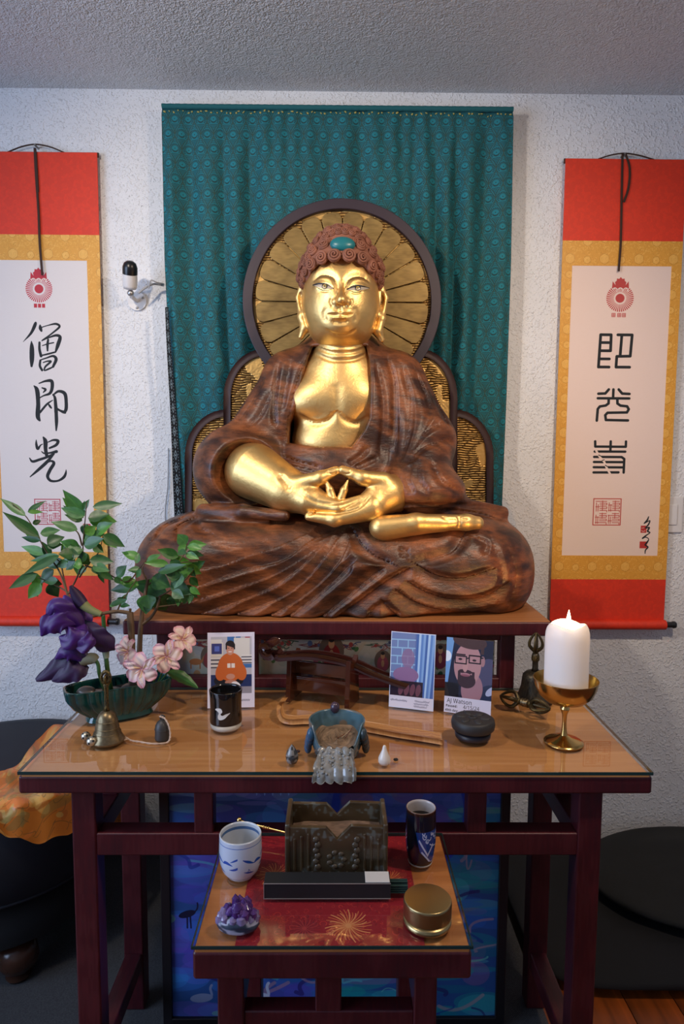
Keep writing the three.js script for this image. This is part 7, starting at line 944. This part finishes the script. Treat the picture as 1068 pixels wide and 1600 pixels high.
  twig(b2, [[715, 700], [760, 665], [790, 620], [810, 560]], Z2, 0.004, 0.0025, barkM, 'side_branch'); for (const s of [[[745, 500], [790, 470], [850, 430], [920, 360], [945, 290], [938, 260]], [[800, 560], [870, 520], [940, 470], [980, 420]], [[745, 480], [720, 420], [745, 370]], [[790, 610], [870, 600], [940, 590], [975, 565]], [[850, 430], [900, 390], [1000, 380]]]) twig(b2, s, Z2, 0.0019, 0.0008);
  leafOn(b2, [[942, 292, 900, 245, 48], [950, 302, 1032, 290, 40], [902, 356, 803, 322, 44], [858, 380, 962, 388, 52], [852, 392, 738, 385, 34], [798, 432, 932, 400, 40], [768, 460, 852, 505, 72], [702, 500, 562, 522, 48], [842, 530, 680, 492, 70], [745, 548, 735, 638, 78], [800, 545, 842, 628, 80], [862, 490, 962, 542, 60], [902, 450, 972, 420, 44], [942, 402, 1012, 442, 44], [962, 420, 1032, 380, 40], [870, 530, 940, 582, 50], [932, 500, 992, 562, 42], [880, 420, 870, 480, 56], [920, 440, 880, 510, 50], [940, 340, 1020, 345, 36], [960, 460, 1000, 500, 34], [900, 330, 950, 300, 38], [850, 560, 880, 600, 36], [940, 540, 930, 590, 30], [780, 500, 790, 550, 60], [960, 510, 1005, 545, 28], [905, 560, 900, 605, 26], [970, 545, 955, 590, 24]], Z2, 0.07);

  // ---- petals
  function petal(th, name, pts, wd, mat, opt = {}) {       // midrib pixels [x, y, dz]; half widths along it
    const c = smoothPts(pts.map(([x, y, dz = 0]) => atD(x, y, opt.Z + dz)), 20), n = c.length; const k = pm(opt.Z), ruf = opt.ruffle ?? 0.1, cup = opt.cup ?? 0.3, tw = opt.twist ?? 0;
    const g = thick((a, b) => { const i = Math.round(b * (n - 1)), T = c[Math.min(n - 1, i + 1)].clone().sub(c[Math.max(0, i - 1)]).normalize(), view = V(Math.sin(tw), 0.2, Math.cos(tw)).normalize(), S = new THREE.Vector3().crossVectors(T, view).normalize(), N = new THREE.Vector3().crossVectors(S, T); const w = wd * k * (opt.shape ? opt.shape(b) : Math.pow(Math.sin(Math.PI * Math.pow(clamp(b, 0.02, 0.99), 0.75)), 0.7)), q = (a - 0.5) * 2; return c[i].clone().addScaledVector(S, q * w * (1 + 0.06 * Math.sin(b * 25 + q * 3))).addScaledVector(N, -cup * w * q * q + ruf * w * Math.sin(b * 14 + q * 4 + wd) * Math.abs(q)); }, 12, 20, 0.0008);
    return wpart(th, name, g, mat);
  }
  const purT = (c0, c1) => dataTex(64, 64, (a, b) => mix3(c0, c1, clamp(0.3 + 0.5 * tnoise(a, b * 0.3, 30, 331) + 0.5 * (tnoise(a, b, 6, 332) - 0.5))));
  const pur = MP({ map: purT([0.020, 0.002, 0.060], [0.065, 0.008, 0.17]), roughness: 0.5, sheen: 0.3, sheenColor: rgb(0.1, 0.05, 0.25), transmission: 0.12, thickness: 0 }), purL = MP({ map: purT([0.06, 0.016, 0.17], [0.14, 0.06, 0.32]), roughness: 0.5, transmission: 0.12, thickness: 0 }), purD = MP({ map: purT([0.010, 0.002, 0.020], [0.028, 0.004, 0.055]), roughness: 0.55, transmission: 0.1, thickness: 0 });
  const Zi = 1.40, ir = thing('iris_flower', 'large drooping deep purple iris bloom with a pointed bud beside it', 'flower', inP(-0.018, 0.0525, 0.012), 'irises in the planter');
  petal(ir, 'petal', [[128, 985, 0.02], [112, 960, 0], [100, 930, 0]], 17, purL, { Z: Zi, cup: 0.5 }); petal(ir, 'petal', [[128, 988], [108, 965, -0.02], [84, 948, -0.03], [72, 962, -0.02]], 17, pur, { Z: Zi, cup: 0.5, ruffle: 0.2 }); petal(ir, 'petal', [[120, 975, -0.01], [95, 970, -0.03], [72, 978, -0.03], [64, 994, -0.02]], 20, pur, { Z: Zi, cup: 0.4, ruffle: 0.25 });
  petal(ir, 'petal', [[132, 975], [118, 990, -0.03], [104, 1000, -0.03], [92, 995, -0.02]], 20, pur, { Z: Zi, cup: 0.3, ruffle: 0.2 }); petal(ir, 'petal', [[112, 985, -0.02], [128, 1002, -0.03], [142, 1004, -0.03], [150, 1004, -0.02]], 17, pur, { Z: Zi, ruffle: 0.2 }); petal(ir, 'petal', [[128, 975, 0.01], [145, 990, -0.01], [160, 1006, -0.01], [164, 1019, 0]], 18, purD, { Z: Zi, ruffle: 0.12, shape: (b) => Math.pow(Math.sin(Math.PI * (0.12 + 0.62 * b)), 0.8) }); petal(ir, 'petal', [[118, 955, 0.02], [130, 965, 0.02], [140, 985, 0.02]], 14, purL, { Z: Zi });
  { const bud = smoothPts([[110, 915], [118, 928], [128, 942], [140, 952], [158, 960]].map(([x, y]) => atD(x, y, Zi)), 20); wpart(ir, 'bud', sweep(bud.slice(0, 12), (s) => 0.0012 + 0.0115 * Math.sin(Math.PI * (0.05 + 0.62 * s)), 14), purD, 'dark pointed bud'); wpart(ir, 'sheath', sweep(bud.slice(9), (s) => mix(0.0115, 0.006, s), 14), MP({ color: rgb(0.20, 0.21, 0.07), roughness: 0.6, transmission: 0.15 }), 'papery green-brown sheath'); const p0 = ir.position.clone(), st = smoothPts([p0, atD(167, 1040, Zi + 0.01), atD(165, 1015, Zi + 0.01), atD(161, 962, Zi)], 20); wpart(ir, 'stem', sweep(st, (s) => mix(0.0052, 0.0042, s), 10), stemG, 'green stem'); const cl = smoothPts([atD(166, 1028, Zi + 0.008), atD(165, 1018, Zi + 0.008)], 6); wpart(ir, 'sheath', sweep(cl, (s) => mix(0.0058, 0.0075, s), 10), MS({ color: rgb(0.20, 0.24, 0.16), roughness: 0.6 })); }
  const i2 = thing('iris_flower', 'wilting dark purple iris bloom hanging over the planter rim', 'flower', inP(-0.028, 0.0525, 0.006), 'irises in the planter');
  petal(i2, 'petal', [[130, 1030, 0.01], [108, 1035, -0.01], [84, 1048, -0.01], [56, 1063, 0]], 22, purD, { Z: Zi, ruffle: 0.15, shape: (b) => Math.pow(Math.sin(Math.PI * (0.15 + 0.82 * Math.pow(b, 0.8))), 0.9) }); petal(i2, 'petal', [[132, 1035], [118, 1046, -0.02], [100, 1055, -0.02], [81, 1064, -0.01]], 18, purD, { Z: Zi, ruffle: 0.12, shape: (b) => Math.pow(Math.sin(Math.PI * (0.2 + 0.78 * b)), 0.9) }); petal(i2, 'petal', [[128, 1032, -0.01], [112, 1022, -0.02], [98, 1020, -0.02], [86, 1030, -0.01]], 13, pur, { Z: Zi, cup: 0.5 }); petal(i2, 'petal', [[118, 1010, 0], [124, 1022, -0.01], [128, 1036, -0.01]], 13, purD, { Z: Zi });
  wpart(i2, 'sheath', sweep(smoothPts([[127, 1034], [136, 1030], [146, 1029], [151, 1032]].map(([x, y]) => atD(x, y, Zi)), 12), (s) => 0.004 + 0.0085 * Math.sin(Math.PI * (0.25 + 0.6 * s)), 12), MP({ color: rgb(0.17, 0.16, 0.09), roughness: 0.6 }), 'papery sheath'); wpart(i2, 'stem', sweep(smoothPts([i2.position.clone(), atD(155, 1052, Zi), atD(153, 1038, Zi), atD(148, 1030, Zi)], 14), 0.004, 10), stemG, 'green stem');

  // ---- pink lilies
  const pinkT = (str) => canvasTex(128, 256, (g, w, h) => { g.fillStyle = '#d8a3ac'; g.fillRect(0, 0, w, h); g.save(); for (let i = 0; i < 14; i++) { g.fillStyle = 'rgba(232,208,200,0.16)'; g.beginPath(); g.ellipse(w / 2, h * 0.52, w * (0.46 - i * 0.024), h * (0.42 - i * 0.02), 0, 0, 7); g.fill(); } g.restore(); g.fillStyle = 'rgba(200,120,140,0.5)'; g.fillRect(0, 0, w, 14); if (str) { g.strokeStyle = 'rgba(110,30,40,0.8)'; g.lineWidth = 3; for (let i = 0; i < 16; i++) { const x = rr(0.25, 0.75) * w, y = rr(0.25, 0.75) * h; g.beginPath(); g.moveTo(x, y); g.lineTo(x + (x - w / 2) * 0.1, y - 14); g.stroke(); } g.fillStyle = 'rgba(220,180,110,0.5)'; g.fillRect(w * 0.3, h * 0.6, w * 0.4, h * 0.3); } }, { clamp: true });
  const pinkA = MP({ map: pinkT(false), roughness: 0.6, transmission: 0.15, thickness: 0, side: THREE.DoubleSide }), pinkB = MP({ map: pinkT(true), roughness: 0.6, transmission: 0.15, thickness: 0, side: THREE.DoubleSide });
  const pg = (w, curl) => thick((a, b) => { const q = (a - 0.5) * 2, hw = w * Math.pow(Math.sin(Math.PI * (0.06 + 0.86 * Math.pow(b, 1.2))), 0.8); return V(q * hw, 0.35 * b + 0.65 * b * (1 - 0.25 * curl * b), 0.35 * Math.pow(1 - b, 2) * -1 + 0.35 - curl * 0.35 * b * b + 0.10 * q * q * w + 0.03 * Math.sin(b * 12 + q * 5)); }, 8, 12, 0.02), wide = pg(0.36, 0.9), narrow = pg(0.22, 0.5);
  const flower = (px, py, Z, size, dir, spin, label, stemX) => {
    const c = atD(px, py, Z), f = thing('pink_lily', label, 'flower', c, 'pink lilies in the planter'), s = size * pm(Z); f.quaternion.setFromUnitVectors(V(0, 0, 1), V(...dir).normalize()); f.rotateZ(spin);
    for (let i = 0; i < 6; i++) { const m = part(f, 'petal', i % 2 ? narrow : wide, i % 2 ? pinkB : pinkA); m.scale.setScalar(s); m.rotation.z = i * Math.PI / 3; m.position.z = i % 2 ? 0.0008 : 0; }
    for (let i = 0; i < 5; i++) { const a = i * 1.26; part(f, 'stamen', sweep([V(0, 0, -0.002), V(0.25 * s * Math.cos(a), 0.25 * s * Math.sin(a), 0.45 * s)], 0.0006, 5), MS({ color: rgb(0.55, 0.25, 0.12), roughness: 0.6 })); }
    f.updateMatrixWorld(true); const b = inP(stemX, 0.0525, -0.005); wpart(f, 'stem', sweep(smoothPts([b, b.clone().lerp(c, 0.5).add(V(0, 0.015, -0.012)), c.clone().addScaledVector(V(...dir).normalize(), -0.004)], 14), 0.0018, 7), stemG, 'green stem');
  };
  flower(201, 1018, 1.455, 30, [-0.6, 0.2, 0.8], 0.3, 'pink lily bloom turned sideways beside the cut trunk', 0.045); flower(222, 1045, 1.415, 32, [-0.1, 0.1, 1], 0.1, 'wide open pink lily bloom hanging over the planter rim', 0.055);
  flower(260, 1026, 1.445, 30, [0.2, 0.25, 1], 0.8, 'pink lily bloom with dark streaks in front of the stand', 0.075); flower(284, 1000, 1.495, 28, [0.6, 0.6, 0.6], 0.4, 'pink lily bloom tilted up above the painted strip', 0.085);
  { const lf = thing('lily_leaf', 'long narrow green lily leaf arching right over the planter end', 'leaf', inP(0.085, 0.0525, 0)); petal(lf, 'blade', [[262, 1050], [278, 1056], [292, 1064], [309, 1075]], 9, leafMats[0], { Z: 1.45, cup: 0.6, ruffle: 0.02 }); const c = atD(262, 1050, 1.45); wpart(lf, 'stalk', sweep([lf.position.clone(), c], 0.0015, 6), stemG); }
}
renderer.render(scene, camera);
